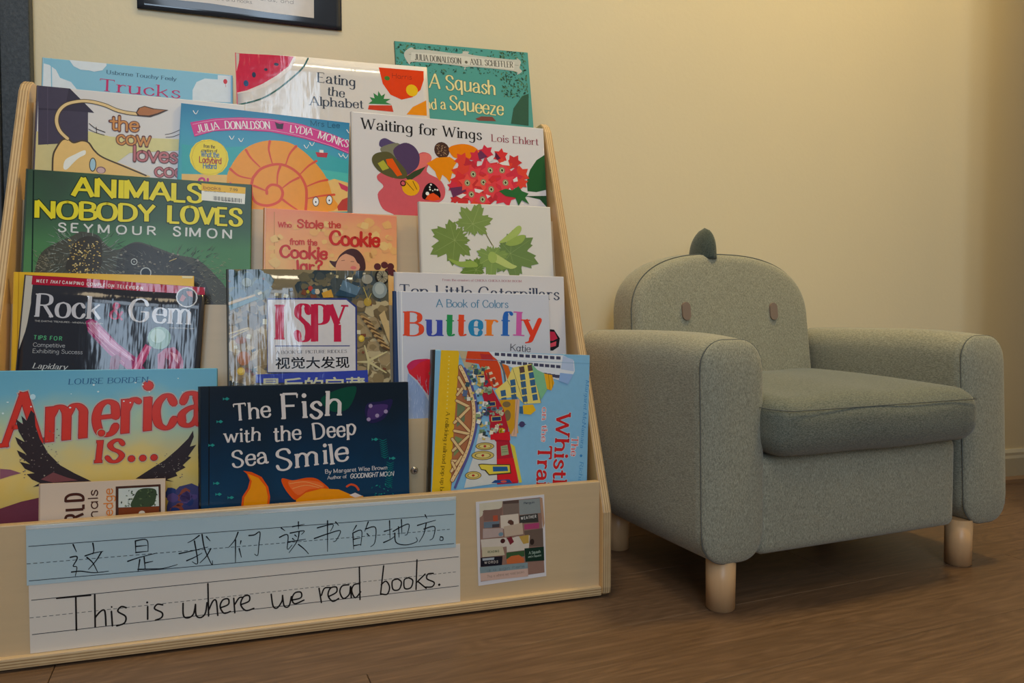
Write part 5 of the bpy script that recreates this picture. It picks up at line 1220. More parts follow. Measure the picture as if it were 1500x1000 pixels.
  ['P','#4a4a60',0,[100.9,-11.3,106.9,-11.5,107.0,-15.4,101.0,-15.2]],
  ['P','#4a4a60',0,[108.4,-11.7,114.4,-11.9,114.5,-15.9,108.5,-15.6]],
  ['P','#4a4a60',0,[116.0,-12.1,122.0,-12.3,122.1,-16.3,116.1,-16.1]],
  ['P','#4a4a60',0,[123.5,-12.5,129.6,-12.7,129.7,-16.7,123.7,-16.5]],
  ['P','#4a4a60',0,[131.2,-12.9,137.3,-13.1,137.4,-17.1,131.3,-16.9]],
  ['P','#4a4a60',0,[138.8,-13.3,145.0,-13.5,145.1,-17.5,138.9,-17.3]],
  ['P','#4a4a60',0,[146.5,-13.7,152.7,-13.9,152.8,-17.9,146.6,-17.7]],
  ['P','#4a4a60',0,[154.3,-14.1,160.5,-14.3,160.6,-18.3,154.4,-18.1]],
  ['P','#4a4a60',0,[162.1,-14.5,168.3,-14.7,168.4,-18.7,162.2,-18.5]],
  ['P','#4a4a60',0,[102.0,-20.0,108.0,-20.2,108.1,-24.2,102.1,-24.0]],
  ['P','#4a4a60',0,[107.8,-20.7,113.8,-20.9,113.9,-24.9,107.9,-24.7]],
  ['P','#4a4a60',0,[113.7,-21.4,119.7,-21.7,119.8,-25.6,113.8,-25.4]],
  ['P','#4a4a60',0,[119.5,-22.1,125.5,-22.4,125.7,-26.4,119.6,-26.1]],
  ['P','#4a4a60',0,[125.4,-22.9,131.4,-23.1,131.5,-27.1,125.5,-26.9]],
  ['P','#4a4a60',0,[131.3,-23.6,137.4,-23.8,137.5,-27.8,131.4,-27.6]],
  ['P','#4a4a60',0,[137.2,-24.3,143.3,-24.5,143.4,-28.5,137.3,-28.3]],
  ['P','#4a4a60',0,[143.1,-25.0,149.2,-25.2,149.4,-29.3,143.2,-29.0]],
  ['P','#4a4a60',0,[149.1,-25.7,155.2,-26.0,155.3,-30.0,149.2,-29.8]],
  ['P','#4a4a60',0,[155.1,-26.5,161.2,-26.7,161.3,-30.7,155.2,-30.5]],
  ['P','#4a4a60',0,[161.1,-27.2,167.3,-27.4,167.4,-31.5,161.2,-31.2]],
  ['P','#8aa8d4',0,[168.0,-24.6,186.8,-26.1,179.8,-39.4,166.2,-35.3]],
  ['P','#aebcd6',0,[171.6,-2.3,186.3,-6.7,187.8,-22.2,168.9,-19.8]],
  ['P','#e0cc70',0,[79.2,-49.3,95.5,-35.9,102.0,-19.6,127.9,-13.8,142.4,-64.4,119.2,-66.1,109.0,-56.4,85.4,-60.5]],
  ['P','#3f6488',0,[86.6,-49.6,93.3,-48.2,94.7,-55.8,88.0,-57.1]],
  ['P','#3f6488',0,[88.1,-59.0,94.7,-57.5,96.1,-65.2,89.5,-66.4]],
  ['P','#3f6488',0,[99.1,-35.8,105.8,-34.3,107.2,-42.0,100.5,-43.3]],
  ['P','#3f6488',0,[100.1,-45.2,106.8,-43.7,108.2,-51.5,101.5,-52.7]],
  ['P','#3f6488',0,[101.2,-54.6,107.9,-53.2,109.3,-60.9,102.6,-62.1]],
  ['P','#5c4a48',0,[111.0,-18.8,117.7,-17.3,119.1,-25.1,112.4,-26.4]],
  ['P','#3f6488',0,[112.2,-28.3,119.0,-26.8,120.4,-34.6,113.6,-35.8]],
  ['P','#3f6488',0,[113.5,-37.7,120.2,-36.3,121.6,-44.0,114.9,-45.3]],
  ['P','#3f6488',0,[114.7,-47.2,121.5,-45.7,122.9,-53.5,116.1,-54.7]],
  ['P','#3f6488',0,[116.0,-56.6,122.7,-55.2,124.1,-63.0,117.4,-64.2]],
  ['P','#5c4a48',0,[122.3,-16.2,129.1,-14.7,130.5,-22.5,123.7,-23.8]],
  ['P','#3f6488',0,[124.2,-25.7,131.0,-24.2,132.4,-32.0,125.6,-33.3]],
  ['P','#3f6488',0,[126.0,-35.2,132.9,-33.7,134.3,-41.5,127.4,-42.8]],
  ['P','#3f6488',0,[127.9,-44.7,134.7,-43.2,136.1,-51.0,129.3,-52.3]],
  ['P','#3f6488',0,[129.8,-54.1,136.6,-52.7,138.0,-60.5,131.2,-61.7]],
  ['L','#6a5a3a',0.5,0,0,[102.0,-19.6,119.2,-66.6]],
  ['L','#6a5a3a',0.5,0,0,[110.9,-18.5,123.2,-65.6]],
  ['L','#6a5a3a',0.5,0,0,[127.9,-14.2,142.4,-64.4]],
  ['L','#6a5a3a',0.5,0,0,[95.5,-35.9,111.1,-62.0]],
  ['P','#7db48a',0,[127.9,-13.8,136.2,-21.6,148.5,-27.0,151.1,-46.1,142.3,-60.6,133.5,-36.9]],
  ['P','#e0a42c',0,[145.5,-26.1,156.8,-27.8,160.1,-38.3,156.2,-48.0,150.1,-46.2]],
  ['L','#8a5a20',0.5,0,0,[151.6,-26.9,154.2,-47.0]],
  ['L','#8a5a20',0.5,0,0,[156.8,-29.7,158.2,-44.1]],
  ['P','#c9942c',0,[85.4,-61.4,107.1,-60.2,112.2,-103.5,101.4,-105.4,96.0,-88.5]],
  ['C','#7d6a4a',95.4,-66.9,5.5,3.8],
  ['C','#7d6a4a',96.8,-81.0,4.7,7.1],
  ['P','#d0a890',0,[107.1,-60.2,113.1,-60.1,110.4,-108.2,101.4,-107.3,107.1,-96.0]],
  ['L','#8a6a5c',0.5,0,0,[109.5,-61.1,106.3,-106.3]],
  ['P','#e0b02c',0,[117.3,-67.6,131.3,-66.5,135.5,-74.0,128.6,-79.8,118.6,-78.9]],
  ['P','#3f6488',0,[112.9,-69.5,117.3,-69.1,118.0,-79.0,113.1,-78.0]],
  ['C','#4a4468',116.9,-92.2,4.0,3.8],
  ['L','#4a4468',1.0,0,0,[111.9,-93.1,121.9,-92.2]],
  ['P','#a86a4a',0,[30.7,-22.5,39.2,-33.4,48.3,-53.6,53.7,-73.9,53.4,-96.2,48.4,-122.0,39.5,-142.1,27.0,-163.9,25.5,-176.6,25.3,-140.1]],
  ['P','#6d7a5c',0,[30.5,-63.1,41.1,-66.7,40.8,-88.8,30.6,-96.2]],
  ['P','#7a8a5c',0,[29.0,-107.2,38.6,-110.9,35.2,-125.6,27.9,-132.9]],
  ['L','#7a4634',4.6,0,0,[29.6,-63.1,45.4,-70.3]],
  ['L','#d8b884',3.2,0,0,[29.6,-63.1,45.4,-70.3]],
  ['L','#7a4634',4.6,0,0,[27.6,-90.7,46.0,-72.2]],
  ['L','#d8b884',3.2,0,0,[27.6,-90.7,46.0,-72.2]],
  ['L','#7a4634',4.6,0,0,[31.2,-85.2,47.8,-101.7]],
  ['L','#d8b884',3.2,0,0,[31.2,-85.2,47.8,-101.7]],
  ['L','#7a4634',4.6,0,0,[27.9,-100.8,46.4,-104.5]],
  ['L','#d8b884',3.2,0,0,[27.9,-100.8,46.4,-104.5]],
  ['L','#7a4634',4.6,0,0,[26.8,-125.5,46.5,-107.2]],
  ['L','#d8b884',3.2,0,0,[26.8,-125.5,46.5,-107.2]],
  ['L','#7a4634',4.6,0,0,[25.4,-110.9,40.1,-129.3]],
  ['L','#d8b884',3.2,0,0,[25.4,-110.9,40.1,-129.3]],
  ['L','#7a4634',4.6,0,0,[26.2,-138.3,36.6,-138.4]],
  ['L','#d8b884',3.2,0,0,[26.2,-138.3,36.6,-138.4]],
  ['L','#7a4634',4.6,0,0,[25.6,-151.1,38.3,-133.0]],
  ['L','#d8b884',3.2,0,0,[25.6,-151.1,38.3,-133.0]],
  ['L','#7a4634',4.6,0,0,[31.0,-48.4,43.7,-57.4]],
  ['L','#d8b884',3.2,0,0,[31.0,-48.4,43.7,-57.4]],
  ['L','#7a4634',4.6,0,0,[30.3,-55.8,40.4,-42.6]],
  ['L','#d8b884',3.2,0,0,[30.3,-55.8,40.4,-42.6]],
  ['L','#7a4634',4.6,0,0,[31.6,-33.6,40.5,-48.2]],
  ['L','#d8b884',3.2,0,0,[31.6,-33.6,40.5,-48.2]],
  ['L','#7a4634',4.6,0,0,[26.3,-140.2,33.2,-153.0]],
  ['L','#d8b884',3.2,0,0,[26.3,-140.2,33.2,-153.0]],
  ['L','#7a4634',6,1,0,[33.1,-20.6,42.1,-37.1,49.4,-57.3,52.5,-77.7,51.9,-98.0,47.4,-120.1,38.5,-140.3,26.9,-162.1]],
  ['L','#dfbf8c',4.2,1,0,[33.1,-20.6,42.1,-37.1,49.4,-57.3,52.5,-77.7,51.9,-98.0,47.4,-120.1,38.5,-140.3,26.9,-162.1]],
  ['C','#7a4634',33.1,-20.6,0.5,0.6],
  ['C','#7a4634',35.4,-24.9,0.6,0.5],
  ['C','#7a4634',37.8,-29.1,0.5,0.6],
  ['C','#7a4634',40.1,-33.4,0.6,0.5],
  ['C','#7a4634',42.4,-37.8,0.6,0.6],
  ['C','#7a4634',44.3,-43.0,0.6,0.6],
  ['C','#7a4634',46.2,-48.3,0.5,0.6],
  ['C','#7a4634',48.1,-53.6,0.5,0.5],
  ['C','#7a4634',49.6,-58.8,0.6,0.6],
  ['C','#7a4634',50.4,-64.1,0.6,0.5],
  ['C','#7a4634',51.2,-69.4,0.6,0.5],
  ['C','#7a4634',52.0,-74.6,0.6,0.6],
  ['C','#7a4634',52.4,-79.9,0.6,0.6],
  ['C','#7a4634',52.3,-85.2,0.6,0.6],
  ['C','#7a4634',52.1,-90.5,0.6,0.5],
  ['C','#7a4634',52.0,-95.8,0.6,0.5],
  ['C','#7a4634',51.3,-101.3,0.5,0.6],
  ['C','#7a4634',50.1,-107.0,0.6,0.6],
  ['C','#7a4634',48.9,-112.8,0.6,0.5],
  ['C','#7a4634',47.8,-118.5,0.5,0.6],
  ['C','#7a4634',45.8,-123.9,0.5,0.5],
  ['C','#7a4634',43.5,-129.1,0.5,0.6],
  ['C','#7a4634',41.2,-134.3,0.5,0.6],
  ['C','#7a4634',38.8,-139.5,0.6,0.6],
  ['C','#7a4634',35.9,-145.1,0.6,0.6],
  ['C','#7a4634',32.9,-150.8,0.6,0.5],
  ['C','#7a4634',29.9,-156.4,0.6,0.6],
  ['C','#7a4634',26.9,-162.1,0.6,0.5],
  ['L','#5a5a90',3.2,1,0,[38.8,-22.3,48.0,-42.5,55.4,-66.5,56.7,-88.7,52.9,-110.9,45.9,-133.0,37.1,-154.9,30.9,-171.2]],
  ['P','#c8c8c4',0,[59.4,-103.6,82.9,-112.9,88.3,-166.9,42.3,-172.4,47.4,-151.4,54.4,-129.4]],
  ['P','#b02c3a',0,[51.3,-23.8,62.8,-21.7,79.3,-53.1,91.6,-73.5,98.2,-96.0,100.6,-112.9,113.9,-167.4,85.5,-168.7,83.0,-114.7,75.0,-107.3,72.3,-81.2,59.7,-47.8]],
  ['P','#d8c070',0,[49.6,-24.2,60.2,-23.0,61.1,-29.9,50.2,-31.3]],
  ['P','#2f3f66',0,[50.6,-25.0,59.8,-23.8,60.3,-29.4,51.1,-30.5]],
  ['P','#d8c070',0,[55.0,-30.8,64.8,-29.6,65.8,-36.2,55.6,-37.5]],
  ['P','#2f3f66',0,[56.0,-31.5,64.4,-30.4,65.0,-35.6,56.5,-36.7]],
  ['P','#d8c070',0,[68.7,-64.3,80.2,-63.2,81.1,-69.0,69.3,-70.2]],
  ['P','#2f3f66',0,[69.7,-65.0,79.8,-63.9,80.3,-68.4,70.2,-69.5]],
  ['P','#d8c070',0,[75.2,-82.7,88.3,-81.6,89.3,-87.8,75.8,-89.0]],
  ['P','#2f3f66',0,[76.2,-83.4,87.9,-82.4,88.5,-87.3,76.8,-88.3]],
  ['R',95,46,['#6a8a6a','#8aa07a','#5a6a8a','#c9b060','#d9d3c4','#3f5560'],39.7,-18.6,67.9,-62.6,1.2,3,'shard'],
  ['R',96,50,['#6a8a6a','#8aa07a','#5a5a7a','#c9b060','#e0dcd2','#3f4a50'],57.3,-62.8,73.1,-111.0,1.2,3,'shard'],
  ['R',97,16,['#8a9a8a','#c9c0a0','#6a7a8a'],74.9,-71.9,89.9,-81.1,1.2,2.6,'shard'],
  ['R',98,20,['#8a9a8a','#c9b030','#e0d8c0'],75.5,-92.4,92.5,-103.5,1.2,2.8,'shard'],
  ['R',99,14,['#7a9a7a','#a8b89a'],64.5,-45.9,73.5,-55.1,1.2,2.6,'shard'],
  ['P','#d02c34',0,[74.9,-105.4,100.3,-101.6,101.6,-112.9,75.1,-111.9]],
  ['P','#d02c34',0,[84.5,-136.2,107.1,-135.4,113.9,-165.5,87.4,-167.8]],
  ['P','#cfc04a',0,[101.7,-116.7,107.7,-120.4,118.9,-166.5,114.9,-167.4]],
  ['P','#9aa37a',0,[89.0,-120.3,97.8,-118.5,100.1,-130.7,90.3,-132.5]],
  ['L','#5a6a4a',0.5,0,0,[90.6,-121.8,98.0,-121.1]],
  ['L','#5a6a4a',0.5,0,0,[90.7,-124.8,98.1,-124.1]],
  ['L','#5a6a4a',0.5,0,0,[90.8,-127.8,98.2,-127.1]],
  ['C','#4a4030',68.0,-120.2,12.4,4.9],
  ['C','#c9b060',68.0,-120.2,11.6,4.1],
  ['C','#6a6040',68.0,-120.2,8.7,2.8],
  ['C','#d3c27a',68.0,-120.2,7.6,2.4],
  ['C','#a83a3a',68.0,-120.2,1.9,1.5],
  ['C','#4a4030',65.6,-131.7,15.1,5.9],
  ['C','#c9b060',65.6,-131.7,14.3,5.2],
  ['C','#6a6040',65.6,-131.7,10.7,3.5],
  ['C','#d3c27a',65.6,-131.7,9.4,3.0],
  ['C','#a83a3a',65.6,-131.7,1.9,1.5],
  ['C','#4a4030',53.8,-156.7,10.8,5.3],
  ['C','#c9b060',53.8,-156.7,10.0,4.6],
  ['C','#6a6040',53.8,-156.7,7.5,3.1],
  ['C','#d3c27a',53.8,-156.7,6.6,2.6],
  ['C','#a83a3a',53.8,-156.7,2.0,1.4],
  ['P','#4a4030',0,[59.6,-142.7,64.4,-142.1,79.9,-143.0,102.4,-143.2,104.1,-155.1,74.4,-157.0,68.5,-150.8,63.6,-149.8]],
  ['P','#d8c44a',0,[61.1,-143.9,64.8,-143.2,79.9,-144.1,101.4,-144.4,102.5,-153.7,74.8,-155.5,70.0,-149.9,64.2,-148.9]],
  ['P','#2f5f94',0,[79.0,-145.9,98.5,-146.2,99.7,-151.8,79.7,-152.3]],
  ['P','#2f4f84',0,[77.6,-166.7,82.4,-163.1,101.9,-162.5,106.0,-167.2]],
  ['C','#d05a50',94.1,-165.1,4.0,1.5],
  ['C','#e8d070',18.5,-8.1,0.8,0.8],
  ['C','#e8d070',18.4,-13.1,0.9,0.8],
  ['C','#e8d070',18.3,-18.1,0.9,0.8],
  ['C','#e8d070',18.3,-23.0,0.8,0.9],
  ['C','#e8d070',18.2,-28.0,0.8,0.8],
  ['C','#e8d070',18.1,-33.0,0.9,0.8],
  ['C','#e8d070',18.0,-38.0,0.9,0.8],
  ['C','#e8d070',18.0,-42.9,0.8,0.8],
  ['C','#e8d070',17.9,-47.9,0.8,0.8],
  ['C','#e8d070',17.8,-52.8,0.9,0.9],
  ['C','#e8d070',17.7,-57.8,0.9,0.8],
  ['C','#e8d070',17.7,-62.8,0.8,0.8],
  ['C','#e8d070',17.6,-67.7,0.8,0.8],
  ['C','#e8d070',17.5,-72.7,0.9,0.8],
  ['X','serif','#4a3a1a','A rollicking railroad pop-up book',16.8,-77.1,-1.622,110.1,4.9,None,0,0],
  ['X','america','#c92c30','Whistle',165.2,-78.5,-1.608,108.9,18.7,'#dfd0d0',1.0,0],
  ['X','serif','#c94a50','The',186.7,-108.3,-1.601,26.3,9.2,'#dfd0d0',0.7,0],
  ['X','serif','#c94a50','on the',144.5,-70.1,-1.575,45.7,7.4,'#dfd0d0',0.7,0],
  ['X','america','#c92c30','Train',140.4,-120.6,-1.592,69.9,17.9,'#dfd0d0',1.0,0],
  ['X','serif','#3f80b8','Margaret McNamara',205.3,-33.4,-1.64,90.7,5.1,None,0,0.2],
  ['C','#3f80b8',200.5,-133.4,1.8,1.8],
  ['X','serif','#3f80b8','Richard',199.0,-141.1,-1.629,39.5,5.1,None,0,0.2],
  ['L','#6a93b0',0.5,0,0,[30.9,-10.5,216.7,-11.2]],
 ]),
 'strip_blue': dict(loc=(-0.2509, 0.8709, 0.087), lean=0, phi=-0.0082, w=0.4553, h=0.0625, art=[
  ['H','#2b3036',0.7,-1,0,-21.6,0],
  ['H','#2b3036',0.6,-1,0,-39.7,1],
  ['H','#2b3036',0.7,-1,0,-57.7,0],
  ['L','#1f2124',1.5,1,1,[61.2,-23.3,62.1,-30.4,61.1,-34.9]],
  ['L','#1f2124',1.5,1,1,[53.9,-36.2,62.1,-33.9,70.8,-32.8]],
  ['L','#1f2124',1.5,1,1,[69.3,-33.3,64.1,-42.2,56.8,-50.9]],
  ['L','#1f2124',1.5,1,1,[55.5,-37.9,61.0,-44.3,65.4,-54.6]],
  ['L','#1f2124',1.5,1,1,[42.8,-23.1,45.8,-31.2]],
  ['L','#1f2124',1.5,1,1,[40.0,-36.5,45.7,-35.9,46.1,-39.4,42.6,-46.0,46.0,-47.5,44.5,-56.7]],
  ['L','#1f2124',1.5,1,1,[41.1,-52.2,49.6,-52.1,61.9,-54.9,75.8,-54.7]],
  ['L','#1f2124',1.5,1,1,[101.9,-24.4,102.2,-37.5]],
  ['L','#1f2124',1.5,1,1,[101.9,-24.4,113.0,-24.2,114.2,-36.9]],
  ['L','#1f2124',1.5,1,1,[102.9,-30.4,113.0,-30.1]],
  ['L','#1f2124',1.5,1,1,[102.2,-37.0,113.8,-36.6]],
  ['L','#1f2124',1.5,1,1,[94.3,-45.8,106.0,-42.6,122.8,-39.4]],
  ['L','#1f2124',1.5,1,1,[110.3,-43.0,111.2,-56.2]],
  ['L','#1f2124',1.5,1,1,[111.3,-49.1,118.8,-48.1]],
  ['L','#1f2124',1.5,1,1,[106.0,-45.0,104.2,-57.9]],
  ['L','#1f2124',1.5,1,1,[104.2,-55.5,118.8,-56.5,129.6,-56.8,143.1,-54.0]],
  ['L','#1f2124',1.5,1,1,[165.4,-23.8,159.4,-28.1,153.8,-30.8]],
  ['L','#1f2124',1.5,1,1,[145.0,-42.1,158.2,-40.2,174.3,-37.4]],
  ['L','#1f2124',1.5,1,1,[160.5,-29.4,163.7,-54.0,158.1,-52.3]],
  ['L','#1f2124',1.5,1,1,[152.6,-50.6,160.4,-47.6,168.2,-43.5]],
  ['L','#1f2124',1.5,1,1,[168.3,-22.8,170.5,-37.6,174.9,-50.2,178.6,-57.9,178.7,-53.0]],
  ['L','#1f2124',1.5,1,1,[177.2,-39.4,172.6,-47.6,165.9,-54.3]],
  ['L','#1f2124',1.5,1,1,[172.8,-25.6,176.6,-30.8]],
  ['L','#1f2124',1.5,1,1,[205.6,-23.4,202.2,-31.8,196.0,-39.4]],
  ['L','#1f2124',1.5,1,1,[202.9,-31.8,202.7,-57.7]],
  ['L','#1f2124',1.5,1,1,[206.7,-42.0,209.0,-52.1]],
  ['L','#1f2124',1.5,1,1,[208.6,-33.5,207.9,-37.2]],
  ['L','#1f2124',1.5,1,1,[217.1,-28.1,222.9,-27.8,228.8,-25.3,227.5,-40.2,226.3,-51.3,222.9,-49.7]],
  ['L','#1f2124',1.5,1,1,[251.6,-22.2,255.7,-25.8]],
  ['L','#1f2124',1.5,1,1,[249.8,-32.9,258.8,-30.9,258.3,-47.2,263.5,-42.8]],
  ['L','#1f2124',1.5,1,1,[264.0,-21.8,277.0,-20.1]],
  ['L','#1f2124',1.5,1,1,[270.5,-16.8,270.5,-25.1]],
  ['L','#1f2124',1.5,1,1,[261.4,-29.0,276.5,-27.5,273.9,-31.6]],
  ['L','#1f2124',1.5,1,1,[266.6,-31.6,268.7,-33.9]],
  ['L','#1f2124',1.5,1,1,[264.0,-35.5,266.1,-37.5]],
  ['L','#1f2124',1.5,1,1,[258.8,-39.1,278.3,-37.5]],
  ['L','#1f2124',1.5,1,1,[271.3,-27.9,269.2,-38.6,260.1,-51.5]],
  ['L','#1f2124',1.5,1,1,[270.5,-42.8,277.0,-48.9,281.7,-54.8]],
  ['L','#1f2124',1.5,1,1,[291.5,-25.4,308.8,-22.6,306.1,-30.7]],
  ['L','#1f2124',1.5,1,1,[288.1,-37.5,303.4,-33.2,317.4,-30.8,312.8,-41.5,309.3,-42.9]],
  ['L','#1f2124',1.5,1,1,[302.9,-18.0,302.9,-54.0]],
  ['L','#1f2124',1.5,1,1,[312.0,-20.1,315.5,-24.5]],
  ['L','#1f2124',1.5,1,1,[335.8,-26.1,331.7,-32.8]],
  ['L','#1f2124',1.5,1,1,[331.7,-34.7,332.6,-53.9]],
  ['L','#1f2124',1.5,1,1,[332.6,-34.3,341.8,-32.8,340.8,-50.4]],
  ['L','#1f2124',1.5,1,1,[332.6,-42.1,340.7,-41.1]],
  ['L','#1f2124',1.5,1,1,[333.1,-49.7,341.3,-49.0]],
  ['L','#1f2124',1.5,1,1,[349.5,-23.0,345.4,-33.9]],
  ['L','#1f2124',1.5,1,1,[346.2,-31.2,357.8,-30.1,357.3,-47.6,352.3,-52.8]],
  ['L','#1f2124',1.5,1,1,[348.2,-36.9,350.9,-40.0]],
  ['L','#1f2124',1.5,1,1,[368.4,-35.8,377.4,-33.7]],
  ['L','#1f2124',1.5,1,1,[374.5,-23.5,375.1,-44.9]],
  ['L','#1f2124',1.5,1,1,[367.6,-49.0,376.0,-45.8,380.7,-42.5]],
  ['L','#1f2124',1.5,1,1,[378.8,-36.6,388.6,-31.7,397.7,-29.6,395.7,-40.9,392.9,-42.1]],
  ['L','#1f2124',1.5,1,1,[385.2,-31.5,385.8,-44.3]],
  ['L','#1f2124',1.5,1,1,[388.6,-23.2,389.2,-40.3]],
  ['L','#1f2124',1.5,1,1,[380.7,-38.8,382.5,-50.3,394.4,-54.2,407.2,-51.3,406.3,-46.1]],
  ['L','#1f2124',1.5,1,1,[417.2,-19.6,419.5,-24.1]],
  ['L','#1f2124',1.5,1,1,[408.0,-31.8,417.2,-29.7,430.2,-27.2]],
  ['L','#1f2124',1.5,1,1,[418.6,-29.8,415.8,-42.5,410.1,-52.1]],
  ['L','#1f2124',1.5,1,1,[415.8,-36.8,428.8,-34.9,427.4,-47.8,423.1,-50.9]],
  ['L','#1f2124',1.5,1,1,[436.2,-48.0,439.1,-48.8,439.1,-52.3,435.6,-52.0,436.2,-48.0]],
 ]),
 'strip_white': dict(loc=(-0.2494, 0.8714, 0.015), lean=0, phi=-0.0001, w=0.4594, h=0.072, art=[
  ['H','#2b3036',0.7,-1,0,-15.9,0],
  ['H','#5a5a58',0.6,-1,0,-34.3,1],
  ['H','#2b3036',0.7,-1,0,-52.1,0],
  ['L','#262220',1.7,1,0,[25.3,-16.5,56.8,-16.9]],
  ['L','#262220',1.7,1,0,[42.9,-17.2,42.8,-52.8]],
  ['L','#262220',1.7,1,0,[60.7,-16.7,60.5,-51.3]],
  ['L','#262220',1.7,1,0,[60.7,-41.4,65.8,-35.5,69.9,-35.5,70.7,-51.0]],
  ['L','#262220',1.7,1,0,[76.2,-36.7,76.9,-52.5]],
  ['C','#262220',76.5,-32.0,0.8,1.0],
  ['L','#262220',1.7,1,0,[90.5,-34.5,85.7,-32.7,82.4,-37.5,89.7,-43.9,88.5,-50.9,81.1,-53.1]],
  ['L','#262220',1.7,1,0,[111.4,-35.8,111.2,-49.7]],
  ['C','#262220',111.0,-31.2,1.1,1.2],
  ['L','#262220',1.7,1,0,[126.3,-35.7,120.9,-34.5,118.2,-39.0,125.5,-44.3,125.0,-49.5,118.9,-51.7]],
  ['L','#262220',1.7,1,0,[146.7,-36.4,146.9,-49.9,151.3,-53.3,156.9,-49.9,159.3,-39.2]],
  ['L','#262220',1.7,1,0,[159.3,-39.2,159.8,-51.5,164.6,-54.5,169.2,-50.2,171.1,-38.6]],
  ['L','#262220',1.7,1,0,[172.3,-17.4,172.5,-53.8]],
  ['L','#262220',1.7,1,0,[172.8,-47.0,177.2,-37.6,180.6,-38.0,182.0,-54.3]],
  ['L','#262220',1.7,1,0,[185.1,-46.0,193.1,-43.2,193.1,-37.1,187.4,-37.6,184.6,-44.7,188.4,-52.6,195.2,-51.5]],
  ['L','#262220',1.7,1,0,[198.9,-37.0,199.8,-53.5]],
  ['L','#262220',1.7,1,0,[199.9,-44.1,204.6,-37.2,208.5,-37.1]],
  ['L','#262220',1.7,1,0,[206.8,-44.9,215.0,-42.1,215.0,-35.9,209.2,-36.5,206.1,-44.8,211.4,-52.4,220.0,-51.0]],
  ['L','#262220',1.7,1,0,[238.8,-37.0,240.7,-50.9,245.1,-53.6,250.3,-46.5,251.1,-39.8]],
  ['L','#262220',1.7,1,0,[251.1,-39.8,252.8,-52.3,258.0,-53.0,260.7,-42.3]],
  ['L','#262220',1.7,1,0,[260.7,-46.4,271.1,-44.9,271.2,-38.5,264.6,-38.6,261.4,-45.1,264.5,-51.0,274.5,-48.0]],
  ['L','#262220',1.7,1,0,[291.5,-36.2,294.0,-53.2]],
  ['L','#262220',1.7,1,0,[294.1,-44.8,297.6,-36.9,304.3,-36.8]],
  ['L','#262220',1.7,1,0,[302.1,-47.1,311.0,-43.1,311.0,-37.0,304.3,-37.6,301.6,-45.7,306.8,-53.3,313.6,-50.7]],
  ['L','#262220',1.7,1,0,[325.4,-35.8,317.8,-36.4,315.0,-43.0,319.0,-51.4,325.8,-47.1,327.3,-37.4,328.0,-51.6]],
  ['L','#262220',1.7,1,0,[338.2,-35.8,331.4,-36.5,328.6,-43.2,332.6,-52.1,339.0,-45.8]],
  ['L','#262220',1.7,1,0,[337.6,-16.0,338.1,-54.8]],
  ['L','#262220',1.7,1,0,[366.1,-17.6,362.2,-51.3]],
  ['L','#262220',1.7,1,0,[363.1,-40.0,368.7,-36.4,372.9,-44.0,370.0,-52.2,362.2,-50.8]],
  ['L','#262220',1.7,1,0,[382.8,-35.1,376.3,-37.2,377.1,-47.3,384.2,-48.1,387.1,-39.9,382.8,-35.1]],
  ['L','#262220',1.7,1,0,[395.6,-35.1,390.5,-37.4,391.0,-47.5,398.4,-47.5,400.8,-39.1,395.6,-35.1]],
  ['L','#262220',1.7,1,0,[406.0,-14.5,404.7,-50.5]],
  ['L','#262220',1.7,1,0,[415.8,-32.9,405.6,-41.9]],
  ['L','#262220',1.7,1,0,[407.6,-41.6,417.1,-50.5]],
  ['L','#262220',1.7,1,0,[425.9,-33.1,419.2,-33.3,418.1,-39.0,426.8,-44.3,424.4,-49.3,416.3,-48.9]],
  ['C','#262220',433.2,-47.9,1.5,1.5],
 ]),
 'print': dict(loc=(0.2331, 0.8712, 0.032), lean=0, phi=0.0297, w=0.0895, h=0.105, art=[
  ['P','#8f6f62',0,[4.3,-2.3,84.8,-2.9,87.2,-100.0,3.0,-100.1]],
  ['P','#c9bfa8',0,[4.3,-2.3,34.2,-2.1,33.3,-9.6,28.2,-12.5,9.9,-11.1,7.6,-17.7,4.1,-20.0]],
  ['P','#b08a70',0,[83.3,-2.8,87.0,-4.0,89.0,-36.8,86.6,-43.5]],
  ['P','#7a6a60',0,[34.5,-2.6,55.4,-3.4,55.1,-20.6,34.8,-20.1]],
  ['P','#5a4a44',0,[34.9,-2.6,55.4,-3.4,55.3,-7.2,34.9,-6.3]],
  ['P','#8a8f8c',0,[55.7,-3.5,83.3,-3.9,84.2,-22.9,55.8,-22.5]],
  ['P','#7f6258',0,[8.5,-11.7,33.9,-11.7,31.4,-25.9,9.5,-24.8]],
  ['P','#b0553f',0,[21.2,-19.3,27.3,-19.3,27.7,-28.3,21.4,-28.2]],
  ['P','#6a7680',0,[9.2,-26.1,29.2,-27.0,29.2,-34.6,9.2,-33.6]],
  ['P','#4a4448',0,[19.9,-30.1,29.4,-30.5,29.2,-34.6,19.8,-34.2]],
  ['P','#cfc0ae',0,[30.8,-20.3,54.4,-20.5,54.8,-32.8,38.1,-37.8,31.0,-36.9]],
  ['P','#5c4038',0,[39.8,-30.3,41.3,-27.3,44.9,-27.2,48.0,-29.9,47.9,-33.4,44.7,-34.4]],
  ['P','#3f3f3c',0,[55.8,-23.2,80.1,-23.1,81.0,-34.4,55.9,-32.9]],
  ['P','#a8466c',0,[61.7,-35.0,81.7,-35.2,81.5,-42.6,61.8,-41.7]],
  ['X','boldc','#c9c4bc','WEATHER',57.8,-28.7,0.019,21.1,3.6,None,0,0],
  ['P','#b09a92',0,[7.8,-34.1,33.5,-36.1,33.6,-46.9,7.4,-46.4]],
  ['C','#6f8894',30.8,-43.8,3.1,2.5],
  ['P','#bba58f',0,[34.7,-34.6,59.1,-32.6,60.2,-47.3,35.7,-47.8]],
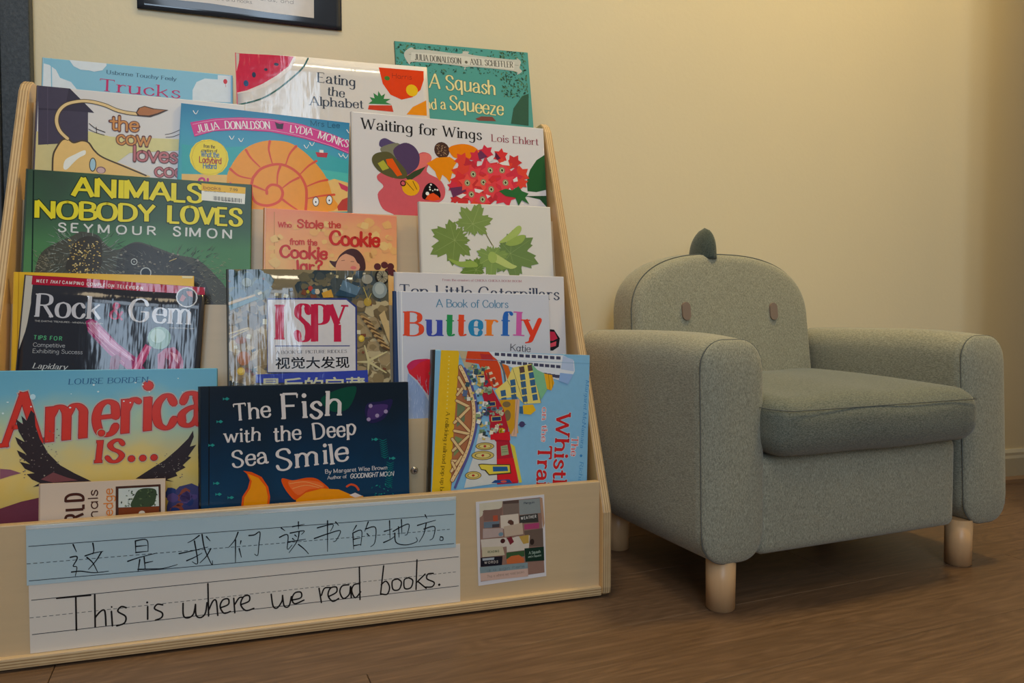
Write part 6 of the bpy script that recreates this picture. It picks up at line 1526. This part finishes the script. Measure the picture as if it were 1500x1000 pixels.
  ['P','#6b5a50',0,[61.4,-43.3,86.6,-42.8,86.7,-66.0,66.9,-64.2,61.6,-46.1]],
  ['P','#c9bcae',0,[4.6,-47.4,37.8,-48.8,39.6,-60.1,5.6,-60.6]],
  ['C','#4a2c2c',33.0,-52.6,3.1,3.0],
  ['P','#cbbfb0',0,[37.7,-51.5,51.4,-49.1,68.8,-49.8,66.8,-67.7,37.9,-67.5]],
  ['P','#7a3038',0,[38.5,-49.6,44.3,-48.2,47.6,-55.5,42.5,-58.8]],
  ['P','#b8944c',0,[54.3,-49.4,67.4,-48.9,67.1,-59.4,59.8,-59.8]],
  ['P','#bfb295',0,[5.7,-57.2,32.5,-59.2,35.0,-70.6,6.0,-69.6]],
  ['X','boldc','#4a5a40','READING',13.2,-65.3,-0.039,15.5,2.5,None,0,0],
  ['C','#3a302c',71.5,-58.5,2.9,3.9],
  ['P','#3f5a3c',0,[37.2,-68.1,61.0,-68.4,61.1,-75.4,37.1,-76.4]],
  ['P','#c0683f',0,[37.4,-76.4,43.5,-73.1,53.6,-73.0,60.4,-78.1,60.5,-83.7,37.5,-82.3]],
  ['P','#24382f',0,[61.1,-65.6,87.1,-66.4,87.2,-84.4,62.0,-82.8]],
  ['X','quirk','#a8b8a8','A Squash',66.7,-74.0,0.019,16.1,3.7,None,0,0],
  ['X','quirk','#a8b8a8','and a Squeeze',65.8,-78.1,-0.011,17.6,2.6,None,0,0],
  ['P','#27272e',0,[3.9,-70.0,32.1,-71.6,31.0,-83.2,3.5,-81.3]],
  ['P','#a5aab0',0,[6.0,-71.2,21.4,-71.9,20.9,-74.6,6.3,-74.0]],
  ['X','boldc','#b0a8a0','WORDS',8.5,-78.4,-0.06,18.4,3.1,None,0,0],
  ['P','#7f8f92',0,[2.4,-81.7,64.9,-84.0,65.0,-91.6,2.6,-89.4]],
  ['P','#c5a596',0,[2.6,-89.4,65.0,-91.6,65.1,-101.8,3.0,-99.4]],
  ['X','hand','#3c4244','is a sign here',11.0,-88.8,-0.016,50.1,3.6,None,0,0],
  ['X','hand','#6a5248','This is where we read books',10.8,-96.4,-0.01,49.4,3.4,None,0,0],
  ['X','boldc','#3c4450','Penguin',62.0,-9.3,-0.014,14.5,2.5,None,0,0],
 ]),
 'poster': dict(loc=(-0.1903, 1.206, 0.8134), lean=0, phi=0.0036, w=0.2917, h=0.21, art=[
  ['P','#cbc3bd',0,[41.4,-67.0,250.7,-42.9,249.4,-195.4,179.3,-194.7,100.7,-191.1,39.0,-191.7]],
  ['X','sans','#45423f','A home filled with words, and',58.9,-178.6,0.008,161.3,5.4,None,0,0],
  ['X','sans','#45423f','books in corners and nooks.',58.8,-185.2,0.007,101.8,5.2,None,0,0],
 ]),
}

# ------------------------------------------------------------------ display rack
PAN = {1: (.872, .151), 2: (.950, .232), 3: (.998, .380), 4: (1.047, .508), 5: (1.100, .640)}
XL, XR = -.2965, .397
rack = empty('book_display_rack', (.05, .98, 0))
tag(rack, 'birch plywood tiered book display rack with slanted sides beside the armchair', 'bookcase')
def sh(o): o.location = (-.05, -.98, 0); return o
prof = [(.874, 0), (.864, .006), (.862, .014), (.862, .112), (.865, .121), (1.084, .650), (1.092, .660), (1.104, .667), (1.128, .667), (1.136, .660), (1.136, 0)]
for x in (XL - .012, XR):
    sh(prism('side_panel', prof, x, x + .012, PLYX, rack, .0016))
sh(box('front_panel', XL, XR, .872, .883, .0105, .151, PLYY, rack, .0012))
sh(box('base_board', XL, XR, .865, 1.125, .003, .0145, PLYZ, rack, .0012))
for k in range(2, 6):
    y, z = PAN[k]; yb, zb = PAN[k - 1]
    z0 = (zb - .0985) if k > 2 else .0145
    t = math.tan(R(9)); yy = y - (z - z0) * t
    th = .0065
    o = sh(prism('tier_panel', [(yy, z0), (y, z), (y + th, z - .0008), (yy + th, z0)], XL, XR, PLYY, rack, .0006))
    if k < 6:
        # pocket floor behind this panel
        zf = z - .0985; yf = y - (z - zf) * t
        y2 = PAN[k + 1][0] - (PAN[k + 1][1] - zf) * t if k < 5 else 1.125
        sh(box('pocket_floor', XL, XR, yf + th, y2 + .004, zf, zf + .006, PLYZ, rack))
sh(box('back_panel', XL, XR, 1.128, 1.1345, .02, .60, PLYY, rack, .0008))
for sx, sz in ((.166, .166), (-.21, .166)):
    y = .950 - (.232 - sz) * math.tan(R(9))
    bm = bmesh.new(); bmesh.ops.create_cone(bm, cap_ends=True, segments=20, radius1=.0052, radius2=.0036, depth=.0022)
    bmesh.ops.rotate(bm, verts=bm.verts, matrix=Matrix.Rotation(R(90), 3, 'X')); bmesh.ops.translate(bm, verts=bm.verts, vec=(sx, y - .0012, sz))
    s = sh(bm_obj('screw', bm, STEEL, rack)); s['label'] = 'steel screw head'
    for a in (0, 90):
        bm = bmesh.new(); bmesh.ops.create_cube(bm, size=1); bmesh.ops.scale(bm, verts=bm.verts, vec=(.0044, .0006, .0009))
        bmesh.ops.rotate(bm, verts=bm.verts, matrix=Matrix.Rotation(R(a + 20), 3, 'Y')); bmesh.ops.translate(bm, verts=bm.verts, vec=(sx, y - .0024, sz))
        bm_obj('drive_slot', bm, NAVY, s)

# ------------------------------------------------------------------ books
def cover_mat(name, bg, rough, g=1.2):
    M = Mat(name, rough, .5 if name in ('cover_rock', 'cover_ispy', 'cover_eating', 'paper_poster') else .22)
    kind, stops, nz = bg
    co = M.coord(); X, Y, Z = M.sep(co)[0], None, M.sep(co)[2]
    if kind == 'flat':
        c = hexlin(stops, g); base = M.mix(M.noise(co, 14, 2), c, tuple(x * .95 for x in c[:3]) + (1,))
    else:
        v = Z if kind == 'v' else X
        n = M.noise(co, nz[2] if nz else 8, 3)
        v = M.math('ADD', v, M.math('MULTIPLY_ADD', n, .06 if kind == 'v' else .08, -.03))
        lo, hi = stops[0][0], stops[-1][0]
        f = M.math('DIVIDE', M.math('SUBTRACT', v, lo), hi - lo)
        base = M.ramp(f, [((p - lo) / (hi - lo), hexlin(c, g)) for p, c in stops])
    if nz: base = M.mix(M.math('MULTIPLY', M.ramp(M.noise(co, nz[2], 3), [(.42, (0, 0, 0, 1)), (.62, (1, 1, 1, 1))]), nz[1]), base, hexlin(nz[0], g))
    M.col(base)
    if name in ('cover_rock', 'cover_ispy', 'cover_eating'): wavy(M)
    return M.m

def book(key, label, group, bg, spine, t, kind='hard', rough=.22, bump=None, curve=0.0, gain=1.2):
    C = COVERS[key]; w, h = C['w'], C['h']
    root = empty({'hard': 'picture_book', 'soft': 'paperback_book', 'mag': 'magazine'}[kind], C['loc'])
    root.rotation_euler = (Matrix.Rotation(-R(C['lean']), 3, 'X') @ Matrix.Rotation(-C['phi'], 3, 'Y')).to_euler()
    tag(root, label, 'magazine' if kind == 'mag' else 'book', group)
    cm = cover_mat('cover_' + key, bg, rough, gain); sm = flat('spine_' + key, spine, rough, gain)
    ct = .0022 if kind == 'hard' else .0005
    warp = None
    if curve: warp = lambda u, v: curve * math.sin(math.pi * u) * (.3 + .7 * v) * -1 + curve * .55 * math.sin(u * 9 + v * 2) * v * v
    nx, nz = (30, 8) if curve else (1, 1)
    # front board
    V = []; F = []
    for y in (0, ct):
        for j in range(nz + 1):
            for i in range(nx + 1):
                u, v = i / nx, j / nz; V.append((u * w, y + (warp(u, v) if warp else 0), v * h))
    m = (nx + 1) * (nz + 1)
    for j in range(nz):
        for i in range(nx):
            a = j * (nx + 1) + i; F.append((a, a + 1, a + nx + 2, a + nx + 1)); F.append((m + a, m + a + nx + 1, m + a + nx + 2, m + a + 1))
    rim = [i for i in range(nx + 1)] + [j * (nx + 1) + nx for j in range(1, nz + 1)] + [nz * (nx + 1) + i for i in range(nx - 1, -1, -1)] + [j * (nx + 1) for j in range(nz - 1, 0, -1)]
    for i in range(len(rim)): a, b = rim[i], rim[(i + 1) % len(rim)]; F.append((a, m + a, m + b, b))
    fc = mesh('front_cover', V, F, cm, root, bool(curve))
    if kind == 'hard' and not curve:
        bv = fc.modifiers.new('bevel', 'BEVEL'); bv.width = .0009; bv.segments = 2
    back = box('back_cover', 0, w, t - ct, t, 0, h, sm, root, min(.0008, ct * .4))
    if kind == 'hard':
        # rounded spine along the left side, wrapping both boards
        prof = [(-.0012 - .0016 * math.sin(math.pi * i / 6), t * i / 6) for i in range(7)] + [(.0006, t), (.0006, 0)]
        n = len(prof); V = [(x, y, z) for z in (0, h) for x, y in prof]
        F = [tuple(range(n))[::-1], tuple(range(n, 2 * n))] + [(i, (i + 1) % n, n + (i + 1) % n, n + i) for i in range(n)]
        mesh('spine', V, F, sm, root)
        box('page_block', .001, w - .0035, ct, t - ct, .003, h - .003, PAGE, root)
    else:
        box('spine', -.0007, .0005, .0, t, 0, h, sm, root)
        box('page_block', .0005, w - .001, ct + .0002, t - ct, .0008, h - .0008, PAGE, root)
    paint(C, root, rough, gain, warp, nxy=(nx, nz) if curve else None, key_wavy=key in ('rock', 'ispy', 'eating'))
    return root

G5, G4, G3, G2, G1 = ('children\'s books on the top tier', 'children\'s books on the second tier from the top', 'picture books on the middle tier', 'books and magazines on the second tier from the bottom', 'books in the bottom tray')
def st(*a): return list(a)
book('trucks', 'pale blue board book with white clouds, leftmost on the top tier', G5, ('flat', '#7fb4cf', None), '#8fbad2', .009)
book('squash', 'teal leafy book with cream hand lettering, rightmost on the top tier', G5, ('flat', '#4f938c', None), '#35584c', .006, 'soft')
book('eating', 'white laminated book with watermelon slice and fruit, middle of the top tier', G5, ('flat', '#cfc9c6', None), '#c93a58', .0045, 'soft', .10, curve=.0022)
book('cow', 'white book with a cow tail and a purple barn on its cover', G4, ('flat', '#d0cdce', None), '#4b4657', .0065)
book('snail', 'turquoise seaside paperback with a big orange spiral shell', G4, ('v', st((.12, '#3fa0a8'), (.18, '#3f8fb0'), (.22, '#2f78a2')), None), '#2f78a2', .004, 'soft')
book('wings', 'wide white book with collage flowers and a butterfly, tallest on its tier', G4, ('flat', '#cfcacb', None), '#d0c8c4', .009, rough=.16)
bk = book('animals', 'dark green book with big yellow capitals and a price sticker', G3, ('v', st((.09, '#4f8450'), (.155, '#47774a'), (.19, '#3c5640'), (.245, '#363f38')), ('#3a6a44', .4, 10)), '#2a3a2e', .011)
book('cookie', 'orange book with red title lettering and a dark-haired girl', G3, ('v', st((.06, '#e6bf78'), (.16, '#e2ae6c'), (.215, '#dc8468')), ('#e09060', .5, 16)), '#cf8a50', .007)
book('leaves', 'white book with green maple leaves and seed wings on its cover', G3, ('flat', '#d2cdc6', None), '#c9c3ba', .009)
book('yellow', 'plain yellow-bordered magazine behind the black magazine', G2, ('flat', '#dfae22', None), '#d9a51c', .004, 'mag', .2)
book('rock', 'glossy black magazine with pink crystals and a red top strip', G2, ('flat', '#2a2b33', None), '#3a3236', .004, 'mag', .10, curve=.0030)
book('ispy', 'glossy beach-find photo book with crimson title and Chinese characters', G2, ('flat', '#6d6450', None), '#4a4a48', .009, 'hard', .10, curve=.0026)
book('ten', 'white book with thin dark serif title, behind the silver butterfly book', G2, ('flat', '#cbc6c8', None), '#c0bcc0', .005)
book('butter', 'silvery white board book with multicoloured title letters and navy spine', G2, ('flat', '#bfc0cb', None), '#22365c', .005, rough=.28)
book('america', 'large blue and yellow book with red title and eagle wings', G1, ('v', st((.13, '#b8a050'), (.175, '#dcb95c'), (.205, '#d6b968'), (.235, '#a8bca0'), (.265, '#6aa8c0'), (.34, '#3a8cb8')), ('#7ab0b8', .25, 12)), '#4a86a8', .012, rough=.24, curve=0)
book('world', 'small beige book with sideways brown capitals, standing before the eagle book', G1, ('flat', '#cfb9a4', None), '#b89a80', .004, 'soft', .4)
book('fish', 'dark navy picture book with white title and an orange fish', G1, ('v', st((.1, '#143a58'), (.18, '#0f2f4a'), (.26, '#131c28')), ('#16222c', .55, 10)), '#0d1318', .010, rough=.18)
book('whistle', 'thick sky-blue and yellow railroad book lying sideways, title reading downward', G1, ('flat', '#7fb0cf', None), '#2a2620', .024, rough=.25)

# ------------------------------------------------------------------ paper signs on the rack, photo, wall notice
def sheet(key, name, label, cat, bg, rough, t=.0004, gain=1.2, warp=None, hand=False, nx=1, nz=1, names=('ruled_lines', 'handwriting'), group=None):
    C = COVERS[key]; C['hand'] = hand; w, h = C['w'], C['h']
    root = empty(name, C['loc']); root.rotation_euler = (0, -C['phi'], 0); tag(root, label, cat, group)
    M = cover_mat('paper_' + key, ('flat', bg, None), rough, gain)
    V = []; F = []
    for y in (0, t):
        for j in range(nz + 1):
            for i in range(nx + 1):
                u, v = i / nx, j / nz; V.append((u * w, y + (warp(u, v) if warp else 0), v * h))
    m = (nx + 1) * (nz + 1)
    for j in range(nz):
        for i in range(nx):
            a = j * (nx + 1) + i; F.append((a, a + 1, a + nx + 2, a + nx + 1)); F.append((m + a, m + a + nx + 1, m + a + nx + 2, m + a + 1))
    rim = [i for i in range(nx + 1)] + [j * (nx + 1) + nx for j in range(1, nz + 1)] + [nz * (nx + 1) + i for i in range(nx - 1, -1, -1)] + [j * (nx + 1) for j in range(nz - 1, 0, -1)]
    for i in range(len(rim)): a, b = rim[i], rim[(i + 1) % len(rim)]; F.append((a, m + a, m + b, b))
    mesh('paper', V, F, M, root, bool(warp))
    paint(C, root, rough, gain, warp, nxy=(nx, nz) if warp else None, names=names)
    return root
sb = sheet('strip_blue', 'sentence_strip', 'pale blue ruled strip with handwritten Chinese characters on the rack front', 'sign', '#a9bcc2', .3, hand=True)
sw = sheet('strip_white', 'sentence_strip', 'white ruled strip with handwritten English sentence on the rack front', 'sign', '#d2c8bc', .3, hand=True)
sheet('print', 'photo_print', 'small white-bordered photo of a book rack taped to the rack front', 'photo', '#d2cccc', .3, names=('photo_image', 'photo_lettering'))
# lamination film standing proud of the blue strip's top edge
FILM = Mat('lamination_film', .08, .9); FILM.b.inputs['Alpha'].default_value = .34; FILM.b.inputs['Base Color'].default_value = (.97, .98, 1, 1); FILM = FILM.m
V = []; F = []; C = COVERS['strip_blue']
for j in range(5):
    for i in range(41):
        u = i / 40; lift = max(0, math.sin((u - .12) / .42 * math.pi)) if .12 < u < .54 else 0
        V.append((u * C['w'], -.0008 - lift * (.009 * (j / 4) ** 1.5) - .0012 * math.sin(u * 75) * (j / 4) * lift, C['h'] - .004 + j / 4 * (.0042 + .0035 * lift)))
for j in range(4):
    for i in range(40): a = j * 41 + i; F.append((a, a + 1, a + 42, a + 41))
fl = mesh('lamination_film', V, F, FILM, sb, True); fl['label'] = 'clear shiny curled film edge'
so = fl.modifiers.new('thick', 'SOLIDIFY'); so.thickness = .0002
def curl(u, v):
    a = max(0, 1 - v / .22) ** 2
    return -.0012 * a * math.sin(math.pi * min(max((u - .02) / .9, 0), 1)) ** .7
po = sheet('poster', 'wall_notice', 'glossy laminated notice on dark backing taped to the wall above the rack', 'notice', '#2b2d33', .08, .0004, gain=1.2, warp=curl, nx=30, nz=24, names=('notice_sheet', 'notice_lettering'))

# ------------------------------------------------------------------ armchair
def soft(name, c, hs, r, bulge, mat, parent, n=16, warp=None, pw=2.0):
    """padded box: rounded by r, faces swelling by bulge"""
    cx, cy, cz = c; hx, hy, hz = hs; rx, ry, rz = r if isinstance(r, tuple) else (r, r, r)
    bx, by, bz = bulge
    bm = bmesh.new(); bmesh.ops.create_cube(bm, size=2)
    bmesh.ops.subdivide_edges(bm, edges=bm.edges[:], cuts=n, use_grid_fill=True)
    for v in bm.verts:
        p = []
        for a, h_, r_ in zip(v.co, hs, (rx, ry, rz)):
            # denser sampling near the rounded ends
            s = math.copysign(1 - (1 - abs(a)) ** 1.35, a) if abs(a) < 1 else a
            p.append(s * h_)
        q = [max(-(h_ - r_), min(h_ - r_, a)) for a, h_, r_ in zip(p, hs, (rx, ry, rz))]
        d = [(a - b) / r_ for a, b, r_ in zip(p, q, (rx, ry, rz))]
        L = math.sqrt(sum(x * x for x in d)) or 1
        f = 1 / L if L > 1e-6 else 0
        res = [b + x * f * r_ if L > 1e-6 else a for a, b, x, r_ in zip(p, q, d, (rx, ry, rz))]
        u, w_, t_ = (res[0] / hx, res[1] / hy, res[2] / hz)
        k = lambda s: max(0, 1 - s * s)
        res[0] += bx * u * k(w_) * k(t_); res[1] += by * w_ * k(u) * k(t_); res[2] += bz * t_ * k(u) * k(w_)
        P = Vector((cx + res[0], cy + res[1], cz + res[2]))
        v.co = warp(P) if warp else P
    bmesh.ops.recalc_face_normals(bm, faces=bm.faces[:])
    return bm_obj(name, bm, mat, parent, True)

chair = empty('armchair', (.525, .790, 0), (0, 0, CH))
tag(chair, 'sage-grey fabric armchair with two oval eyes and a dark spike on its backrest', 'armchair')
# local frame: u to the right, v towards the wall, front-left leg at the origin
def rrect_pts(cx, cz, hx, hz, r, y, n=8, skip=None):
    P = []
    for sx, sz, a0 in ((1, 1, 0), (-1, 1, 90), (-1, -1, 180), (1, -1, 270)):
        for k in range(n + 1):
            a = R(a0 + 90 * k / n); P.append((cx + sx * (hx - r) + r * math.cos(a), y, cz + sz * (hz - r) + r * math.sin(a)))
    return P
def armwarp(base, lean):
    def f(P):
        d = max(0.0, min(1.0, (.09 - P.y) / .115)); top = max(0.0, (P.z - .2) / .143)
        return Vector((P.x + lean * (.34 - P.z) / .28, P.y, P.z - .007 * d * d * top))
    return f
for cx, lean, hx in ((-.001, .006, .0465), (.4475, .016, .0445)):
    wp = armwarp(cx, lean)
    a = soft('armrest', (cx, .140, .2025), (hx, .163, .1405), (.034, .006, .038), (.0025, .0, .002), FABS, chair, 18, wp)
    fr = soft('armrest_front', (cx, -.0165, .2025), (hx, .0095, .1405), (.034, .0092, .038), (.0, .0035, .0), FAB, chair, 14, wp)
    P = [wp(Vector(p)) for p in rrect_pts(cx, .2025, hx + .0002, .1407, .035, -.0165)]
    tube('seam', P, .0006, SEAM, chair, 5, True)
# seat base and front apron
soft('seat_base', (.220, .125, .128), (.1785, .145, .064), (.012, .014, .012), (.001, .005, .002), FAB, chair, 14)
# cushion
def cw(P):
    t = (P.y + .05) / .31
    return Vector((P.x, P.y, P.z + .010 * max(0, t) + .0018 * math.sin(P.x * 38 + 1) * (1 if P.z > .23 else .3)))
soft('seat_cushion', (.220, .097, .2285), (.1815, .152, .036), (.024, .024, .028), (.0, .005, .010), FABD, chair, 18, cw)
P = [Vector((p[0], p[2], 0)) for p in rrect_pts(.220, .097, .1832, .1528, .026, 0)]
P = [cw(Vector((q.x, q.y, .2515))) for q in P]
tube('cushion_seam', P, .0007, SEAM, chair, 5, True)
# backrest: dome profile with a rounded front edge and a side band
def dome(w, h, n=44):
    """half outline from bottom-left over the top to bottom-right, centred on u=0"""
    P = []
    r = min(w * .62, h * .62); ex = 2.55
    for i in range(n + 1):
        a = math.pi - math.pi * i / n
        c, s = math.cos(a), math.sin(a)
        P.append((math.copysign(abs(c) ** (2 / ex), c) * w, h - r + abs(s) ** (2 / ex) * r))
    return [(-w * 1.03, 0), (-w * 1.02, (h - r) * .5)] + P + [(w * 1.02, (h - r) * .5), (w * 1.03, 0)]
def backrest():
    cx, z0, H, W = .2085, .150, .318, .178
    rings = []          # (y, inset)
    yf, yb = .240, .318
    rr = .014
    prof = [(yf - .0045, .9), (yf - .0042, .7), (yf - .0032, .45), (yf - .0015, .2)]
    V = []; F = []
    layers = []
    for k, s in enumerate((.02, .3, .55, .75, .9)):      # front face, swelling
        layers.append((yf - .007 * (1 - s * s), 'scale', s))
    for a in (0, 30, 60, 90):
        layers.append((yf + rr * (1 - math.cos(R(a))), 'inset', rr * (1 - math.sin(R(a)))))
    layers.append((yf + .04, 'inset', -.002)); layers.append((yb - rr, 'inset', 0))
    for a in (30, 60, 90):
        layers.append((yb - rr + rr * math.sin(R(a)), 'inset', rr * (1 - math.cos(R(a)))))
    for s in (.6, .02): layers.append((yb, 'scale', s))
    n = None
    for y, m, s in layers:
        if m == 'scale':
            base = dome(W - rr, H - rr); zc = H * .45
            pts = [(x * s, zc + (z - zc) * s) for x, z in base]
        else: pts = dome(W - s, H - s)
        n = len(pts)
        for x, z in pts:
            lean = (z0 + z - .27) * .10
            V.append((cx + x, y + lean, z0 + z))
    L = len(layers)
    for j in range(L - 1):
        for i in range(n):
            a = j * n + i; b = j * n + (i + 1) % n; F.append((a, b, b + n, a + n))
    F.append(tuple(range(n))[::-1]); F.append(tuple(range((L - 1) * n, L * n)))
    bm = bmesh.new(); vs = [bm.verts.new(v) for v in V]
    for f in F: bm.faces.new([vs[i] for i in f])
    bmesh.ops.recalc_face_normals(bm, faces=bm.faces[:])
    o = bm_obj('backrest', bm, FAB, chair, True)
    pts = dome(W + .0004, H + .0004)
    tube('seam', [(cx + x, yf + rr * .9 + (z0 + z - .27) * .10, z0 + z) for x, z in pts if z > .05], .0008, SEAM, chair, 5)
    # eyes
    for ex in (.122, .300):
        zc = .373; V = []; hw, hh = .0078, .0145
        yy = yf - .0068 + (zc - .27) * .10
        bm = bmesh.new(); out = []
        for k in range(28):
            a = 2 * math.pi * k / 28; c, s = math.cos(a), math.sin(a)
            out.append((ex + hw * c, (hh - hw) * (1 if s > 0 else -1) + hw * s))
        f0 = [bm.verts.new((x, yy + z * .10 - .0006, zc + z)) for x, z in out]
        f1 = [bm.verts.new((x, yy + z * .10 + .004, zc + z)) for x, z in out]
        bm.faces.new(f0); bm.faces.new(f1[::-1])
        for i in range(28): bm.faces.new((f0[i], f0[(i + 1) % 28], f1[(i + 1) % 28], f1[i]))
        bmesh.ops.recalc_face_normals(bm, faces=bm.faces[:])
        e = bm_obj('eye', bm, EYE, chair); e['label'] = 'brown oval felt eye'
backrest()
# spike: a padded fin standing front to back on top of the dome
def spike():
    V = []; F = []; n = 16; m = 12; H = .052
    for j in range(m + 1):
        t = j / m; ln_ = .031 * (1 - t ** 2.8) ** .55 if t < 1 else .0006; th = .017 * (1 - t ** 2.2) ** .75 if t < 1 else .0005
        for k in range(n):
            a = 2 * math.pi * k / n; V.append((th * math.cos(a), ln_ * math.sin(a) - .004 * t * t, H * t))
    for j in range(m):
        for k in range(n): a = j * n + k; b = j * n + (k + 1) % n; F.append((a, b, b + n, a + n))
    F.append(tuple(range(n))[::-1]); F.append(tuple(range(m * n, (m + 1) * n)))
    o = mesh('spike', V, F, SPIKE, chair, True, loc=(.184, .286, .4600)); o['label'] = 'dark green padded spike'
    sp = [(0.0, -.0305 * (max(0, 1 - (j / m) ** 2.6)) ** .62 - .004 * (j / m) ** 2, H * j / m) for j in range(m + 1)]
    tube('seam', sp, .0007, SEAM, o, 5)
spike()
# legs
for u, v in ((0, 0), (.431, 0), (.004, .256), (.431, .256)):
    bm = bmesh.new(); bmesh.ops.create_cone(bm, cap_ends=True, segments=36, radius1=.0178, radius2=.0185, depth=.068)
    bmesh.ops.translate(bm, verts=bm.verts, vec=(u, v + .0, .034))
    bmesh.ops.bevel(bm, geom=[e for e in bm.edges if all(x.co.z < .001 for x in e.verts)], offset=.0015, segments=2, affect='EDGES')
    o = bm_obj('leg', bm, LEG, chair, False)
    for p in o.data.polygons: p.use_smooth = abs(p.normal.z) < .5
